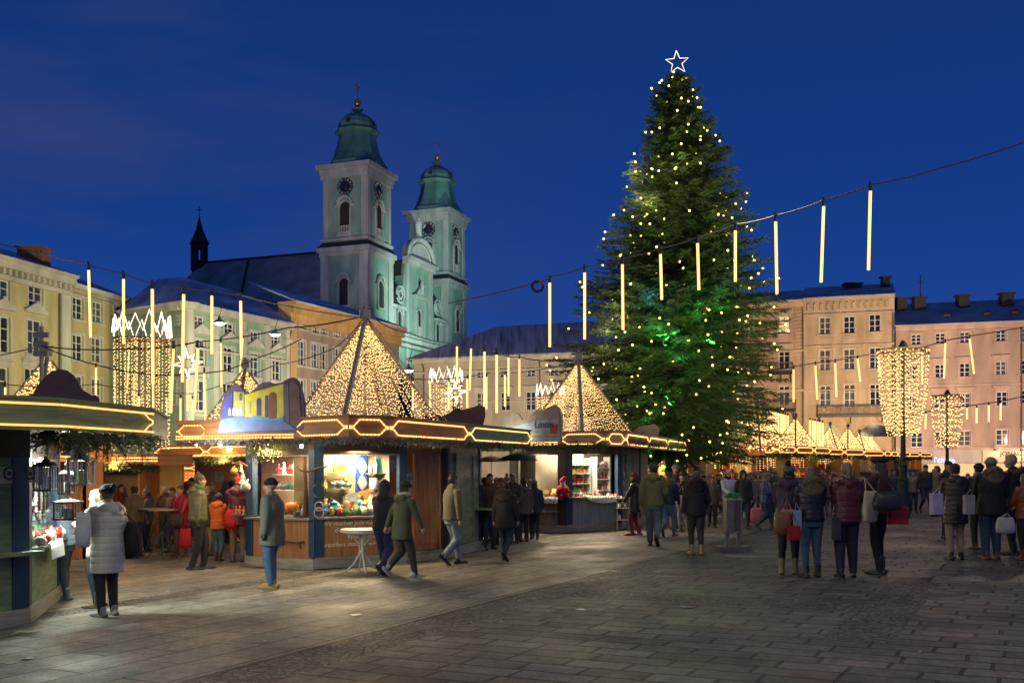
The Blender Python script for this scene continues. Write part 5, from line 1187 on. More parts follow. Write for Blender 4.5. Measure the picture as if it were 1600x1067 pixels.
# roof boards seen from behind
board('sign_board', [(38, 632), (42, 620), (50, 615), (56, 603), (66, 590), (76, 580), (88, 575), (100, 577), (110, 585), (117, 597), (122, 607), (130, 612), (136, 616), (142, 615), (147, 622), (148, 632)], 13.4, .25, .05, BOARDBK, 'plum brown arched board standing on the roof of the green hut')
board('sign_board', [(660, 664), (664, 648), (678, 645), (690, 650), (700, 646), (712, 637), (722, 640), (738, 636), (750, 631), (757, 636), (759, 648), (755, 664)], 22.0, 1.0 - .9, .05, BOARDBK, 'plum brown wavy board on the right side of the pottery hut roof')
board('sign_board', [(962, 684), (968, 671), (980, 671), (990, 674), (1000, 666), (1012, 664), (1024, 662), (1031, 668), (1030, 684)], 30.0, .1, .05, BOARDBK, 'plum brown wavy board on the right side of the taupe hut roof')
board('sign_board', [(1255, 712), (1257, 704), (1266, 698), (1276, 700), (1279, 712)], 62, 0, .08, BOARDBK, 'small dark board on the second far hut roof'); board('sign_board', [(1282, 712), (1284, 704), (1292, 702), (1303, 706), (1305, 712)], 64, 0, .08, cmat((.22, .15, .06), .7), 'small mustard board beside the dark one on the far roof')
# painted town picture on hut B
PIC = lambda n, c, v=.15: mat(n, c, .55, v, 5, col2=tuple(min(1, q * 1.5 + .03) for q in c))
def fboard(f, pts, m, lab, o=.07, th=.045):
    mb = MB(); f.poly(mb, [f.uz(px, py) for px, py in pts], o, th); return mb.build('picture_board', m, None, label=lab, cat='sign board', group='sign boards on the hut roofs')
bb = fboard(B.fac[0], [(345, 677), (348, 640), (354, 620), (362, 606), (370, 600), (378, 602), (386, 612), (394, 614), (404, 606), (414, 598), (424, 597), (432, 600), (444, 598), (454, 592), (462, 590), (468, 594), (474, 605), (478, 625), (480, 650), (480, 668), (466, 675)], PIC('picture_violet', (.10, .07, .14)), 'painted town scene board with yellow house and blue street on the pottery hut roof')
def pic(pts, m, name, o=.0):
    mb = MB(); f = B.fac[0]; f.poly(mb, [f.uz(px, py) for px, py in pts], .078 + o, .007); mb.build(name, m, bb)
pic([(346, 675), (350, 655), (380, 650), (448, 658), (466, 671)], PIC('picture_street', (.10, .20, .50)), 'painted_street')
pic([(352, 652), (354, 624), (368, 612), (368, 650)], PIC('picture_blue', (.06, .07, .32)), 'painted_trees'); pic([(369, 650), (370, 612), (386, 613), (386, 650)], PIC('picture_green', (.40, .45, .14)), 'painted_house')
pic([(387, 651), (387, 617), (447, 600), (448, 657), (420, 654)], PIC('picture_yellow', (.62, .58, .06)), 'painted_house', .002); pic([(448, 657), (447, 602), (455, 600), (457, 662)], PIC('picture_grey', (.12, .12, .16)), 'painted_wall', .002); pic([(458, 662), (456, 600), (464, 596), (472, 606), (475, 660)], PIC('picture_bronze', (.16, .10, .08)), 'painted_wall', .002)
for a, b, c, d in ((421, 634, 634 - 14, 427), (405, 622, 651, 412)): pass
for x0, x1, y0, y1, cc in ((406, 413, 622, 650, (.05, .06, .25)), (419, 424, 618, 652, (.08, .05, .22)), (425, 437, 613, 654, (.20, .09, .05)), (391, 396, 628, 648, (.5, .52, .3)), (379, 383, 615, 626, (.12, .14, .08))):
    pts = [(x0, y1), (x0, y0 + 4), ((x0 + x1) / 2 - 2, y0), ((x0 + x1) / 2 + 2, y0), (x1, y0 + 4), (x1, y1)]; pic(pts, PIC('picture_opening', cc), 'painted_arch', .006)
for k in range(4): x0 = 362 + 6 * k; pic([(x0, 649), (x0, 641 - k), (x0 + 2, 637 - k), (x0 + 4, 641 - k), (x0 + 4, 649)], PIC('picture_pale', (.45, .50, .55)), 'painted_arch', .006)
pic([(398, 655), (400, 650), (420, 652), (436, 655), (448, 650), (448, 658)], PIC('picture_cyan', (.05, .35, .55)), 'painted_fence', .008)
lamp('board_light', 'AREA', B.fac[0].p(1.2, 2.42, .55), 15, (1.0, .95, .85), .8, B.fac[0].p(1.3, 2.9, .05))
lamp('board_light', 'POINT', B.fac[0].p(1.1, 2.4, .25), 3, (1.0, .9, .7), .1)
# Lentos board on hut C
b2 = fboard(Cc.fac[0], [(757, 692), (762, 676), (772, 668), (786, 664), (790, 650), (797, 646), (806, 644), (814, 648), (819, 656), (826, 654), (834, 646), (842, 640), (852, 641), (860, 636), (870, 632), (877, 638), (881, 654), (880, 690)], PIC('lentos_grey', (.30, .25, .17)), 'grey green picture board reading Lentos on the taupe hut roof')
def pic2(pts, m, name, o=.0):
    mb = MB(); f = Cc.fac[0]; f.poly(mb, [f.uz(px, py) for px, py in pts], .078 + o, .007); return mb.build(name, m, b2)
pic2([(800, 672), (800, 668), (840, 657), (876, 655), (877, 676), (830, 674)], PIC('lentos_glass', (.32, .38, .38)), 'painted_building'); pic2([(780, 682), (780, 676), (830, 675), (878, 677), (878, 682)], PIC('lentos_meadow', (.42, .48, .18)), 'painted_meadow'); pic2([(760, 690), (762, 683), (878, 683), (878, 690)], PIC('lentos_path', (.50, .52, .50)), 'painted_path', .002)
pic2([(863, 676), (864, 662), (876, 663), (875, 677)], cmat((.75, .10, .03), .5), 'painted_square', .006)
f = Cc.fac[0]; t_, z_ = f.uz(839, 669); ux_ = Vector((f.u.x, f.u.y, 0)) * (1 if f.u.x > 0 else -1)
text_mesh('board_lettering', 'Lentos', .27, cmat((.06, .10, .09), .5), b2, f.p(t_, z_, .095), ux_, (0, 0, 1), .004)
lamp('board_light', 'AREA', Cc.fac[0].p(1.6, 2.46, .6), 14, (1.0, .95, .82), 1.0, Cc.fac[0].p(1.3, 3.0, .05))
# ================================================================ LIGHT PYRAMIDS
def pyramid_proto(br, nstr, step, inner=True, seed=1):
    rnd = random.Random(seed); root = empty('light_pyramid', (0, 0, 0), 'pyramid', 'light display', 'light pyramids on the hut roofs')
    r, h = 1.75, 2.3; cs = [Vector((r * math.cos(a), r * math.sin(a), 0)) for a in (-math.pi / 2, 0, math.pi / 2, math.pi)]; ap = Vector((0, 0, h))
    for k, c in enumerate(cs):
        mb = MB(); mb.tube([c, ap + Vector((c.x, c.y, 0)) * .05], .05 if k == 0 else .032, 6); mb.build('frame_pole', STEEL if k == 0 else mat('brassy_pole', (.38, .29, .17), .4, .2, metal=.5), root)
    mb = MB(); mb.tube([ap - Vector((0, 0, .15)), ap + Vector((0, 0, .42))], .05, 8); mb.lathe(ap, [(.12, .12), (.12, .3)], 8)
    for a in range(4): mb.bar(ap + Vector((0, 0, .32)), ap + Vector((.14 * math.cos(a * 1.57), .14 * math.sin(a * 1.57), .36)), .03, .03)
    mb.build('top_post', STEEL, root)
    wires, bl = MB(), MB()
    def run(a, b, sag):
        L = (b - a).length; n = int(L / step); wires.tube([a, (a + b) / 2 + Vector((0, 0, -sag)), b], .003 if br < .02 else .006, 3, cap=False)
        for i in range(n):
            t = (i + rnd.random() * .8) / n; p = a.lerp(b, t) + Vector((rnd.gauss(0, .004), rnd.gauss(0, .004), -sag * 4 * t * (1 - t)))
            bl.octa(p, br * rnd.uniform(.75, 1.2))
    for k in range(4):
        a, b = cs[k], cs[(k + 1) % 4]
        for i in range(nstr):
            t = (i + .5) / nstr; base = a.lerp(b, t); base.z += rnd.uniform(0, .12); d = Vector((base.x, base.y, 0)) * .06
            run(ap + d - Vector((0, 0, .04)), base, rnd.uniform(0, .05))
    for i in range(int(nstr * 1.6)):
        a = 2 * math.pi * i / (nstr * 1.6); k = i % 4; e = cs[int(a / 1.5708) % 4].lerp(cs[(int(a / 1.5708) + 1) % 4], (a / 1.5708) % 1) * .42; e.z = h * .56 + rnd.uniform(-.15, .1); run(ap + Vector((e.x, e.y, 0)) * .06 - Vector((0, 0, .06)), e, .02)
    if inner:
        for i in range(int(nstr * 1.1)):
            a = 2 * math.pi * i / (nstr * 1.1); run(Vector((.03 * math.cos(a), .03 * math.sin(a), 1.45)), Vector((.5 * math.cos(a), .5 * math.sin(a), .0)), .02)
    w = wires.build('light_wires', STRING, root); bl.build('bulb_curtain', BULB, root, kind='stuff')
    mb = MB(); mb.tube([(0, 0, 0), (0, 0, 2.2)], .04, 6); mb.build('centre_pole', STEEL, root)
    return root
PN = pyramid_proto(.0128, 19, .082); PM = pyramid_proto(.021, 17, .13, seed=2); PF = pyramid_proto(.036, 12, .2, True, seed=3)
used = set()
def pyr(proto, x, y, z, rz, lab, e=60, sc=1.0):
    o = proto if proto not in used else copy_tree(proto); used.add(proto)
    o.location = (x, y, z); o.rotation_euler = (0, 0, rz); o.scale = (sc, sc, sc); o['label'] = lab
    for dz, k in ((.8, 1.0),): lamp('pyramid_light', 'POINT', (x, y, z + dz), e * .4, (1.0, .70, .36), .35)
pyr(PN, -2.98, 20.2, 2.45, -.12, 'big light pyramid on the roof of the brown pottery hut', 50)
pyr(PN, 1.9, 28.4, 2.47, .0, 'light pyramid on the roof of the taupe hut with lace cloths', 50)
pyr(PM, -11.35, 24.3, 2.15, .3, 'light pyramid at the far left edge behind the plum arched board', 30)
pyr(PM, -8.1, 30.2, 2.45, .1, 'light pyramid behind the painted town picture board', 30)
for px, py, w_, D, lab in ((1183, 637, 0, 52, 'largest of the far light pyramids, behind the carved arched board'), (1243, 655, 0, 61, 'far light pyramid second from the left of the row behind the orange huts'), (1297, 668, 0, 72, 'far light pyramid third in the row, above the fur hood woman'),
                     (1325, 670, 0, 74, 'bright far light pyramid fourth in the row, above the burgundy jacket'), (1343, 678, 0, 84, 'small far light pyramid fifth in the row'), (1385, 687, 0, 108, 'last far light pyramid, above the beret woman'),
                     (1362, 686, 0, 100, 'tiny far light pyramid just left of the last one'), (1100, 673, 0, 80, 'small far light pyramid right of the tree trunk'), (1130, 679, 0, 90, 'tiny far light pyramid just left of the carved arched board'), (1027, 667, 0, 74, 'small far light pyramid between the taupe hut and the tree trunk')):
    q = at(px, py, D); pyr(PF, q.x, q.y, q.z - 2.3, random.uniform(-.4, .4), lab, 40)

# ================================================================ CURTAIN LAMPS
def curtain_lamp(px, y0, y1, D, lab, crown, post, rad, br=.02, nst=26, step=.1):
    top = at(px, y0, D); bot = at(px, y1, D); zg = ground_z(top.x); root = empty('curtain_lamp', (top.x, top.y, zg), lab, 'street lamp', 'street lamps dressed with light curtains')
    rnd = random.Random(int(px)); c = Vector((top.x, top.y, 0)); zt, zb = top.z, bot.z
    mb = MB()
    if post:
        mb.lathe((c.x, c.y, zg), [(.20, 0), (.20, .25), (.16, .3), (.15, 1.15), (.17, 1.2), (.12, 1.3), (.12, 1.6), (.14, 1.64), (.085, 1.75), (.065, 3.0)], 12); mb.tube([(c.x, c.y, zg + 2.9), (c.x, c.y, zt + .25)], .055, 8)
        mb.lathe((c.x, c.y, zt), [(.1, .0), (.16, .1), (.05, .3)], 8)
    else: mb.tube([(c.x, c.y, zg), (c.x, c.y, zt + .3)], .06, 8)
    mb.build('post', mat('green_cast_iron', (.02, .05, .035), .4, .2) if post else STEEL, root)
    mb = MB()
    for rr, zz in ((rad, zt), (rad * .98, zt - .12)):
        mb.tube([c + Vector((rr * math.cos(R(a)), rr * math.sin(R(a)), zz)) for a in range(0, 361, 15)], .022, 5)
    for a in range(0, 360, 45): mb.bar(c + Vector((0, 0, zt)), c + Vector((rad * math.cos(R(a)), rad * math.sin(R(a)), zt)), .03, .03)
    mb.build('hoop', mat('copper_wire_hoop', (.40, .25, .14), .4, .2, metal=.4), root)
    wires, bl = MB(), MB()
    for layer, (rf, n) in enumerate(((1.0, nst), (.62, nst * 2 // 3), (.28, nst // 3))):
        for i in range(n):
            a = 2 * math.pi * (i + rnd.random() * .3) / n; r0 = rad * rf; pts = []; end = zb + rnd.uniform(-.0, .18); m = 9
            for k in range(m + 1):
                t = k / m; r = r0 * (1 - (.0 if crown else .40) * max(0, t - .5) ** 1.5 * 2.2) * (1 - (.03 if crown else .18) * t)
                pts.append(c + Vector((r * math.cos(a), r * math.sin(a), zt + (end - zt) * t)))
            wires.tube(pts, .006, 3, cap=False)
            for k in range(m):
                L = (pts[k + 1] - pts[k]).length; q = max(1, int(L / step))
                for j in range(q): bl.octa(pts[k].lerp(pts[k + 1], (j + rnd.random() * .6) / q), br * rnd.uniform(.8, 1.25))
    wires.build('light_wires', STRING, root); bl.build('bulb_curtain', BULB, root, kind='stuff')
    if crown:
        mb = MB(); n = 26
        pts = [c + Vector(((rad * 1.0 + .04 * (i % 2)) * math.cos(2 * math.pi * i / n), (rad * 1.0) * math.sin(2 * math.pi * i / n), zt + (.12 if i % 2 else .68) + rnd.uniform(-.12, .12))) for i in range(n + 1)]
        pts[-1] = pts[0]; mb.tube(pts, .022, 5); mb.build('zigzag_crown', emis('crown_white', (1.0, .78, .55), 2.6), root)
        for i in range(0, n, 4):
            mb = MB(); mb.bar(c + Vector((rad * math.cos(2 * math.pi * i / n), rad * math.sin(2 * math.pi * i / n), zt)), c + Vector((rad * math.cos(2 * math.pi * i / n), rad * math.sin(2 * math.pi * i / n), zt + .5)), .02, .02)
            mb.build('crown_strut', STEEL, root)
    lamp('curtain_light', 'POINT', (c.x, c.y - .0, (zt + zb) / 2), 70, (1.0, .74, .42), .4)
curtain_lamp(222, 531, 706, 27.6, 'street lamp with cylindrical light curtain and zigzag crown in front of the yellow house', True, False, .74, .017, 30, .085)
curtain_lamp(697, 600, 662, 47, 'small crowned curtain lamp behind the pottery hut, in front of the beige house', True, False, .76, .026, 20, .14)
curtain_lamp(860, 620, 660, 56, 'half hidden crowned curtain lamp left of the taupe hut pyramid', True, False, .76, .03, 18, .16)
curtain_lamp(1411, 547, 684, 30.9, 'tall green lamp post with broad light curtain beside the beret woman', False, True, .76, .022, 28, .10)
curtain_lamp(1480, 618, 704, 50, 'smaller lamp post with light curtain in front of the pink house', False, True, .76, .032, 22, .16)

# ================================================================ HANGING TUBES AND CABLES
tubes = []
def tubeset(lst, where, D=None, grp='hanging light tubes'):
    for i, q in enumerate(lst):
        px, y0, y1 = q[:3]; dx = q[3] if len(q) > 3 else 0; d = D or max(15.0, min(60, 1.25 * F / (y1 - y0)))
        if len(q) > 4: d = q[4]
        a = at(px, y0, d); b = at(px + dx, y1, d); r = empty('light_tube', (b.x, b.y, b.z), '', 'light tube', grp)
        n = f'{ORDW[i]}' if len(lst) > 1 else 'single'
        r['label'] = f'{n} glowing hanging tube from the left {where}' if len(lst) > 1 else f'glowing hanging tube {where}'
        mb = MB(); mb.tube([a - Vector((0, 0, .05)), b], .024 * max(1, d / 26), 6); mb.build('glowing_tube', TUBE, r)
        mb = MB(); mb.tube([a + Vector((0, 0, .1)), a - Vector((0, 0, .05))], .024 * max(1, d / 30), 6); mb.build('tube_cap', IRON, r)
        tubes.append((a, r))
def cable(pts, lab, r=.012, m=WIRE, sag=0):
    P = [at(*p) for p in pts]; mb = MB(); out = []
    for a, b in zip(P[:-1], P[1:]):
        for k in range(6): t = k / 6; out.append(a.lerp(b, t) + Vector((0, 0, -sag * 4 * t * (1 - t))))
    out.append(P[-1]); mb.tube(out, r, 4); return mb.build('cable', m, None, label=lab, cat='cable')
big = [(859, 438, 542), (913.5, 422, 530), (972.5, 409, 515, 1), (1032, 393, 468, 2), (1090, 376, 453, 2), (1149, 356, 440), (1212, 342, 459, 2), (1287, 318, 441, -4), (1360, 294, 422, -3)]
Ds = [18.7, 18.3, 17.9, 17.5, 17.1, 16.7, 16.3, 15.9, 15.5]
tubeset([(a[0], a[1], a[2], a[3] if len(a) > 3 else 0, d) for a, d in zip(big, Ds)], 'on the cable crossing the Christmas tree')
GREYW = mat('galvanised_wire', (.16, .16, .18), .4, .1, metal=.5)
cable([(700, 474, 20), (845, 440, 18.9)] + [(a[0], a[1] - 5, d) for a, d in zip(big, Ds)] + [(1480, 260, 14.9), (1640, 208, 14.2), (2100, 60, 12.8), (2700, -130, 11.5)], 'long twisted cable rising across the Christmas tree to the upper right', .013, GREYW, .02)
mb = MB(); c = at(840, 447, 18.9)
for k in range(4): mb.tube([c + Vector(((.085 + .012 * k) * math.cos(R(a)), .01 * k, (.085 + .01 * k) * math.sin(R(a)))) for a in range(0, 361, 24)], .009, 5)
mb.build('cable_coil', WIRE, None, label='coil of spare black cable hanging on the wire left of the tree', cat='cable')
left = [(138.5, 418, 527, 3), (193, 432, 537, 0), (238, 447, 600, 1, 15.5), (287, 455, 597, -2, 15.5), (331, 458, 553), (376, 466, 555, 1)]
tubeset([(q[0], q[1], q[2], q[3] if len(q) > 3 else 0, q[4] if len(q) > 4 else 17.6) for q in left], 'on the upper left cable before the yellow houses')
cable([(-40, 370, 16), (60, 394, 16.6)] + [(q[0], q[1] - 5, 17.6) for q in left] + [(450, 478, 19), (570, 497, 20.2)], 'pale cable sagging from the upper left edge to the big pyramid top', .012, GREYW, .02)
tubeset([(8, 602, 618, 0, 24), (150, 572, 630), (179.5, 578, 634), (201, 547, 614, -2), (210, 582, 637), (217, 617, 637, 0, 34), (239, 590, 672, 1), (260, 620, 670), (265, 585, 645), (271, 541, 645, -4), (282, 620, 672), (293, 590, 642), (301, 622, 672), (309, 540, 644, -5), (319, 580, 658, 2), (345, 533, 605, 1), (379, 527, 582, -4)], 'around the left crowned curtain lamp')
cable([(65, 541, 23), (150, 570, 24), (240, 586, 25), (345, 580, 26), (400, 560, 25), (470, 530, 22)], 'dark lower cable curving through the left tube cluster', .016, WIRE, .03)
cable([(65, 541, 23), (200, 545, 24), (309, 534, 25), (450, 512, 22), (575, 492, 20.4)], 'dark upper cable running to the big pyramid post', .016, WIRE, .05)
cable([(-20, 560, 19), (65, 541, 23)], 'short dark cable at the left edge of the pole', .014)
cable([(0, 600, 22), (150, 600, 26), (300, 615, 28), (430, 570, 27), (520, 545, 23), (566, 500, 20.3)], 'lowest dark cable behind the crowned curtain lamp', .012, WIRE, .06)
tubeset([(645, 594, 642), (672, 594, 644, 0), (701, 595, 640), (714, 539, 600), (730, 590, 637), (736, 542, 610, -2), (757, 546, 635), (760, 587, 639), (776, 551, 645), (789, 584, 635), (794.5, 556, 619), (811.5, 559, 619)], 'between the big pyramid and the taupe hut pyramid')
cable([(577, 492, 20.2), (640, 520, 24), (714, 536, 31), (776, 549, 28), (811, 557, 31), (880, 562, 30), (902, 557, 28.4)], 'pale cable from the big pyramid post to the taupe hut pyramid', .014, GREYW, .08)
cable([(575, 500, 20.2), (645, 592, 36), (760, 583, 38), (890, 568, 29), (902, 560, 28.4)], 'dark cable low between the two hut pyramids', .016, WIRE, .1)
cable([(577, 500, 20.1), (700, 660, 19.8)], 'thin guy wire from the big pyramid top down to its right', .009, GREYW); cable([(724, 467, 20), (706, 530, 24)], 'short tie wire below the long cable', .008, GREYW)
right = [(1240, 575, 628), (1274, 569, 624, 3), (1305, 565, 620, 2), (1340, 559, 596, 4, 46), (1372, 553, 589, 4, 46), (1441, 545, 600, 0), (1477, 534, 591, -2), (1515, 527, 584, 7)]
tubeset(right, 'on the cable before the sandy and pink houses')
cable([(1200, 580, 36)] + [(q[0], q[1] - 2, 34 if len(q) < 5 else 40) for q in right] + [(1640, 505, 33)], 'dark cable in front of the sandy and pink houses', .02, WIRE)
tubeset([(1447, 645, 670, -1), (1511, 636, 655), (1526, 636, 661), (1545, 632, 659), (1563.5, 629, 656)], 'on the short cable before the pink house', 62)
cable([(1420, 650, 62), (1447, 643, 62), (1563, 627, 62), (1640, 610, 62)], 'short dark cable with small tubes before the pink house', .03, WIRE)
for nm, xs, y0, y1, sl, D in (('in the first dense row behind the far huts', [1200, 1204, 1208, 1212, 1216, 1220, 1223.5, 1227, 1231], 640, 678, 1.0, 66), ('in the second dense row behind the far huts', [1265.5, 1270, 1273.5, 1277.5, 1281.5, 1285.5], 655, 698, .8, 70), ('in the last dense row below the arched window', [1345, 1348, 1351.5, 1355, 1359, 1362.5], 680, 702, .3, 90),
                             ('in the dense row left of the tree trunk', [1001, 1004, 1007, 1010, 1013, 1016, 1019], 659, 690, .7, 70), ('in the row between trunk and small pyramids', [1082, 1087, 1092, 1106, 1123, 1138, 1154], 646, 690, .5, 62)):
    tubeset([(x, y0 + i * sl, y1 + i * sl * .8) for i, x in enumerate(xs)], nm, D)
tubeset([(1183, 680, 700), (1190, 676, 697), (1196, 684, 700)], 'inside the largest far pyramid', 51)
# star lights
def star_light(px, py, r, D, lab, n=8):
    c = at(px, py, D); rt = empty('star_light', c, lab, 'star light', 'star lights'); mb = MB(); pts = []
    rnd = random.Random(px)
    for i in range(2 * n):
        a = math.pi * i / n + .1; rr = r * (1.0 if i % 4 == 0 else (.72 if i % 2 == 0 else .34)) ; pts.append(c + Vector((rr * math.cos(a), 0, rr * math.sin(a) * (1.05))))
    mb.tube(pts + [pts[0]], .014 * D / 22, 5); mb.build('star_outline', STARM, rt)
    mb = MB(); mb.tube([c + Vector((r * .3 * math.cos(R(a)), .02, r * .3 * math.sin(R(a)))) for a in range(0, 361, 30)], .008 * D / 22, 4); mb.tube([c + Vector((0, 0, r)), c + Vector((0, 0, r * 1.4))], .01, 4); mb.build('star_frame', WIRE, rt)
star_light(292, 568, .38, 24, 'spiky eight pointed star light in front of the green house'); star_light(712, 613, .40, 36, 'eight pointed star light in front of the small curtain lamp'); star_light(1078, 651, .38, 60, 'small star light just right of the tree trunk')
# hanging street lamps on wires
for px, py, D, lab in ((343, 505, 42, 'cool white lamp hanging before the green corner house'), (430, 523, 48, 'cool white lamp hanging before the brown house'), (638, 579, 44, 'cool white lamp hanging right of the big pyramid')):
    c = at(px, py, D); rt = empty('hanging_street_lamp', c, lab, 'street lamp', 'hanging street lamps'); mb = MB(); mb.lathe(c, [(.26, 0), (.22, .08), (.08, .16), (.05, .3)], 14); mb.build('shade', STEEL, rt)
    mb = MB(); mb.ball(c + Vector((0, 0, -.02)), (.2, .2, .07), 12, 6); mb.build('lamp_glass', emis('cool_lamp', (.75, 1.0, .95), 8), rt); lamp('street_light', 'POINT', c + Vector((0, 0, -.2)), 420, (.8, 1.0, .92), .15)
    mb = MB(); mb.tube([c + Vector((0, 0, .3)), c + Vector((.15, .05, .9))], .012, 4); mb.build('lamp_wire', WIRE, rt)
c = at(65, 520, 23.2); mb = MB(); mb.tube([(c.x, c.y, 2.2), (c.x, c.y, c.z + .15)], .05, 8)
for k in range(3): mb.box((c.x, c.y - .02, c.z - .05 - .22 * k), (.34, .1, .12))
mb.build('cable_mast', STEEL, None, label='metal mast with cable clamps behind the plum arched board', cat='mast')

# ================================================================ CHRISTMAS TREE
def xmas_tree():
    D = 36.0; cx = (1057 - 800) / F * D; zg = ground_z(cx); K = D / F
    root = empty('christmas_tree', (cx, D, zg), 'huge dark green fir with yellow string lights and a star on top', 'christmas tree')
    LY = [(118, 6), (135, 28), (150, 34), (180, 45), (215, 44), (240, 50), (275, 84), (300, 86), (330, 95), (350, 112), (375, 108), (400, 128), (430, 155), (460, 150), (500, 182), (520, 190), (560, 165), (600, 150), (640, 135), (672, 96)]
    RY = [(118, 6), (135, 28), (150, 36), (180, 52), (230, 78), (260, 80), (300, 108), (330, 112), (350, 120), (400, 132), (430, 142), (450, 148), (500, 146), (560, 156), (610, 152), (650, 122), (680, 104)]
    def ip(T, y):
        if y <= T[0][0]: return T[0][1]
        for (a, b), (c, d) in zip(T[:-1], T[1:]):
            if y <= c: return b + (d - b) * (y - a) / (c - a)
        return T[-1][1]
    rnd = random.Random(12); zt = CAMZ + (HOR - 112) * K
    mb = MB(); mb.tube([(cx, D, zg - .1), (cx + .03, D, 4), (cx - .02, D, 9), (cx, D, zt)], [.30, .24, .16, .02], 12); mb.build('trunk', mat('fir_bark', (.10, .075, .05), .9, .3, 5, bump=.5), root, True)
    nd = MB(); wd = MB(); tips = []
    def spray(p, d, L, up):
        # one twig: needles set along both sides
        n = max(4, int(L / .04)); side = d.cross(up).normalized()
        for i in range(n):
            t = i / n; q = p + d * (L * t) + Vector((0, 0, -.06 * t * t * L))
            for s in (-1, 1):
                if rnd.random() < .12: continue
                e = (d * .65 + side * s * .8 + up * rnd.uniform(-.35, .35)).normalized() * rnd.uniform(.09, .17) * (1.15 - .5 * t)
                w_ = e.cross(up + side * rnd.uniform(-.6, .6)).normalized() * .021
                nd.add([q - w_, q + w_, q + e], [(0, 1, 2)], 0)
    y = 122.0
    while y < 684:
        f = (y - 118) / 550; z = CAMZ + (HOR - y) * K; nb = int(7 + 13 * min(1, f * 1.6)); off = rnd.random() * 6.28
        for b in range(nb):
            az = off + 2 * math.pi * (b + rnd.uniform(-.3, .3)) / nb; cz = math.cos(az)
            wpx_ = ip(RY, y) if cz > 0 else ip(LY, y); o_ = (ip(RY, y) + ip(LY, y)) / 2
            R0 = (wpx_ * cz * cz + o_ * (1 - cz * cz)) * K * rnd.choice((rnd.uniform(.55, .9), rnd.uniform(.92, 1.16), rnd.uniform(.92, 1.16)))
            if R0 < .15: R0 = .15
            rise = (.34 - .42 * f) * R0 * rnd.uniform(.6, 1.3); droop = -.10 * R0 - .25 * f * R0 * .5
            base = Vector((cx, D, z - .25 * R0)); out = Vector((cz, math.sin(az), 0)); m = max(3, int(R0 / .35)); P = []
            for k in range(m + 1):
                t = k / m; P.append(base + out * R0 * t + Vector((0, 0, rise * t + droop * t * t + .10 * R0 * t ** 4)))
            wd.tube(P, [.035 * (1 - .75 * k / m) * (0.5 + f) for k in range(m + 1)], 4, cap=False)
            side = Vector((-out.y, out.x, 0)); tips.append((P[-1], az, y)); 
            if R0 > 1.3: tips.append((P[m * 2 // 3] + side * rnd.uniform(-.35, .35), az, y))
            nt_ = max(5, int(R0 * 8.5))
            for k in range(nt_):
                t = .22 + .78 * (k + rnd.random() * .7) / nt_; i = min(m - 1, int(t * m)); p = P[i].lerp(P[i + 1], t * m - i); d = (P[i + 1] - P[i]).normalized()
                for s in (-1, 1):
                    L = (.22 + .42 * min(1.6, R0) * (1.12 - t)) * rnd.uniform(.55, 1.1) * .8
                    dd = (d * .7 + side * s * rnd.uniform(.5, 1.1) + Vector((0, 0, rnd.uniform(-.75, .45)))).normalized(); spray(p, dd, L, Vector((0, 0, 1)))
            spray(P[-1] - (P[-1] - P[-2]) * .5, (P[-1] - P[-2]).normalized(), .3, Vector((0, 0, 1)))
        y += 6.0 + 5.5 * f
    print('needles', len(nd.f))
    wd.build('branches', mat('fir_twig', (.07, .055, .035), .8), root); nd.build('crown', FIR2, root)
    # wrapped trunk column
    nd2 = MB(); 
    for k in range(9000):
        a = rnd.uniform(0, 6.283); z = rnd.uniform(zg + .1, 4.3); q = Vector((cx + .34 * math.cos(a), D + .34 * math.sin(a), z)); e = Vector((math.cos(a) * .7, math.sin(a) * .7, rnd.uniform(-1.1, .3))).normalized() * rnd.uniform(.08, .16); w_ = e.cross(Vector((rnd.random(), rnd.random(), .3))).normalized() * .014
        nd2.add([q - w_, q + w_, q + e], [(0, 1, 2)])
    nd2.build('trunk_wrap', FIR2, root)
    # string lights
    rnd.shuffle(tips); vis = [t for t in tips]; pts = []
    for p, az, yy in vis:
        if math.sin(az) > .35 and rnd.random() < .6: continue
        if rnd.random() < .80: pts.append((p + Vector((rnd.gauss(0, .08), -.05, rnd.gauss(0, .08) + .03)), az))
    pts = pts[:360]; nS = 12; groups = [[] for _ in range(nS)]
    for p, az in pts: groups[int((az % 6.2832) / 6.2832 * nS) % nS].append(p)
    for gp in groups:
        if not gp: continue
        gp.sort(key=lambda p: -p.z); mb = MB(); wr = MB()
        for p in gp: mb.ball(p, .036, 6, 4)
        for a, b in zip(gp[:-1], gp[1:]):
            if (a - b).length < 1.6: wr.tube([a, b], .006, 3, cap=False)
        s_ = mb.build('light_string', BULB2, root, kind='stuff'); 
        if wr.v: wr.build('string_wire', WIRE, s_)
    for k in range(16):
        p = pts[k * 19 % len(pts)][0]; o_ = (p - Vector((cx, D, p.z))); lamp('tree_bulb_light', 'POINT', p + o_.normalized() * .35 + Vector((0, -.25, 0)), 42, (1.0, .85, .40), .35)
    # top star
    c = at(1058, 98, D); mb = MB(); st = [c + Vector(((.43 if i % 2 == 0 else .18) * math.cos(R(90 + 36 * i + 4)), 0, (.43 if i % 2 == 0 else .18) * math.sin(R(90 + 36 * i + 4)))) for i in range(11)]
    mb.tube(st, .015, 5); sm = mb.build('top_star', emis('top_star', (1.0, .80, .55), 1.6), root); mb = MB(); mb.tube([c + Vector((-.03, .02, -.35)), (cx, D, zt - .2)], .02, 5); mb.tube([c + Vector((.1, .02, -.3)), (cx + .05, D, zt - .2)], .015, 5); mb.build('star_holder', IRON, sm)
FIR2 = mat('fir_needles', (.045, .085, .030), .6, .4, 1.3, spec=.2, col2=(.11, .17, .055))
xmas_tree()
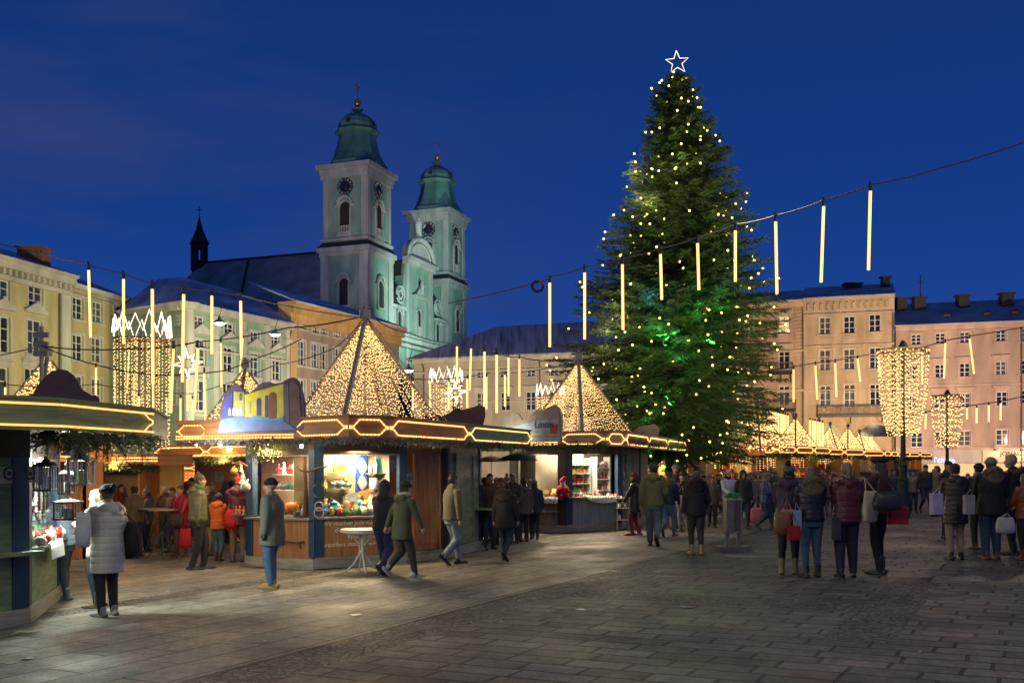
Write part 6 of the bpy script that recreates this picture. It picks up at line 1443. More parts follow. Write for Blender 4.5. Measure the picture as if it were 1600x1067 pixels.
GREEN = (.12, 1.0, .22); tx = (1057 - 800) / F * 36
for dx, dz, e, tgt in ((-.5, 4.6, 1500, (0, 2.2)), (.9, 6.6, 700, (.6, 1.5)), (-1.7, 2.7, 400, (-.4, 1.5)), (-.6, 6.6, 700, (-.5, 2))):
    lamp('green_floodlight', 'SPOT', (tx + dx, 34.2, dz - .6), e, GREEN, .1, (tx + dx * .6 + tgt[0] * .3, 35.2, dz + tgt[1]), 95, .8)
lamp('tree_fill', 'SPOT', (tx - 1, 24.5, 3.2), 1800, (.95, 1.0, .55), .4, (tx, 35, 8.0), 75, .9)  # unseen fill spots added in front to brighten the tree
lamp('tree_fill', 'SPOT', (tx + 7, 26, 4.0), 1700, (1.0, 1.0, .55), .4, (tx, 35, 7.5), 75, .9)
for dx, dy, dz, e in ((-.35, 33.6, 5.6, 55), (.3, 33.6, 7.0, 40), (-1.0, 33.7, 6.5, 40), (-1.3, 33.9, 3.6, 14), (1.1, 33.9, 7.4, 22)): lamp('green_floodlight', 'POINT', (tx + dx, dy, dz), e, GREEN, .25)
lamp('green_floodlight', 'POINT', (tx - 1.2, 33.9, 7.4), 25, (.1, .5, 1.0), .2)
mb = MB()
for dx, dz in ((-.5, 4.5),): mb.box((tx + dx, 35.35, dz), (.2, .14, .2))
mb.build('floodlight', IRON, None, label='small black floodlight fixed inside the Christmas tree', cat='floodlight')
# ================================================================ PEOPLE
SKIN = mat('skin', (.48, .27, .19), .5, .08, 20); EYE = mat('eye_dark', (.03, .02, .02), .3); LIP = mat('lips', (.38, .13, .11), .5)
PEND = []                    # (object, voxel, smooth, callback) baked together at the end
def cap(mb, p, q, r1, r2, n=10):
    """tapered capsule"""
    p, q = Vector(p), Vector(q); d = q - p; L = d.length
    if L < 1e-5: mb.ball(p, max(r1, r2), n, 6); return
    d /= L; pts, rs = [], []
    for a in (-80, -50, -20): pts.append(p + d * r1 * math.sin(R(a))); rs.append(r1 * math.cos(R(a)))
    for t in (0, .5, 1): pts.append(p.lerp(q, t)); rs.append(r1 + (r2 - r1) * t)
    for a in (20, 50, 80): pts.append(q + d * r2 * math.sin(R(a))); rs.append(r2 * math.cos(R(a)))
    mb.tube(pts, rs, n)
def ell(mb, rings, n=20):
    """closed loft of ellipses (z, rx, ry, x0, y0)"""
    vs = []
    for z, rx, ry, x0, y0 in rings:
        for k in range(n): a = 2 * math.pi * k / n; vs.append((x0 + rx * math.cos(a), y0 + ry * math.sin(a), z))
    m = len(rings); fs = [(i * n + k, i * n + (k + 1) % n, (i + 1) * n + (k + 1) % n, (i + 1) * n + k) for i in range(m - 1) for k in range(n)]
    fs += [tuple(range(n))[::-1], tuple((m - 1) * n + k for k in range(n))]; mb.add(vs, fs)
def ik(a, b, l1, l2, hint):
    a, b = Vector(a), Vector(b); d = b - a; L = min(d.length, (l1 + l2) * .998); d = d.normalized() if d.length > 1e-6 else Vector((0, 0, -1)); b = a + d * L
    x = (l1 * l1 - l2 * l2 + L * L) / (2 * L); h = math.sqrt(max(0, l1 * l1 - x * x)); hv = Vector(hint); hv = (hv - d * hv.dot(d)); hv = hv.normalized() if hv.length > 1e-6 else Vector((0, 1, 0))
    return a + d * x + hv * h, b
CLOTH = {}
def cloth(col, kind='plain'):
    k = (col, kind)
    if k not in CLOTH:
        if kind == 'puffer': CLOTH[k] = mat('quilted_fabric', col, .42, .12, 5, bump=.40, bscale=7, bands=.42, bandf=11)
        elif kind == 'denim': CLOTH[k] = mat('denim', col, .8, .25, 9, bump=.3, bscale=14, stretch=(1, 1, .5))
        elif kind == 'knit': CLOTH[k] = mat('knitwear', col, .9, .25, 60, bump=.6, bscale=90, stretch=(1, 1, .3))
        elif kind == 'leather': CLOTH[k] = mat('leather', col, .35, .2, 8, bump=.3, bscale=40)
        elif kind == 'hair': CLOTH[k] = mat('hair', col, .5, .35, 30, bump=.6, bscale=60, stretch=(1, 1, .15))
        elif kind == 'fur': CLOTH[k] = mat('fur', col, .85, .4, 25, bump=.8, bscale=60)
        else: CLOTH[k] = mat('fabric', col, .75, .15, 6, bump=.45, bscale=9)
    return CLOTH[k]
def person(px, fy, ty, face, label, jacket=((.1, .1, .1), 'plain'), hem=.44, trousers=((.02, .02, .025), 'plain'), hat=None, hair=(.08, .05, .03), hairlen=0, shoes=(.03, .03, .03), boot=0.0,
           hood=None, fur=None, scarf=None, pose='stand', arms=('down', 'down'), build=1.0, near=False, far=False, glove=None, head=0.0, lean=0.0, extra=None, group=None, D=None, kneelen=None, puff=0.0):
    """px, fy: photo pixel of the feet; ty: top of head; face: heading in degrees (0 away from the camera, 90 to the right, 180 towards it)"""
    P0 = gpt(px, fy)
    if D: P0 = Vector(((px - 800) / F * D, D, ground_z((px - 800) / F * D)))
    Ht = (fy - ty) * P0.y / F
    if D: Ht = CAMZ - (ty - HOR) / F * D - P0.z
    S = Ht / 1.78; S = max(.60, min(1.12, S)); b_ = build
    rot = Matrix.Rotation(-R(face), 4, 'Z'); M = Matrix.Translation(P0) @ rot @ Matrix.Scale(S, 4)
    vx = .011 if near else (.026 if far else .018)
    def mk(name, mb, m, parent, vox=None, sm=3, mats=None, cb=None, remesh=True):
        me = bpy.data.meshes.new(name); me.from_pydata(mb.v, [], mb.f); me.update()
        for q in (mats or [m]): me.materials.append(q)
        o = bpy.data.objects.new(name, me); COL.objects.link(o)
        if parent is None: o.matrix_world = M
        else: o.parent = parent; PAR[o] = parent
        if remesh: PEND.append((o, vox or vx, sm, cb))
        else: me.polygons.foreach_set('use_smooth', [True] * len(me.polygons))
        return o
    # ---- skeleton
    strd = {'stand': 0, 'walk': .22, 'walk2': -.23, 'slow': .09}[pose]
    hipz = .93 - abs(strd) * .10; feet = []
    for s, k in ((-1, 1), (1, -1)):
        fw = strd * k; lift = .10 if fw < -.12 else 0.0
        feet.append((Vector((s * (.085 if strd else .105), fw + (.03 * s if not strd else 0), .085 + lift)), lift))
    hips = [Vector((s * .085, 0, hipz)) for s in (-1, 1)]; knees = []
    for i, s in enumerate((-1, 1)):
        k_, f_ = ik(hips[i], feet[i][0], .425, .425, (s * .06, 1, 0)); knees.append(k_)
    ly = lean; b_ = b_ * 1.07; sh = [Vector((s * .195 * (.94 + .06 * b_), .02 + ly, 1.43 - .1 * abs(strd))) for s in (-1, 1)]; dz = -.1 * abs(strd)
    tgt = {'down': (.27, .02, .80), 'front': (.12, .34, 1.05), 'pocket': (.20, .16, .96), 'hold': (.16, .30, .92), 'phone': (.08, .30, 1.22), 'swing_f': (.24, .26, .88), 'swing_b': (.26, -.22, .88), 'bag': (.25, .14, .86), 'shoulder': (.14, .22, 1.22), 'reach': (.12, .50, 1.28), 'fold': (.02, .24, 1.10)}
    elb, hnd = [], []
    for i, s in enumerate((-1, 1)):
        t = tgt[arms[i]]; e, h = ik(sh[i], (s * t[0], t[1] + ly * .6, t[2] + dz), .285, .25, (s * .55, -1, -.25)); elb.append(e); hnd.append(h)
    hc = Vector((0, .035 + ly * 1.25, 1.635 + dz)); hr = Matrix.Rotation(-R(head), 4, 'Z')
    def hp(x, y, z): v = hr @ Vector((x, y, z)); return hc + v
    # ---- body (one surface: head, neck, trunk, limbs, hands)
    mb = MB()
    for c_, r_ in (((0, -.012, .02), (.076, .092, .095)), ((0, .012, -.035), (.064, .075, .085))):
        v = MB(); v.ball((0, 0, 0), r_, 14, 10); mb.add([hp(*(Vector(q) + Vector(c_))) for q in v.v], v.f)
    cap(mb, hp(0, .055, -.08), hp(0, .06, -.085), .03, .026, 8)                       # chin
    cap(mb, hp(0, .078, .022), hp(0, .102, -.022), .010, .0165, 8); cap(mb, hp(-.012, .09, -.028), hp(.012, .09, -.028), .011, .011, 6)   # nose
    cap(mb, hp(-.035, .074, .034), hp(.035, .074, .034), .012, .012, 6)               # brow
    cap(mb, hp(-.018, .082, -.056), hp(.018, .082, -.056), .010, .010, 6)             # mouth
    for s in (-1, 1):
        cap(mb, hp(s * .038, .058, -.02), hp(s * .045, .045, -.035), .022, .02, 6); cap(mb, hp(s * .077, -.004, .012), hp(s * .074, -.0, -.03), .017, .011, 6)
    cap(mb, hp(0, -.01, -.07), Vector((0, .0 + ly, 1.42 + dz)), .056, .062, 12)
    ell(mb, [(hipz - .10, .12, .09, 0, 0), (hipz, .155, .11, 0, 0), (1.10 + dz, .135, .10, 0, ly * .4), (1.25 + dz, .15, .105, 0, ly * .7), (1.38 + dz, .16, .10, 0, ly), (1.45 + dz, .10, .07, 0, ly)])
    for i in (0, 1):
        cap(mb, sh[i], elb[i], .052, .042); cap(mb, elb[i], hnd[i], .042, .028); cap(mb, hips[i], knees[i], .082, .058); cap(mb, knees[i], feet[i][0], .056, .038)
        d = (hnd[i] - elb[i]).normalized(); cap(mb, hnd[i], hnd[i] + d * .055, .026, .030, 8)
    e1, e2 = hp(-.031, .082, .012), hp(.031, .082, .012); mo = hp(0, .09, -.056); gl = glove
    def cb(me, e1=e1, e2=e2, mo=mo, hz=[(hnd[0], elb[0]), (hnd[1], elb[1])], hc=hc):
        mi = []
        for p in me.polygons:
            c = p.center; k = 0
            if c.z > hc.z - .2:
                if (c - e1).length < .0135 or (c - e2).length < .0135: k = 1
                elif abs(c.z - mo.z) < .007 and (c - mo).length < .026: k = 2
            elif all((c - h).length > .14 for h, _ in hz): k = 4
            elif gl and True: k = 3
            mi.append(k)
        me.polygons.foreach_set('material_index', mi)
    body = mk('person', mb, None, None, .0095 if near else (.02 if far else .013), 2, [SKIN, EYE, LIP, cloth(gl, 'leather') if gl else SKIN, cloth(trousers[0], trousers[1])], cb)
    tag(body, label, 'person', group)
    # ---- hands: palm continues the wrist, five fingers of their own
    for i, s in enumerate((-1, 1)):
        d = (hnd[i] - elb[i]).normalized(); side = d.cross(Vector((s, .15, 0))).normalized(); nrm = side.cross(d).normalized() * (-s)
        inw = Vector((-s, 0, 0)); nrm = (inw - d * inw.dot(d)).normalized(); side = d.cross(nrm).normalized()
        if side.y < 0: side = -side
        base = hnd[i] + d * .035; fm = MB(); q8 = 6
        cap(fm, hnd[i] - d * .01, base + d * .045, .030, .034, 8)
        for j, (o_, ln) in enumerate(((.027, .070), (.009, .080), (-.009, .074), (-.026, .058))):
            a = base + side * o_ + d * .045; b2 = a + (d * .85 + nrm * .35).normalized() * ln * .5; c3 = b2 + (d * .45 + nrm * .85).normalized() * ln * .5
            fm.tube([a - d * .02, a, b2, c3, c3 + (nrm * .8 + d * .1) * .006], [.0085, .0095, .0088, .0075, .003], q8)
        a = base + side * .028; b2 = a + (side * .8 + d * .6 + nrm * .2).normalized() * .035; c3 = b2 + (d * .9 + nrm * .5).normalized() * .028
        fm.tube([a - side * .01, a, b2, c3], [.012, .012, .010, .006], q8)
        o = mk('glove' if gl else 'hand', fm, cloth(gl, 'leather') if gl else SKIN, body, remesh=False)
    # ---- trousers
    mb = MB(); tk = (.024 if trousers[1] == 'denim' and boot < .05 else .012) * b_
    ell(mb, [(hipz - .13, .15 * b_, .115 * b_, 0, -.005), (hipz - .02, .168 * b_, .13 * b_, 0, -.01), (hipz + .08, .155 * b_, .115 * b_, 0, -.003), (hipz + .13, .14 * b_, .10 * b_, 0, 0)])
    for i in (0, 1):
        fp = feet[i][0]; cap(mb, hips[i] + Vector((0, 0, -.02)), knees[i], .098 * b_ + tk * .3, .066 + tk * .4 + .006 * b_, 12); cap(mb, knees[i], fp + Vector((0, -.005, .0 + boot * .3)), .064 + tk, .052 + tk * .2 - (.012 if boot else 0), 12)
        cap(mb, knees[i] + Vector((0, -.02, -.06)), knees[i].lerp(fp, .45) + Vector((0, -.018, 0)), .058, .052, 10)
    mk('trousers', mb, cloth(*trousers), body)
    # ---- shoes
    for i in (0, 1):
        fp, lift = feet[i]; mb = MB(); s = -1 if i == 0 else 1; tilt = -.7 if lift else 0.0; M2 = Matrix.Translation(fp + Vector((0, 0, -.0))) @ Matrix.Rotation(tilt, 4, 'X') @ Matrix.Rotation(-s * .14, 4, 'Z')
        v = MB()
        for y, w_, z, r in ((-.075, 0, -.05, .036), (-.03, 0, -.045, .040), (.05, 0, -.052, .040), (.12, 0, -.058, .036), (.165, 0, -.062, .026)): v.ball((0, y, z), (.046 if y > .1 else .041, .06, r), 10, 8)
        cap(v, (0, -.03, -.04), (0, -.02, .03 + boot), .048, .050 + boot * .05, 10)
        v.box((0, .04, -.078), (.088, .26, .018))
        mb.add([M2 @ Vector(q) for q in v.v], v.f); mk('boot' if boot else 'shoe', mb, cloth(shoes, 'leather'), body, vox=.011 if near else vx, sm=1)
    # ---- jacket or coat
    hz = 1.78 * hem; mb = MB(); p_ = puff + .0; yo = -.006
    rings = []
    def RR(z, rx, ry): rings.append((z, (rx + p_) * b_, (ry * 1.07 + p_) * b_, 0, yo + ly * max(0, (z - .95) / .5)))
    RR(hz, .185 if hz < .8 else .18, .145 if hz < .8 else .135); RR(hz + .03, .192 if hz < .8 else .185, .15 if hz < .8 else .14)
    if hz < .8: RR(.86, .19, .148)
    RR(max(hz + .06, 1.0) + dz, .178, .14); RR(1.12 + dz, .168, .133); RR(1.27 + dz, .185, .138); RR(1.38 + dz, .186, .125); RR(1.45 + dz, .125, .095); RR(1.50 + dz, .07, .072)
    rings.sort(); ell(mb, rings)
    for i in (0, 1):
        cap(mb, sh[i] + Vector(((.02 if i == 0 else -.02), 0, -.02)), elb[i], .074 * b_ + p_ * .4, .060 * b_ + p_ * .4, 12); cap(mb, elb[i], hnd[i] - (hnd[i] - elb[i]).normalized() * .01, .058 * b_ + p_ * .4, .044 * b_ + p_ * .2, 12)
    if hood is not False:
        if hood in (None, 'collar'): cap(mb, (-.05, -.01 + ly, 1.49 + dz), (.05, -.01 + ly, 1.49 + dz), .07, .07, 10)
        if hood == 'down': cap(mb, (-.09, -.085 + ly, 1.46 + dz), (.09, -.085 + ly, 1.46 + dz), .075, .075, 10); cap(mb, (0, -.12 + ly, 1.42 + dz), (0, -.13 + ly, 1.33 + dz), .08, .035, 10); cap(mb, (-.05, .02 + ly, 1.5 + dz), (.05, .02 + ly, 1.5 + dz), .06, .06, 10)
        if hood == 'up':
            v = MB(); v.ball((0, -.035, .02), (.118, .125, .145), 14, 10); mb.add([hp(*q) for q in v.v], v.f); cap(mb, hp(0, -.06, -.08), (0, -.05 + ly, 1.45 + dz), .105, .13, 12)
    mk('jacket', mb, cloth(*jacket), body)
    # ---- fur trim / fur hood
    if fur:
        fcol, where = fur; mb = MB(); rnd = random.Random(int(px * 7)); m_ = cloth(fcol, 'fur')
        if where == 'collar': cpts = [Vector((.155 * math.cos(a), -.05 + ly + .12 * math.sin(a), 1.475 + dz - .03 * math.cos(a * 2))) for a in [R(q) for q in range(-200, 21, 12)]]; rr = .048
        elif where == 'hood': cpts = [Vector((.13 * math.cos(a), -.10 + ly + .035 * math.cos(2 * a), 1.45 + dz + .115 * math.sin(a) * .9)) for a in [R(q) for q in range(0, 361, 15)]]; rr = .065
        else: cpts = [hp(.105 * math.cos(R(q)), .035, .02 + .14 * math.sin(R(q))) for q in range(-60, 241, 15)]; rr = .035
        for a, b2 in zip(cpts[:-1], cpts[1:]): cap(mb, a, b2, rr, rr, 8)
        if where == 'hood': v = MB(); v.ball((0, -.11 + ly, 1.45 + dz), (.12, .07, .11), 12, 8); mb.add(v.v, v.f)
        fo = mk('fur_trim', mb, m_, body, sm=1); tf = MB()
        for k in range(900 if near else 420):
            a = rnd.choice(cpts); d = Vector((rnd.gauss(0, 1), rnd.gauss(0, 1), rnd.gauss(-.2, 1))).normalized(); q = a + d * rr * .9; e = (d + Vector((0, 0, -.5))).normalized() * rnd.uniform(.02, .045); w_ = e.cross(Vector((rnd.random(), rnd.random(), rnd.random()))).normalized() * .004
            tf.add([q - w_, q + w_, q + e], [(0, 1, 2)])
        mk('fur_tufts', tf, m_, fo, remesh=False)
    # ---- hair
    if hairlen is not None and hood != 'up':
        mb = MB(); v = MB(); top = 0 if hat else .006
        v.ball((0, -.022, .028), (.086, .094, .100 + top), 14, 10)
        if not hat: v.ball((0, .03, .075), (.066, .06, .045), 12, 6)
        cap(v, (-.062, -.02, .0), (-.058, -.035, -.05), .028, .022, 8); cap(v, (.062, -.02, .0), (.058, -.035, -.05), .028, .022, 8)
        if hairlen >= 1: cap(v, (0, -.07, 0), (0, -.075, -.14), .075, .065, 10); cap(v, (-.055, -.03, 0), (-.062, -.03, -.15), .045, .035, 8); cap(v, (.055, -.03, 0), (.062, -.03, -.15), .045, .035, 8)
        if hairlen >= 2: cap(v, (0, -.095, -.1), (0, -.125, -.34), .075, .045, 10); cap(v, (-.06, -.07, -.1), (-.07, -.10, -.32), .05, .03, 8); cap(v, (.06, -.07, -.1), (.07, -.10, -.32), .05, .03, 8)
        if hairlen == -1: cap(v, (0, -.10, .04), (0, -.15, -.03), .038, .036, 8); cap(v, (0, -.15, -.03), (0, -.13, -.22), .038, .018, 8)
        mb.add([hp(*q) for q in v.v], v.f); mk('hair', mb, cloth(hair, 'hair'), body, sm=2)
    if hat:
        kind, hcol = hat[0], hat[1]; mb = MB(); v = MB()
        if kind in ('beanie', 'pom', 'tall'):
            v.ball((0, -.018, .052), (.093, .105, .088), 16, 10); 
            v.lathe((0, -.018, .02), [(.094, 0), (.104, .01), (.104, .05), (.095, .06)], 18, sy=1.12)
            if kind == 'tall': cap(v, (0, -.035, .09), (0, -.07, .16), .075, .045, 10)
        elif kind == 'beret': v.ball((.012, -.03, .085), (.135, .14, .055), 16, 8); v.lathe((0, -.015, .035), [(.09, 0), (.095, .03)], 16, sy=1.1)
        elif kind == 'cap': v.ball((0, -.015, .055), (.09, .102, .07), 16, 8); v.ball((0, .085, .045), (.065, .06, .012), 12, 6)
        elif kind == 'pointed': v.ball((0, -.02, .05), (.094, .106, .08), 16, 10); cap(v, (0, -.03, .09), (0, -.05, .17), .065, .02, 10)
        mb.add([hp(*q) for q in v.v], v.f); ho = mk('hat', mb, cloth(hcol, 'knit'), body, vox=.011 if near else vx, sm=2)
        if kind == 'pom':
            v = MB(); v.ball(hp(0, -.075 if len(hat) < 4 else hat[3], .17 if len(hat) < 5 else hat[4]), .045, 10, 8); pc = hp(0, -.075 if len(hat) < 4 else hat[3], .17 if len(hat) < 5 else hat[4]); rnd = random.Random(2)
            for k in range(260):
                d = Vector((rnd.gauss(0, 1), rnd.gauss(0, 1), rnd.gauss(0, 1))).normalized(); w_ = d.cross(Vector((.3, .2, .9))).normalized() * .004; v.add([pc + d * .04 - w_, pc + d * .04 + w_, pc + d * .065], [(0, 1, 2)])
            mk('pompom', v, cloth(hat[2], 'fur'), ho, remesh=False)
    if scarf:
        mb = MB()
        for k in range(2):
            pts = [Vector((.085 * math.cos(R(a)), .005 + ly + .085 * math.sin(R(a)), 1.505 + dz + .03 * k + .008 * math.sin(R(3 * a)))) for a in range(0, 361, 30)]
            for a, b2 in zip(pts[:-1], pts[1:]): cap(mb, a, b2, .032, .032, 8)
        mk('scarf', mb, cloth(scarf, 'knit'), body, sm=2)
    def W(x, y, z): return M @ Vector((x, y, z))
    return body, dict(W=W, hands=[M @ (h + (h - e).normalized() * .07) for h, e in zip(hnd, elb)], sh=[M @ q for q in sh], S=S, P0=P0, D=P0.y)

def flush_people():
    for o, v, sm, cb in PEND:
        r = o.modifiers.new('r', 'REMESH'); r.mode = 'VOXEL'; r.voxel_size = v; r.adaptivity = 0
        s = o.modifiers.new('s', 'SMOOTH'); s.factor = .6; s.iterations = sm
    dg = bpy.context.evaluated_depsgraph_get(); dg.update(); out = []
    for o, v, sm, cb in PEND: out.append(bpy.data.meshes.new_from_object(o.evaluated_get(dg)))
    for (o, v, sm, cb), me in zip(PEND, out):
        old = o.data; mats = [m for m in old.materials]; o.modifiers.clear(); o.data = me; me.name = o.name; me.materials.clear()
        for m in mats: me.materials.append(m)
        if cb: cb(me)
        me.polygons.foreach_set('use_smooth', [True] * len(me.polygons)); me.update(); bpy.data.meshes.remove(old)
    PEND.clear()

def bag(c, w, h, d, col, label, kind='tote', yaw=0.0, strap=None, m=None, top=None, cat='bag', square=False):
    """c: centre of the bag; strap: list of points the handle passes"""
    rt = empty('bag' if kind != 'paper' else 'paper_bag', c, label, cat, 'bags carried by visitors'); mb = MB(); mt = m or cloth(col, 'leather' if kind == 'leather' else 'plain')
    cs, sn = math.cos(yaw), math.sin(yaw); vs = []; n = 20; prof = [(-.5, .80, .7), (-.46, .96, 1.0), (-.2, 1.04, 1.15), (.1, 1.0, 1.0), (.36, .92, .6), (.5, .86, .22)] if kind != 'paper' else [(-.5, .98, 1), (-.49, 1, 1), (.5, 1, .9)]
    for z, sx, sy in prof:
        for k in range(n):
            a = 2 * math.pi * k / n; e = .25 if kind == 'paper' else .55; x = math.copysign(abs(math.cos(a)) ** e, math.cos(a)) * w / 2 * sx; y = math.copysign(abs(math.sin(a)) ** e, math.sin(a)) * d / 2 * sy
            zz = z * h + (.0 if kind == 'paper' else -.06 * h * (1 - (x / (w / 2)) ** 2) * (1 if z < 0 else 0)); vs.append((c.x + x * cs - y * sn, c.y + x * sn + y * cs, c.z + zz))
    m_ = len(prof); fs = [(i * n + k, i * n + (k + 1) % n, (i + 1) * n + (k + 1) % n, (i + 1) * n + k) for i in range(m_ - 1) for k in range(n)] + [tuple(range(n))[::-1], tuple((m_ - 1) * n + k for k in range(n))]
    mb.add(vs, fs); mb.build('bag_body', mt, rt, kind != 'paper')
    tp = c + Vector((0, 0, h * .48)); pts = strap or [tp + Vector((0, 0, h * .35))]
    ux = Vector((cs, sn, 0)); mb = MB(); mb.tube([tp - ux * w * .32] + [Vector(p) for p in pts] + [tp + ux * w * .32], .008, 6); mb.build('handle', mt, rt)
    return rt

BLK = (.018, .018, .020); NAVY = (.020, .026, .05); JEANS = (.055, .10, .20); DJEANS = (.025, .04, .075); LJEANS = (.16, .22, .32)
# ---- left foreground
b1, i1 = person(168, 962, 755, -52, 'woman in long silver quilted coat and dark pompom hat, nearest the green hut', ((.62, .59, .52), 'puffer'), .33, (BLK, 'plain'), ('pom', (.025, .025, .04), (.08, .08, .09), -.12, .10), (.15, .1, .06), 0, (.22, .21, .19), 0, 'down', None, None, 'stand', ('phone', 'pocket'), 1.13, True, head=-15)
bag(i1['W'](.27, -.12, 1.02), .30 * .95, .46, .14, (.012, .012, .014), 'black slouchy shoulder bag on the silver coat woman', yaw=-.6, strap=[i1['W'](.18, -.02, 1.42)])
bag(at(130, 826, 11.95), .17, .40, .12, (.55, .56, .55), 'pale grey white plastic bag carried by the silver coat woman', yaw=.4, strap=[at(134, 795, 12.15)])
person(153, 948, 762, -80, 'blond woman with fur topped boots hidden behind the silver coat woman', ((.50, .40, .36), 'plain'), .42, (DJEANS, 'denim'), None, (.20, .12, .06), 1, (.13, .09, .055), .10, 'collar', None, (.10, .35, .50), 'stand', ('phone', 'phone'), .95, True)
person(103, 936, 768, -95, 'person in grey blue padded jacket leaning at the green hut window', ((.14, .19, .23), 'puffer'), .50, ((.035, .04, .05), 'plain'), ('beanie', (.05, .06, .07)), (.1, .07, .05), 0, (.10, .13, .15), .05, 'collar', None, None, 'stand', ('reach', 'front'), 1.0, True, lean=.06)
person(310, 889, 738, 80, 'man in olive quilted jacket and pointed beanie facing right, hands in gloves', ((.13, .13, .07), 'puffer'), .50, (BLK, 'plain'), ('pointed', (.12, .11, .07)), (.08, .06, .05), 0, (.02, .02, .02), 0, 'down', None, (.10, .22, .06), 'slow', ('down', 'down'), 1.05, True, glove=(.03, .03, .035), head=5)
person(425, 918, 745, -82, 'elderly man in grey green coat, black cap, blue jeans and tan shoes, standing alone', ((.115, .12, .095), 'plain'), .385, ((.05, .115, .22), 'denim'), ('beanie', (.012, .012, .013)), (.30, .27, .25), 0, (.38, .19, .06), 0, 'collar', None, None, 'stand', ('down', 'down'), 1.22, True, glove=(.015, .015, .015), head=-6)
# ---- walking couple and two more before the pottery hut
person(598, 898, 748, 22, 'walker in black hooded jacket and blue jeans, left one of the pair', ((.022, .022, .028), 'plain'), .47, ((.035, .055, .14), 'denim'), None, (.03, .02, .02), None, (.03, .045, .08), .03, 'up', None, None, 'walk', ('swing_f', 'swing_b'), 1.02, True, lean=.05)
person(628, 903, 748, 50, 'walker in olive parka with cream hood down, right one of the pair', ((.075, .08, .035), 'plain'), .39, ((.03, .028, .03), 'plain'), ('beanie', (.03, .02, .015)), (.05, .03, .02), 0, (.35, .34, .30), 0, 'down', None, (.50, .44, .33), 'walk2', ('swing_b', 'swing_f'), 1.0, True, lean=.05)
person(706, 882, 737, 55, 'man in khaki jacket and light jeans walking past the hut doors', ((.13, .12, .085), 'plain'), .48, ((.20, .26, .34), 'denim'), None, (.025, .018, .015), 0, (.02, .02, .02), 0, 'collar', None, None, 'walk', ('swing_f', 'down'), 1.0, True)
person(789, 876, 748, 20, 'woman in black coat with brown fur hood walking away, beside the black umbrella', ((.02, .02, .024), 'plain'), .40, (DJEANS, 'denim'), None, (.03, .02, .015), 0, (.015, .015, .015), .16, False, ((.06, .045, .03), 'hood'), None, 'walk', ('down', 'bag'), 1.05, True)
# ---- group among the left huts
person(211, 868, 757, -55, 'man in tan field jacket and flat cap, left of the standing tables', ((.20, .13, .055), 'plain'), .47, (DJEANS, 'denim'), ('cap', (.10, .04, .03)), (.06, .04, .03), 0, BLK, 0, 'collar', None, None, 'slow', ('pocket', 'fold'), 1.12)
person(283, 868, 757, 200, 'woman in shiny red quilted coat with fur collar, holding a red carrier bag', ((.36, .015, .025), 'puffer'), .40, ((.10, .07, .055), 'plain'), None, (.10, .06, .04), 0, (.10, .045, .02), .18, 'collar', ((.08, .05, .035), 'collar'), None, 'stand', ('hold', 'down'), 1.08)
bag(at(276, 812, 21.3), .30, .26, .12, (.05, .03, .025), 'small brown fur handbag in front of the red coat woman', strap=[at(278, 790, 21.3)]); bag(at(290, 840, 21.2), .26, .40, .12, (.45, .01, .02), 'red carrier bag hanging beside the red coat woman', strap=[at(291, 815, 21.2)])
person(341, 876, 768, 5, 'teenager in bright orange quilted vest and blue jeans, seen from behind', ((.75, .17, .02), 'puffer'), .46, ((.08, .17, .24), 'denim'), ('beanie', (.09, .08, .075)), (.06, .04, .03), 0, (.06, .05, .04), .1, 'down', None, None, 'slow', ('front', 'front'), 1.05)
person(372, 877, 742, -10, 'person in maroon coat and dark beanie with bright red backpack', ((.10, .02, .04), 'puffer'), .42, ((.22, .15, .10), 'plain'), ('beanie', (.05, .05, .03)), (.06, .04, .03), 0, (.08, .08, .09), 0, 'down', None, None, 'stand', ('front', 'front'), 1.0)
bp = empty('backpack', at(362, 820, 20.1), 'bright red backpack with grey straps worn over the maroon coat', 'backpack'); mb = MB(); c = at(362, 812, 20.15); mb.ball(c, (.16, .09, .24), 14, 10); mb.build('backpack_body', cloth((.62, .02, .02)), bp, True); mb = MB(); mb.ball(c + Vector((0, -.07, -.08)), (.12, .06, .10), 12, 8); mb.build('front_pocket', cloth((.45, .015, .02)), bp, True); mb = MB(); mb.tube([c + Vector((.02, -.08, -.15)), c + Vector((.03, -.06, -.34))], .008, 5); mb.build('strap', cloth((.4, .4, .4)), bp); mb = MB(); mb.tube([c + Vector((-.08, .02, .2)), c + Vector((-.06, .0, .3)), c + Vector((.06, .0, .3)), c + Vector((.08, .02, .2))], .012, 5); mb.build('strap', cloth((.4, .4, .4)), bp)
person(384, 872, 790, 10, 'small child with pink trousers next to the pottery hut post', ((.10, .03, .06), 'puffer'), .45, ((.65, .03, .25), 'plain'), ('beanie', (.3, .05, .1)), (.06, .04, .03), 0, (.1, .1, .12), 0, 'down')
person(323, 868, 757, 10, 'blurred fair haired person in dark coat between olive and orange jackets', ((.04, .035, .035), 'plain'), .42, ((.30, .18, .04), 'plain'), None, (.30, .22, .16), 0, BLK, 0, 'down', None, None, 'slow')
person(236, 850, 745, 120, 'man in black jacket drinking, behind the standing tables', (BLK, 'plain'), .46, (BLK, 'plain'), None, (.02, .015, .012), 0, BLK, 0, 'collar', None, None, 'stand', ('phone', 'front'), 1.05)
person(258, 856, 756, -60, 'white haired man with glasses and brown jacket behind the right table', ((.09, .055, .04), 'plain'), .46, (BLK, 'plain'), None, (.40, .38, .36), 0, BLK, 0, 'collar', None, None, 'stand', ('front', 'front'), 1.0)
person(270, 862, 760, -160, 'person in beige jacket half hidden by the red coat', ((.22, .17, .10), 'plain'), .46, ((.16, .15, .14), 'denim'), None, (.06, .04, .03), 0, (.1, .1, .08), 0, 'down')
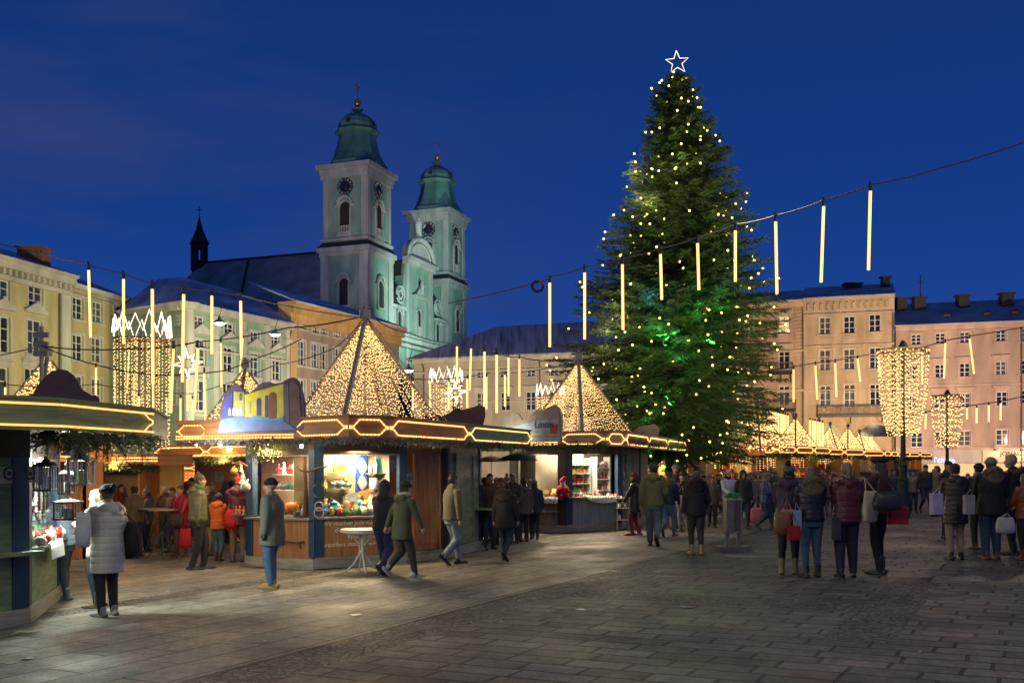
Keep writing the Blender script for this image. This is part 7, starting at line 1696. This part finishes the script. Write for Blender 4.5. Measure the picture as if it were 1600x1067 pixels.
for k, (x, fy, ty, fa, lab, jc) in enumerate(((300, 842, 745, 180, 'dark coated visitor behind the olive jacket man', (.03, .025, .03)), (222, 840, 752, 90, 'visitor in navy coat far behind the tan jacket', (.02, .03, .06)), (247, 838, 750, 200, 'visitor in charcoal coat far between the standing tables', (.05, .05, .05)), (352, 850, 748, 0, 'tall dark coated visitor behind the orange vest', (.035, .03, .03)), (181, 846, 757, 60, 'visitor in dark green coat seen above the silver coat shoulder', (.03, .05, .03)))):
    person(x, fy, ty, fa, lab, (jc, 'plain'), .42, (BLK, 'plain'), None if k % 2 else ('beanie', (.03, .03, .03)), (.05, .03, .02), k % 2, BLK, 0, 'collar', far=True)
# ---- around hut C
for k, (x, fy, ty, fa, lab, jc, ht) in enumerate(((765, 858, 738, 160, 'visitor in dark brown coat at the pottery hut corner', (.06, .035, .03), None), (783, 850, 745, 190, 'visitor in tan beanie behind the black fur hood coat', (.08, .05, .04), ('beanie', (.35, .22, .10))), (801, 848, 738, 180, 'dark haired man under the black umbrella', (.03, .03, .035), None), (818, 846, 745, -20, 'long haired visitor in grey coat at the taupe hut counter', (.08, .08, .08), None), (756, 846, 744, 60, 'visitor in maroon scarf nearest the green door', (.08, .02, .03), None))):
    person(x, fy, ty, fa, lab, (jc, 'plain'), .42, (BLK if k % 2 else DJEANS, 'plain'), ht, (.05, .03, .02), 2 if k == 3 else 0, BLK, 0, 'down', arms=('front', 'down'), far=True, scarf=(.3, .03, .05) if k == 4 else None)
person(992, 836, 737, -75, 'woman in black quilted coat, maroon beanie and burgundy tights', (BLK, 'puffer'), .36, ((.14, .015, .03), 'plain'), ('beanie', (.20, .02, .05)), (.06, .03, .02), 1, (.13, .015, .03), .14, 'collar', None, (.02, .02, .02), 'slow', ('hold', 'down'), 1.0)
person(1021, 853, 721, 12, 'man in olive green hooded jacket and grey jeans walking away', ((.15, .145, .045), 'plain'), .475, ((.13, .16, .19), 'denim'), ('beanie', (.06, .06, .045)), (.05, .04, .03), 0, (.03, .035, .03), 0, 'down', None, None, 'walk', ('down', 'pocket'), 1.12, True)
person(1045, 838, 735, 25, 'woman in navy jacket and brown hair walking with a white bag', (NAVY, 'plain'), .48, ((.10, .17, .28), 'denim'), ('beanie', (.05, .05, .055)), (.18, .10, .05), 2, (.09, .06, .04), .1, 'collar', None, None, 'walk2', ('down', 'bag'), .98)
bag(at(1046, 794, 25.5), .34, .36, .12, (.42, .46, .50), 'bulky pale blue white bag carried before the navy jacket', strap=[at(1040, 772, 25.5)])
person(1055, 826, 725, 180, 'smiling man in grey patterned beanie facing the camera by the tree trunk', ((.04, .035, .045), 'plain'), .46, ((.2, .17, .13), 'plain'), ('beanie', (.22, .22, .23)), (.10, .06, .03), 0, BLK, 0, 'collar', None, None, 'stand', ('front', 'down'), 1.0)
person(1069, 831, 736, -60, 'woman in black beanie and dark coat with pale tote bag', ((.03, .022, .025), 'plain'), .43, ((.24, .24, .26), 'plain'), ('beanie', BLK), (.12, .07, .04), 2, (.11, .05, .03), .1, 'collar', None, (.35, .15, .05), 'slow', ('front', 'bag'), 1.0)
bag(at(1063, 784, 26.3), .26, .36, .12, (.52, .44, .36), 'cream tote bag of the black beanie woman', strap=[at(1066, 758, 26.3)])
person(1088, 866, 733, 0, 'person in black jacket with fur hood, dark trousers and yellow boots, walking away', ((.02, .017, .018), 'plain'), .46, ((.04, .036, .036), 'plain'), None, (.10, .07, .05), 0, (.42, .26, .06), .06, False, ((.03, .022, .02), 'hood'), None, 'slow', ('down', 'pocket'), 1.1, True)
person(1137, 824, 733, 165, 'woman in lilac beanie and pale grey jacket behind the litter bin', ((.55, .55, .62), 'plain'), .49, ((.28, .26, .24), 'plain'), ('beanie', (.45, .44, .62)), (.15, .09, .05), 1, (.1, .1, .1), 0, 'collar', None, (.02, .02, .05), 'stand', ('front', 'front'), .98)
person(1113, 823, 742, 190, 'visitor in grey wool coat left of the lilac beanie', ((.09, .09, .09), 'plain'), .42, (BLK, 'plain'), None, (.10, .07, .05), 0, BLK, 0, 'down', None, None, 'walk')
person(1161, 826, 733, 175, 'visitor in dark green hood up, right of the lilac beanie', ((.03, .035, .03), 'plain'), .43, (DJEANS, 'denim'), None, (.10, .07, .05), None, BLK, .1, 'up', None, None, 'walk')
person(1196, 828, 736, 110, 'woman in blue quilted jacket and beige beanie facing right with pink bag', ((.045, .065, .14), 'puffer'), .46, (DJEANS, 'denim'), ('beanie', (.22, .16, .14)), (.18, .10, .05), 1, (.03, .03, .03), 0, 'collar', None, (.35, .22, .15), 'walk', ('down', 'front'), 1.12)
bag(at(1182, 804, 27.2), .34, .38, .14, (.60, .16, .20), 'shiny pink carrier bag beside the blue quilted jacket', strap=[at(1184, 782, 27.2)])
# ---- foreground group of four
person(1232, 896, 724, 20, 'woman in purple jacket and grey beanie with dark pompom, leftmost of the four', ((.055, .035, .065), 'plain'), .47, (BLK, 'plain'), ('pom', (.17, .17, .19), (.02, .015, .02), -.10, .15), (.05, .03, .03), 0, (.30, .20, .07), .10, 'down', None, (.02, .015, .02), 'stand', ('front', 'front'), .98, True)
bag(at(1222, 816, 15.6), .26, .34, .13, (.22, .095, .03), 'tan brown leather handbag hanging at the purple jacket', 'leather', strap=[at(1228, 770, 15.9)]); bag(at(1240, 832, 15.5), .20, .22, .10, (.35, .01, .02), 'red gift bag below the light blue one', 'paper', strap=[at(1240, 805, 15.6)]); bag(at(1246, 812, 15.65), .12, .30, .08, (.25, .38, .52), 'narrow light blue paper bag between the first two women', 'paper', strap=[at(1244, 785, 15.7)])
bag(at(1230, 800, 15.75), .20, .10, .12, (.45, .18, .16), 'rosy checked pouch above the brown handbag', strap=[at(1230, 780, 15.8)])
person(1268, 901, 727, 0, 'woman in navy quilted jacket with big brown fur hood and blue jeans', ((.022, .022, .045), 'puffer'), .50, ((.05, .10, .17), 'denim'), None, (.16, .12, .08), 2, (.03, .035, .03), .07, False, ((.17, .13, .075), 'hood'), None, 'stand', ('front', 'front'), 1.04, True)
person(1323, 901, 720, 2, 'woman in burgundy jacket with fair ponytail, second from the right of the four', ((.115, .022, .030), 'puffer'), .47, ((.02, .02, .035), 'denim'), None, (.32, .21, .10), -1, (.03, .025, .03), 0, 'down', None, None, 'stand', ('fold', 'fold'), 1.10, True)
bag(at(1360, 790, 15.5), .30, .46, .07, (.70, .56, .36), 'flat cream cotton tote bag over the burgundy shoulder', strap=[at(1350, 745, 15.55)], yaw=.5); bag(at(1307, 826, 15.6), .13, .34, .12, (.04, .045, .06), 'narrow dark carrier bag left of the burgundy jacket', 'paper', strap=[at(1308, 800, 15.7)])
person(1374, 896, 712, -48, 'tall woman in brown beret, long hair and dark burgundy coat, rightmost of the four', ((.05, .015, .022), 'plain'), .50, ((.015, .015, .018), 'plain'), ('beret', (.04, .025, .022)), (.10, .055, .03), 2, (.02, .018, .018), .12, 'collar', None, (.36, .26, .19), 'stand', ('front', 'bag'), 1.05, True)
bag(at(1386, 782, 15.3), .43, .28, .16, (.035, .040, .036), 'large dark green leather handbag on the beret woman', 'leather', strap=[at(1374, 738, 15.5)], yaw=.1); bag(at(1402, 805, 15.6), .32, .28, .10, (.35, .01, .03), 'red and white carrier bag under the large leather handbag', 'paper', strap=[at(1400, 780, 15.6)])
# ---- right group
person(1493, 874, 722, 0, 'woman in long brown quilted coat, beige trousers and knit cap', ((.055, .032, .030), 'puffer'), .37, ((.38, .28, .19), 'plain'), ('cap', (.05, .04, .045)), (.04, .03, .025), 0, (.02, .015, .015), 0, 'down', None, None, 'stand', ('front', 'front'), 1.06, True)
bag(at(1463, 787, 17.0), .22, .36, .12, (.56, .48, .60), 'lilac white paper bag beside the long brown coat', 'paper', strap=[at(1467, 762, 17.1)], yaw=.3); bag(at(1514, 788, 17.6), .18, .34, .12, (.35, .32, .34), 'grey paper bag between the brown coat and the black fur coat', 'paper', strap=[at(1516, 765, 17.5)])
person(1549, 873, 713, 2, 'person in black fur collared coat, striped beanie and blue jeans', ((.012, .012, .015), 'plain'), .43, ((.035, .055, .095), 'denim'), ('beanie', (.28, .24, .21)), (.08, .06, .05), 0, (.13, .055, .03), 0, False, ((.17, .12, .08), 'hood'), None, 'stand', ('front', 'pocket'), 1.2, True)
person(1582, 866, 708, -45, 'blond woman in dark coat with fur collar behind the orange brown jacket', ((.02, .02, .022), 'plain'), .45, (BLK, 'plain'), None, (.36, .27, .16), 0, BLK, .08, 'collar', ((.15, .11, .06), 'collar'), None, 'stand', ('front', 'bag'), 1.0, True)
person(1603, 874, 738, -20, 'person in rust orange quilted jacket cut off by the right edge', ((.26, .065, .02), 'puffer'), .47, (BLK, 'plain'), None, (.16, .12, .08), 1, (.16, .07, .03), .08, 'down', None, None, 'stand', ('front', 'front'), 1.1, True)
bag(at(1571, 820, 16.8), .30, .26, .12, (.50, .48, .46), 'crumpled white plastic bag left of the rust orange jacket', strap=[at(1574, 802, 16.8)])
person(1530, 858, 722, 0, 'person in black fur hat just left of the striped beanie', (BLK, 'plain'), .42, (BLK, 'plain'), ('beanie', (.02, .02, .02)), (.05, .03, .02), 0, BLK, 0, 'down', scarf=(.25, .25, .2))
person(1481, 840, 718, 170, 'dark haired man facing the camera behind the brown quilted coat', ((.03, .022, .025), 'plain'), .44, (BLK, 'plain'), ('cap', (.03, .03, .035)), (.03, .02, .02), 0, BLK, 0, 'collar', arms=('fold', 'fold'))
person(1446, 801, 724, 178, 'uniformed man in dark blue jacket walking towards the camera', ((.025, .03, .045), 'plain'), .50, ((.03, .04, .07), 'plain'), ('cap', (.015, .015, .02)), (.05, .03, .02), 0, BLK, .05, 'collar', None, None, 'walk', arms=('down', 'down'), build=1.12)
person(1427, 801, 733, 190, 'woman in grey jacket and dark cap right behind the green lamp post', ((.15, .12, .12), 'puffer'), .47, (NAVY, 'plain'), ('cap', BLK), (.1, .08, .06), 0, BLK, 0, 'collar')
# ---- far crowd
rn = random.Random(33); names = [('black', BLK), ('navy', NAVY), ('brown', (.07, .04, .03)), ('grey', (.12, .12, .12)), ('dark green', (.03, .06, .035)), ('wine red', (.14, .02, .03)), ('beige', (.26, .20, .13))]
far = [(1100, 802, 741, 'between the yellow boots walker and the grey wool coat'), (1125, 806, 738, 'just left of the lilac beanie woman'), (1150, 808, 736, 'just right of the lilac beanie woman'), (1176, 812, 736, 'left of the blue quilted jacket'), (1212, 810, 732, 'between the blue quilted jacket and the grey pompom beanie'),
       (1297, 798, 740, 'between the fur hood and the burgundy jacket'), (1305, 805, 737, 'close to the burgundy jacket on its left'), (1347, 800, 741, 'between the burgundy jacket and the beret woman'), (1396, 806, 731, 'right behind the beret woman'), (1408, 799, 736, 'left of the green lamp post'), (1465, 806, 726, 'between the uniformed man and the brown coat'),
       (1543, 800, 736, 'far behind the striped beanie'), (1512, 796, 738, 'far behind between brown and black coats'), (1081, 798, 742, 'beside the tree trunk'), (1034, 800, 741, 'behind the navy jacket woman'), (835, 842, 748, 'at the left counter of the taupe hut'), (1006, 800, 742, 'between the maroon beanie and the olive jacket'), (1240, 800, 738, 'behind the purple jacket')]
for k, (x, fy, ty, wh_) in enumerate(far):
    nm, cc = names[k % 7]; d_ = (CAMZ - .04) * F / ((fy - HOR) + .018 * (x - 800))
    person(x, fy, ty, rn.choice([0, 170, 190, 90, -90, 20]), f'visitor in {nm} coat {wh_}', (cc, 'plain'), rn.choice([.42, .46, .38]), (rn.choice([BLK, DJEANS, NAVY]), 'plain'), rn.choice([None, ('beanie', rn.choice([BLK, (.2, .2, .2), (.25, .04, .05)]))]), rn.choice([(.04, .03, .02), (.2, .13, .07)]), rn.choice([0, 1]), BLK, 0, 'collar', pose=rn.choice(['stand', 'slow', 'walk']), far=True, group='distant visitors')
crowd = [(188, 852, 754, (.16, .03, .03), 'wine red coat left of the tan field jacket', 120), (200, 846, 750, (.05, .06, .10), 'blue coat right behind the tan field jacket', 200), (230, 862, 762, (.10, .09, .08), 'taupe coat at the rear standing table', -120), (266, 848, 752, (.03, .03, .03), 'black coat behind the white haired man', 160), (292, 846, 750, (.20, .13, .07), 'camel coat behind the red quilted coat', 20),
  (306, 838, 748, (.04, .06, .04), 'bottle green coat far behind the pointed beanie', 190), (331, 846, 752, (.06, .03, .03), 'dark brown coat beside the fair haired person', 160), (360, 848, 750, (.10, .10, .12), 'slate coat behind the red backpack', 30), (388, 846, 752, (.03, .03, .05), 'midnight coat at the pottery hut post', 90),
  (762, 842, 742, (.25, .05, .05), 'dull red coat under the yellow umbrella', 180), (776, 840, 744, (.05, .05, .05), 'charcoal coat between the umbrellas', 150), (792, 842, 742, (.12, .09, .06), 'brown coat under the black umbrella edge', 200), (828, 840, 747, (.04, .05, .08), 'dark blue coat facing the taupe hut counter', -10),
  (1064, 812, 736, (.03, .03, .03), 'black coat behind the cream tote', 180), (1078, 808, 738, (.30, .03, .04), 'bright red coat between cream tote and black fur hood', 0), (1122, 800, 739, (.10, .10, .11), 'grey coat deep in the crowd left of the lilac beanie', 170), (1170, 802, 737, (.08, .05, .12), 'plum coat deep in the crowd right of the dark hood', 180),
  (1188, 800, 739, (.22, .18, .14), 'sand coat behind the blue quilted jacket', 20), (1206, 804, 736, (.03, .04, .03), 'black green coat right of the blue quilted jacket', 190), (1226, 798, 739, (.15, .03, .05), 'cherry coat left of the pompom beanie', 170), (1288, 806, 736, (.05, .05, .06), 'anthracite coat between fur hood and burgundy jacket', 0), (1387, 800, 735, (.25, .05, .08), 'raspberry coat behind the beret woman bag', 180), (1418, 796, 740, (.04, .04, .05), 'dark coat hidden left of the green lamp post', 170), (1458, 800, 735, (.10, .08, .07), 'mocha coat right of the uniformed man', 0)]
for k, (x, fy, ty, jc, lab, fa) in enumerate(crowd):
    person(x, fy, ty, fa, 'visitor in ' + lab, (jc, 'puffer' if k % 3 == 0 else 'plain'), rn.choice([.40, .44, .48]), (rn.choice([BLK, DJEANS, JEANS, NAVY]), 'plain'), [None, ('beanie', rn.choice([BLK, (.3, .3, .3), (.35, .04, .06), (.3, .25, .1)])), ('pom', (.25, .2, .2), (.3, .3, .3), -.03, .17)][k % 3], rn.choice([(.04, .03, .02), (.22, .14, .07)]), rn.choice([0, 1, 2]), BLK, 0, rn.choice(['collar', 'down']), pose=rn.choice(['stand', 'slow', 'walk']), arms=rn.choice([('front', 'down'), ('pocket', 'pocket'), ('down', 'front')]), far=True, group='distant visitors', scarf=rn.choice([None, (.3, .05, .05), (.25, .22, .18)]))
flush_people()
# ================================================================ SMALL THINGS ON THE SQUARE
TW_ = mat('white_enamel', (.60, .56, .48), .45, .12)
p = gpt(566, 893); rt = empty('bistro_table', p, 'white round bistro table with curved legs before the pottery hut', 'table')
mb = MB(); mb.lathe((p.x, p.y, p.z), [(.36, .70), (.385, .71), (.385, .765), (.37, .77)], 32); mb.build('tabletop', TW_, rt)
mb = MB(); mb.tube([(p.x, p.y, p.z + .30), (p.x, p.y, p.z + .70)], .018, 8); mb.lathe((p.x, p.y, p.z + .33), [(.03, 0), (.05, .02), (.05, .05), (.03, .07)], 10); mb.build('stem', TW_, rt)
for k in range(4):
    a = R(20 + 90 * k); d = Vector((math.cos(a), math.sin(a), 0)); q = Vector((p.x, p.y, p.z)); mb = MB()
    mb.tube([q + d * .34 + Vector((0, 0, .015)), q + d * .28 + Vector((0, 0, .03)), q + d * .15 + Vector((0, 0, .15)), q + d * .05 + Vector((0, 0, .32)), q + d * .05 + Vector((0, 0, .48)), q + d * .15 + Vector((0, 0, .62)), q + d * .30 + Vector((0, 0, .70))], .016, 6); mb.build('leg', TW_, rt)
TG = mat('dark_green_tube', (.05, .09, .05), .4, .1, metal=.3)
for px, py, lab, yaw in ((240, 868, 'rear high standing table beside the tan field jacket man', .5), (254, 872, 'front high standing table with crossed green legs', -.2)):
    p = gpt(px, py); rt = empty('standing_table', p, lab, 'table', 'high standing tables'); c = Vector(p)
    mb = MB(); mb.lathe(c, [(.29, 1.02), (.31, 1.03), (.31, 1.05)], 24); mb.build('tabletop', mat('pale_tabletop', (.42, .36, .26), .4), rt)
    for a0 in (0, math.pi / 2, math.pi, -math.pi / 2):
        a = a0 + yaw + .6; d = Vector((math.cos(a), math.sin(a), 0)); mb = MB(); mb.tube([c + d * .3, c + d * .05 + Vector((0, 0, .5)), c - d * .24 + Vector((0, 0, 1.02))], .013, 6); mb.build('leg', TG, rt)
# litter bin
p = gpt(1145, 861); c = Vector(p); rt = empty('litter_bin', p, 'perforated steel litter bin on concrete foot, filled with green paper', 'litter bin'); BIN = mat('bin_steel', (.34, .30, .24), .4, .2, metal=.5); yaw = .55
mb = MB(); mb.box(c + Vector((0, 0, .055)), (.66, .34, .11), .1); mb.build('concrete_foot', mat('concrete', (.16, .155, .15), .9, .2, 8, bump=.3), rt)
for s in (-1, 1):
    mb = MB(); mb.box(c + Vector((s * .12, 0, .36)), (.08, .05, .52), .1); mb.build('post', BIN, rt)
mb = MB(); mb.box(c + Vector((-.08, -.13, .72)), (.16, .02, .66), .1); mb.box(c + Vector((.0, .13, .72)), (.30, .02, .66), .1); mb.box(c + Vector((-.15, 0, .72)), (.02, .24, .66), .1); mb.box(c + Vector((.15, -.13, .72)), (.02, .02, .66), .1)
for i in range(16):
    for s in (-1, 1):
        z0 = .40 + i * .042; a = c + Vector((.0, -.14, z0 if s > 0 else z0 + .09)); b = c + Vector((.145, -.13, z0 + .09 if s > 0 else z0)); mb.bar(a, b, .010, .012, up=(0, 1, 0))
for i in range(16):
    z0 = .40 + i * .042
    for s in (-1, 1): mb.bar(c + Vector((.15, -.13, z0 if s > 0 else z0 + .12)), c + Vector((.15, .13, z0 + .12 if s > 0 else z0)), .008, .008)
mb.build('bin_body', BIN, rt); m2 = MB(); m2.box(c + Vector((0, 0, .72)), (.25, .2, .62), .1); m2.build('bin_dark_core', BLACKM, rt); mb = MB(); mb.box(c + Vector((0, 0, 1.07)), (.33, .29, .035), .1); mb.box(c + Vector((0, 0, .41)), (.30, .26, .02), .1); mb.build('rim', mat('bin_rim', (.45, .43, .38), .4), rt)  # black inner box added so the lattice gaps look dark
mb = MB(); rn = random.Random(5)
for k in range(10): mb.ball(c + Vector((rn.uniform(-.12, .12), rn.uniform(-.1, .05), 1.12 + rn.uniform(0, .06))), (rn.uniform(.04, .07), .05, .035), 7, 5)
mb.build('green_paper', mat('green_foil', (.03, .22, .06), .4, .5, 20), rt)
# manhole cover
p = gpt(1160, 869); mb = MB(); mb.lathe(p - Vector((0, 0, .01)), [(.36, 0), (.36, .016)], 32); o = mb.build('manhole_cover', mat('manhole_iron', (.13, .13, .125), .5, .3, 30, bump=.5), None, label='round iron manhole cover right of the litter bin foot', cat='manhole cover')
# umbrella
def umbrella(px, py, D, r, m, lab, mark=False):
    c = at(px, py, D); rt = empty('umbrella', c - Vector((0, 0, .75)), lab, 'umbrella', 'umbrellas near the taupe hut'); mb = MB(); n = 8; vs = []; prof = ((.03, 0), (.35, -.05), (.7, -.16), (1.0, -.34))
    for q, z in prof:
        for k in range(n * 4):
            a = 2 * math.pi * k / (n * 4); f = 1 - .07 * q * (.5 - .5 * math.cos(a * n)); vs.append(c + Vector((r * q * math.cos(a) * f, r * q * math.sin(a) * f, r * z * (1 + .0 * f))))
    N4 = n * 4; fs = [(i * N4 + k, i * N4 + (k + 1) % N4, (i + 1) * N4 + (k + 1) % N4, (i + 1) * N4 + k) for i in range(3) for k in range(N4)]; mb.add(vs, fs); mb.add([v - Vector((0, 0, .006)) for v in vs], [q[::-1] for q in fs]); mb.build('canopy', m, rt, True)
    mb = MB(); mb.tube([c + Vector((0, 0, .04)), c - Vector((0, 0, .75))], .008, 6); mb.tube([c - Vector((0, 0, .75)), c - Vector((.02, 0, .82)), c - Vector((.05, 0, .80))], .012, 6); mb.build('stick', IRON, rt)
    mb = MB()
    for k in range(n): a = 2 * math.pi * k / n; mb.tube([c - Vector((0, 0, .02)), c + Vector((r * .98 * math.cos(a), r * .98 * math.sin(a), -.34 * r))], .004, 4)
    mb.build('ribs', IRON, rt)
    if mark: mb = MB(); q = c + Vector((-.27, -.31, -.13)); mb.bar(q, q + Vector((.1, -.02, .03)), .02, .01); mb.bar(q + Vector((.1, -.02, .03)), q + Vector((.03, -.04, -.05)), .02, .01); mb.build('white_mark', WHITEP, rt)
umbrella(808, 708, 24.0, .50, cloth((.018, .02, .026)), 'open black umbrella with small white mark before the taupe hut', True)
umbrella(768, 712, 24.8, .42, cloth((.45, .32, .10)), 'yellow and green cloth umbrella right beside the pottery hut corner')
# santa gnome doll
p = Cc.wf[0].p(Cc.wf[0].L - .05, ground_z(1.5) + .98, .12); rt = empty('gnome_doll', p, 'red santa gnome doll with white beard sitting at the taupe hut post', 'doll'); RED = cloth((.50, .01, .02)); WB = cloth((.6, .6, .58), 'fur')
mb = MB(); mb.lathe(p, [(.13, 0), (.155, .06), (.14, .2), (.09, .32)], 16, sx=1.1); cap(mb, p + Vector((-.1, -.02, .26)), p + Vector((-.16, -.12, .12)), .045, .035, 8); cap(mb, p + Vector((.1, -.02, .26)), p + Vector((.17, -.1, .14)), .045, .035, 8); mb.ball(p + Vector((-.03, -.12, .02)), (.06, .1, .05), 10, 6); mb.build('gnome_coat', RED, rt, True)
mb = MB(); mb.ball(p + Vector((0, -.01, .39)), .078, 12, 8); mb.ball(p + Vector((0, -.085, .385)), .016, 8, 5); mb.build('gnome_head', SKIN, rt, True); mb = MB(); mb.ball(p + Vector((0, -.055, .335)), (.07, .045, .075), 12, 8); mb.build('beard', WB, rt, True)
mb = MB(); mb.ball(p + Vector((0, 0, .43)), (.088, .088, .05), 14, 8); cap(mb, p + Vector((0, .0, .45)), p + Vector((.05, .0, .54)), .065, .03, 10); cap(mb, p + Vector((.05, 0, .54)), p + Vector((.11, 0, .52)), .03, .02, 8); mb.build('gnome_hat', RED, rt, True)
# folding rack beside hut C
p = gpt(973, 829); c = Vector(p); rt = empty('folding_rack', p, 'small folding metal shelf rack standing against the taupe hut', 'rack')
mb = MB()
for s in (-.16, .16): mb.bar(c + Vector((s, -.05, 0)), c + Vector((s * .8, .2, 1.12)), .035, .02); mb.bar(c + Vector((s, .35, 0)), c + Vector((s, .22, .8)), .03, .02)
mb.build('frame', mat('grey_green_metal', (.14, .16, .15), .4), rt)
for z, y in ((.3, .1), (.62, .12), (.9, .16)):
    mb = MB(); mb.box(c + Vector((0, y, z)), (.36, .26, .02)); mb.build('shelf', TW_, rt)
for k, (z, cl) in enumerate(((.32, 'white'), (.64, 'silver'), (.64, 'white'), (.32, 'brown'))): good('jar', cl, c + Vector((-.08 + .15 * (k % 2), .1, z)), .121, 'on the folding rack')
# hanging ornaments left of hut B
for k, (px, y0, y1, cl, kd, lab) in enumerate(((371, 738, 756, 'red', 'figurine', ''), (379, 742, 764, 'white', 'angel', ''), (366, 728, 742, 'gold', 'bauble', ''), (377, 726, 738, 'cream', 'toy_tree', ''), (385, 752, 768, 'grey', 'bauble', ''))):
    q = at(px, y1, 18.9); h = (y1 - y0) * 18.9 / F; good(kd, cl, q, round(h, 2), 'hanging left of the pottery hut post'); mb = MB(); mb.tube([q + Vector((0, 0, h)), at(375, 722, 18.9)], .003, 3); mb.build('hanging_thread', WHITEP, B.root)
mb = MB(); a_ = at(362, 724, 18.9); b_ = at(387, 728, 18.9); mb.tube([a_, (a_ + b_) / 2 + Vector((0, 0, .06)), b_], .01, 5); mb.build('hanging_twig', W_DOOR, B.root)
mb = MB(); f = B.wf[0]; f.blk(mb, -.32, .0, .93, .955, -.2, .1); mb.build('side_shelf', COUNTER, B.root)
for k in range(3): good('figurine', 'orange', f.p(-.26 + .1 * k, .957, .0), .16, 'on the side shelf left of the pottery hut')
# wares in the far huts
rn = random.Random(17)
for h_, wh in ((F1, 'in the wide far hut under the carved board'), (F2, 'in the second far orange hut'), (F6, 'in the far hut beside the tree trunk')):
    for i in range(len(h_.wf)):
        f = h_.wf[i]
        if f.n.dot(-f.P0) > 0 and f.L > 1.5:
            zg = h_.g(f, 0); shelf_goods(f, .4, f.L - .3, zg + .98, -.1, ['bauble', 'jar', 'toy_house'], ['gold', 'red', 'white', 'orange'], int(f.L * 2.2), wh, (.2, .3), rn); shelf_goods(f, .4, f.L - .3, zg + 1.4, -.5, ['bauble', 'toy_tree', 'angel'], ['gold', 'cream', 'red', 'green'], int(f.L * 2), wh, (.25, .4), rn)
            mb, bl = MB(), MB()
            for k in range(int(f.L / .22)):
                for j in range(rn.randint(2, 6)): bl.octa(f.p(.15 + k * .22, zg + 2.05 - .13 * j, -.25), .028)
            bl.build('drop_lights', BULB, h_.root, kind='stuff')
# hearth of hut B pottery: candles of paper litter on the paving
for k, (px, py) in enumerate(((909, 953), (1072, 949), (131, 912), (40, 1030), (556, 961))):
    p = gpt(px, py); mb = MB(); a = k * 1.1; mb.add([p + Vector((.09 * math.cos(a + q) * (1 if q % 3 else .6), .05 * math.sin(a + q), .006 + .01 * (q % 2))) for q in (0, 1.4, 3.1, 4.5)], [(0, 1, 2, 3)]); mb.add([p + Vector((.09 * math.cos(a + q) * (1 if q % 3 else .6), .05 * math.sin(a + q), .003 + .01 * (q % 2))) for q in (0, 1.4, 3.1, 4.5)], [(3, 2, 1, 0)])
    mb.build('paper_scrap', WHITEP, None, label=('pale paper scrap on the dark setts in front of the cobble strip', 'thin paper scrap below the litter bin', 'pale paper scrap on the slabs behind the silver coat woman', 'paper scrap on the paving at the lower left corner', 'paper scrap on the slabs below the walking pair')[k], cat='litter')
finish_labels()
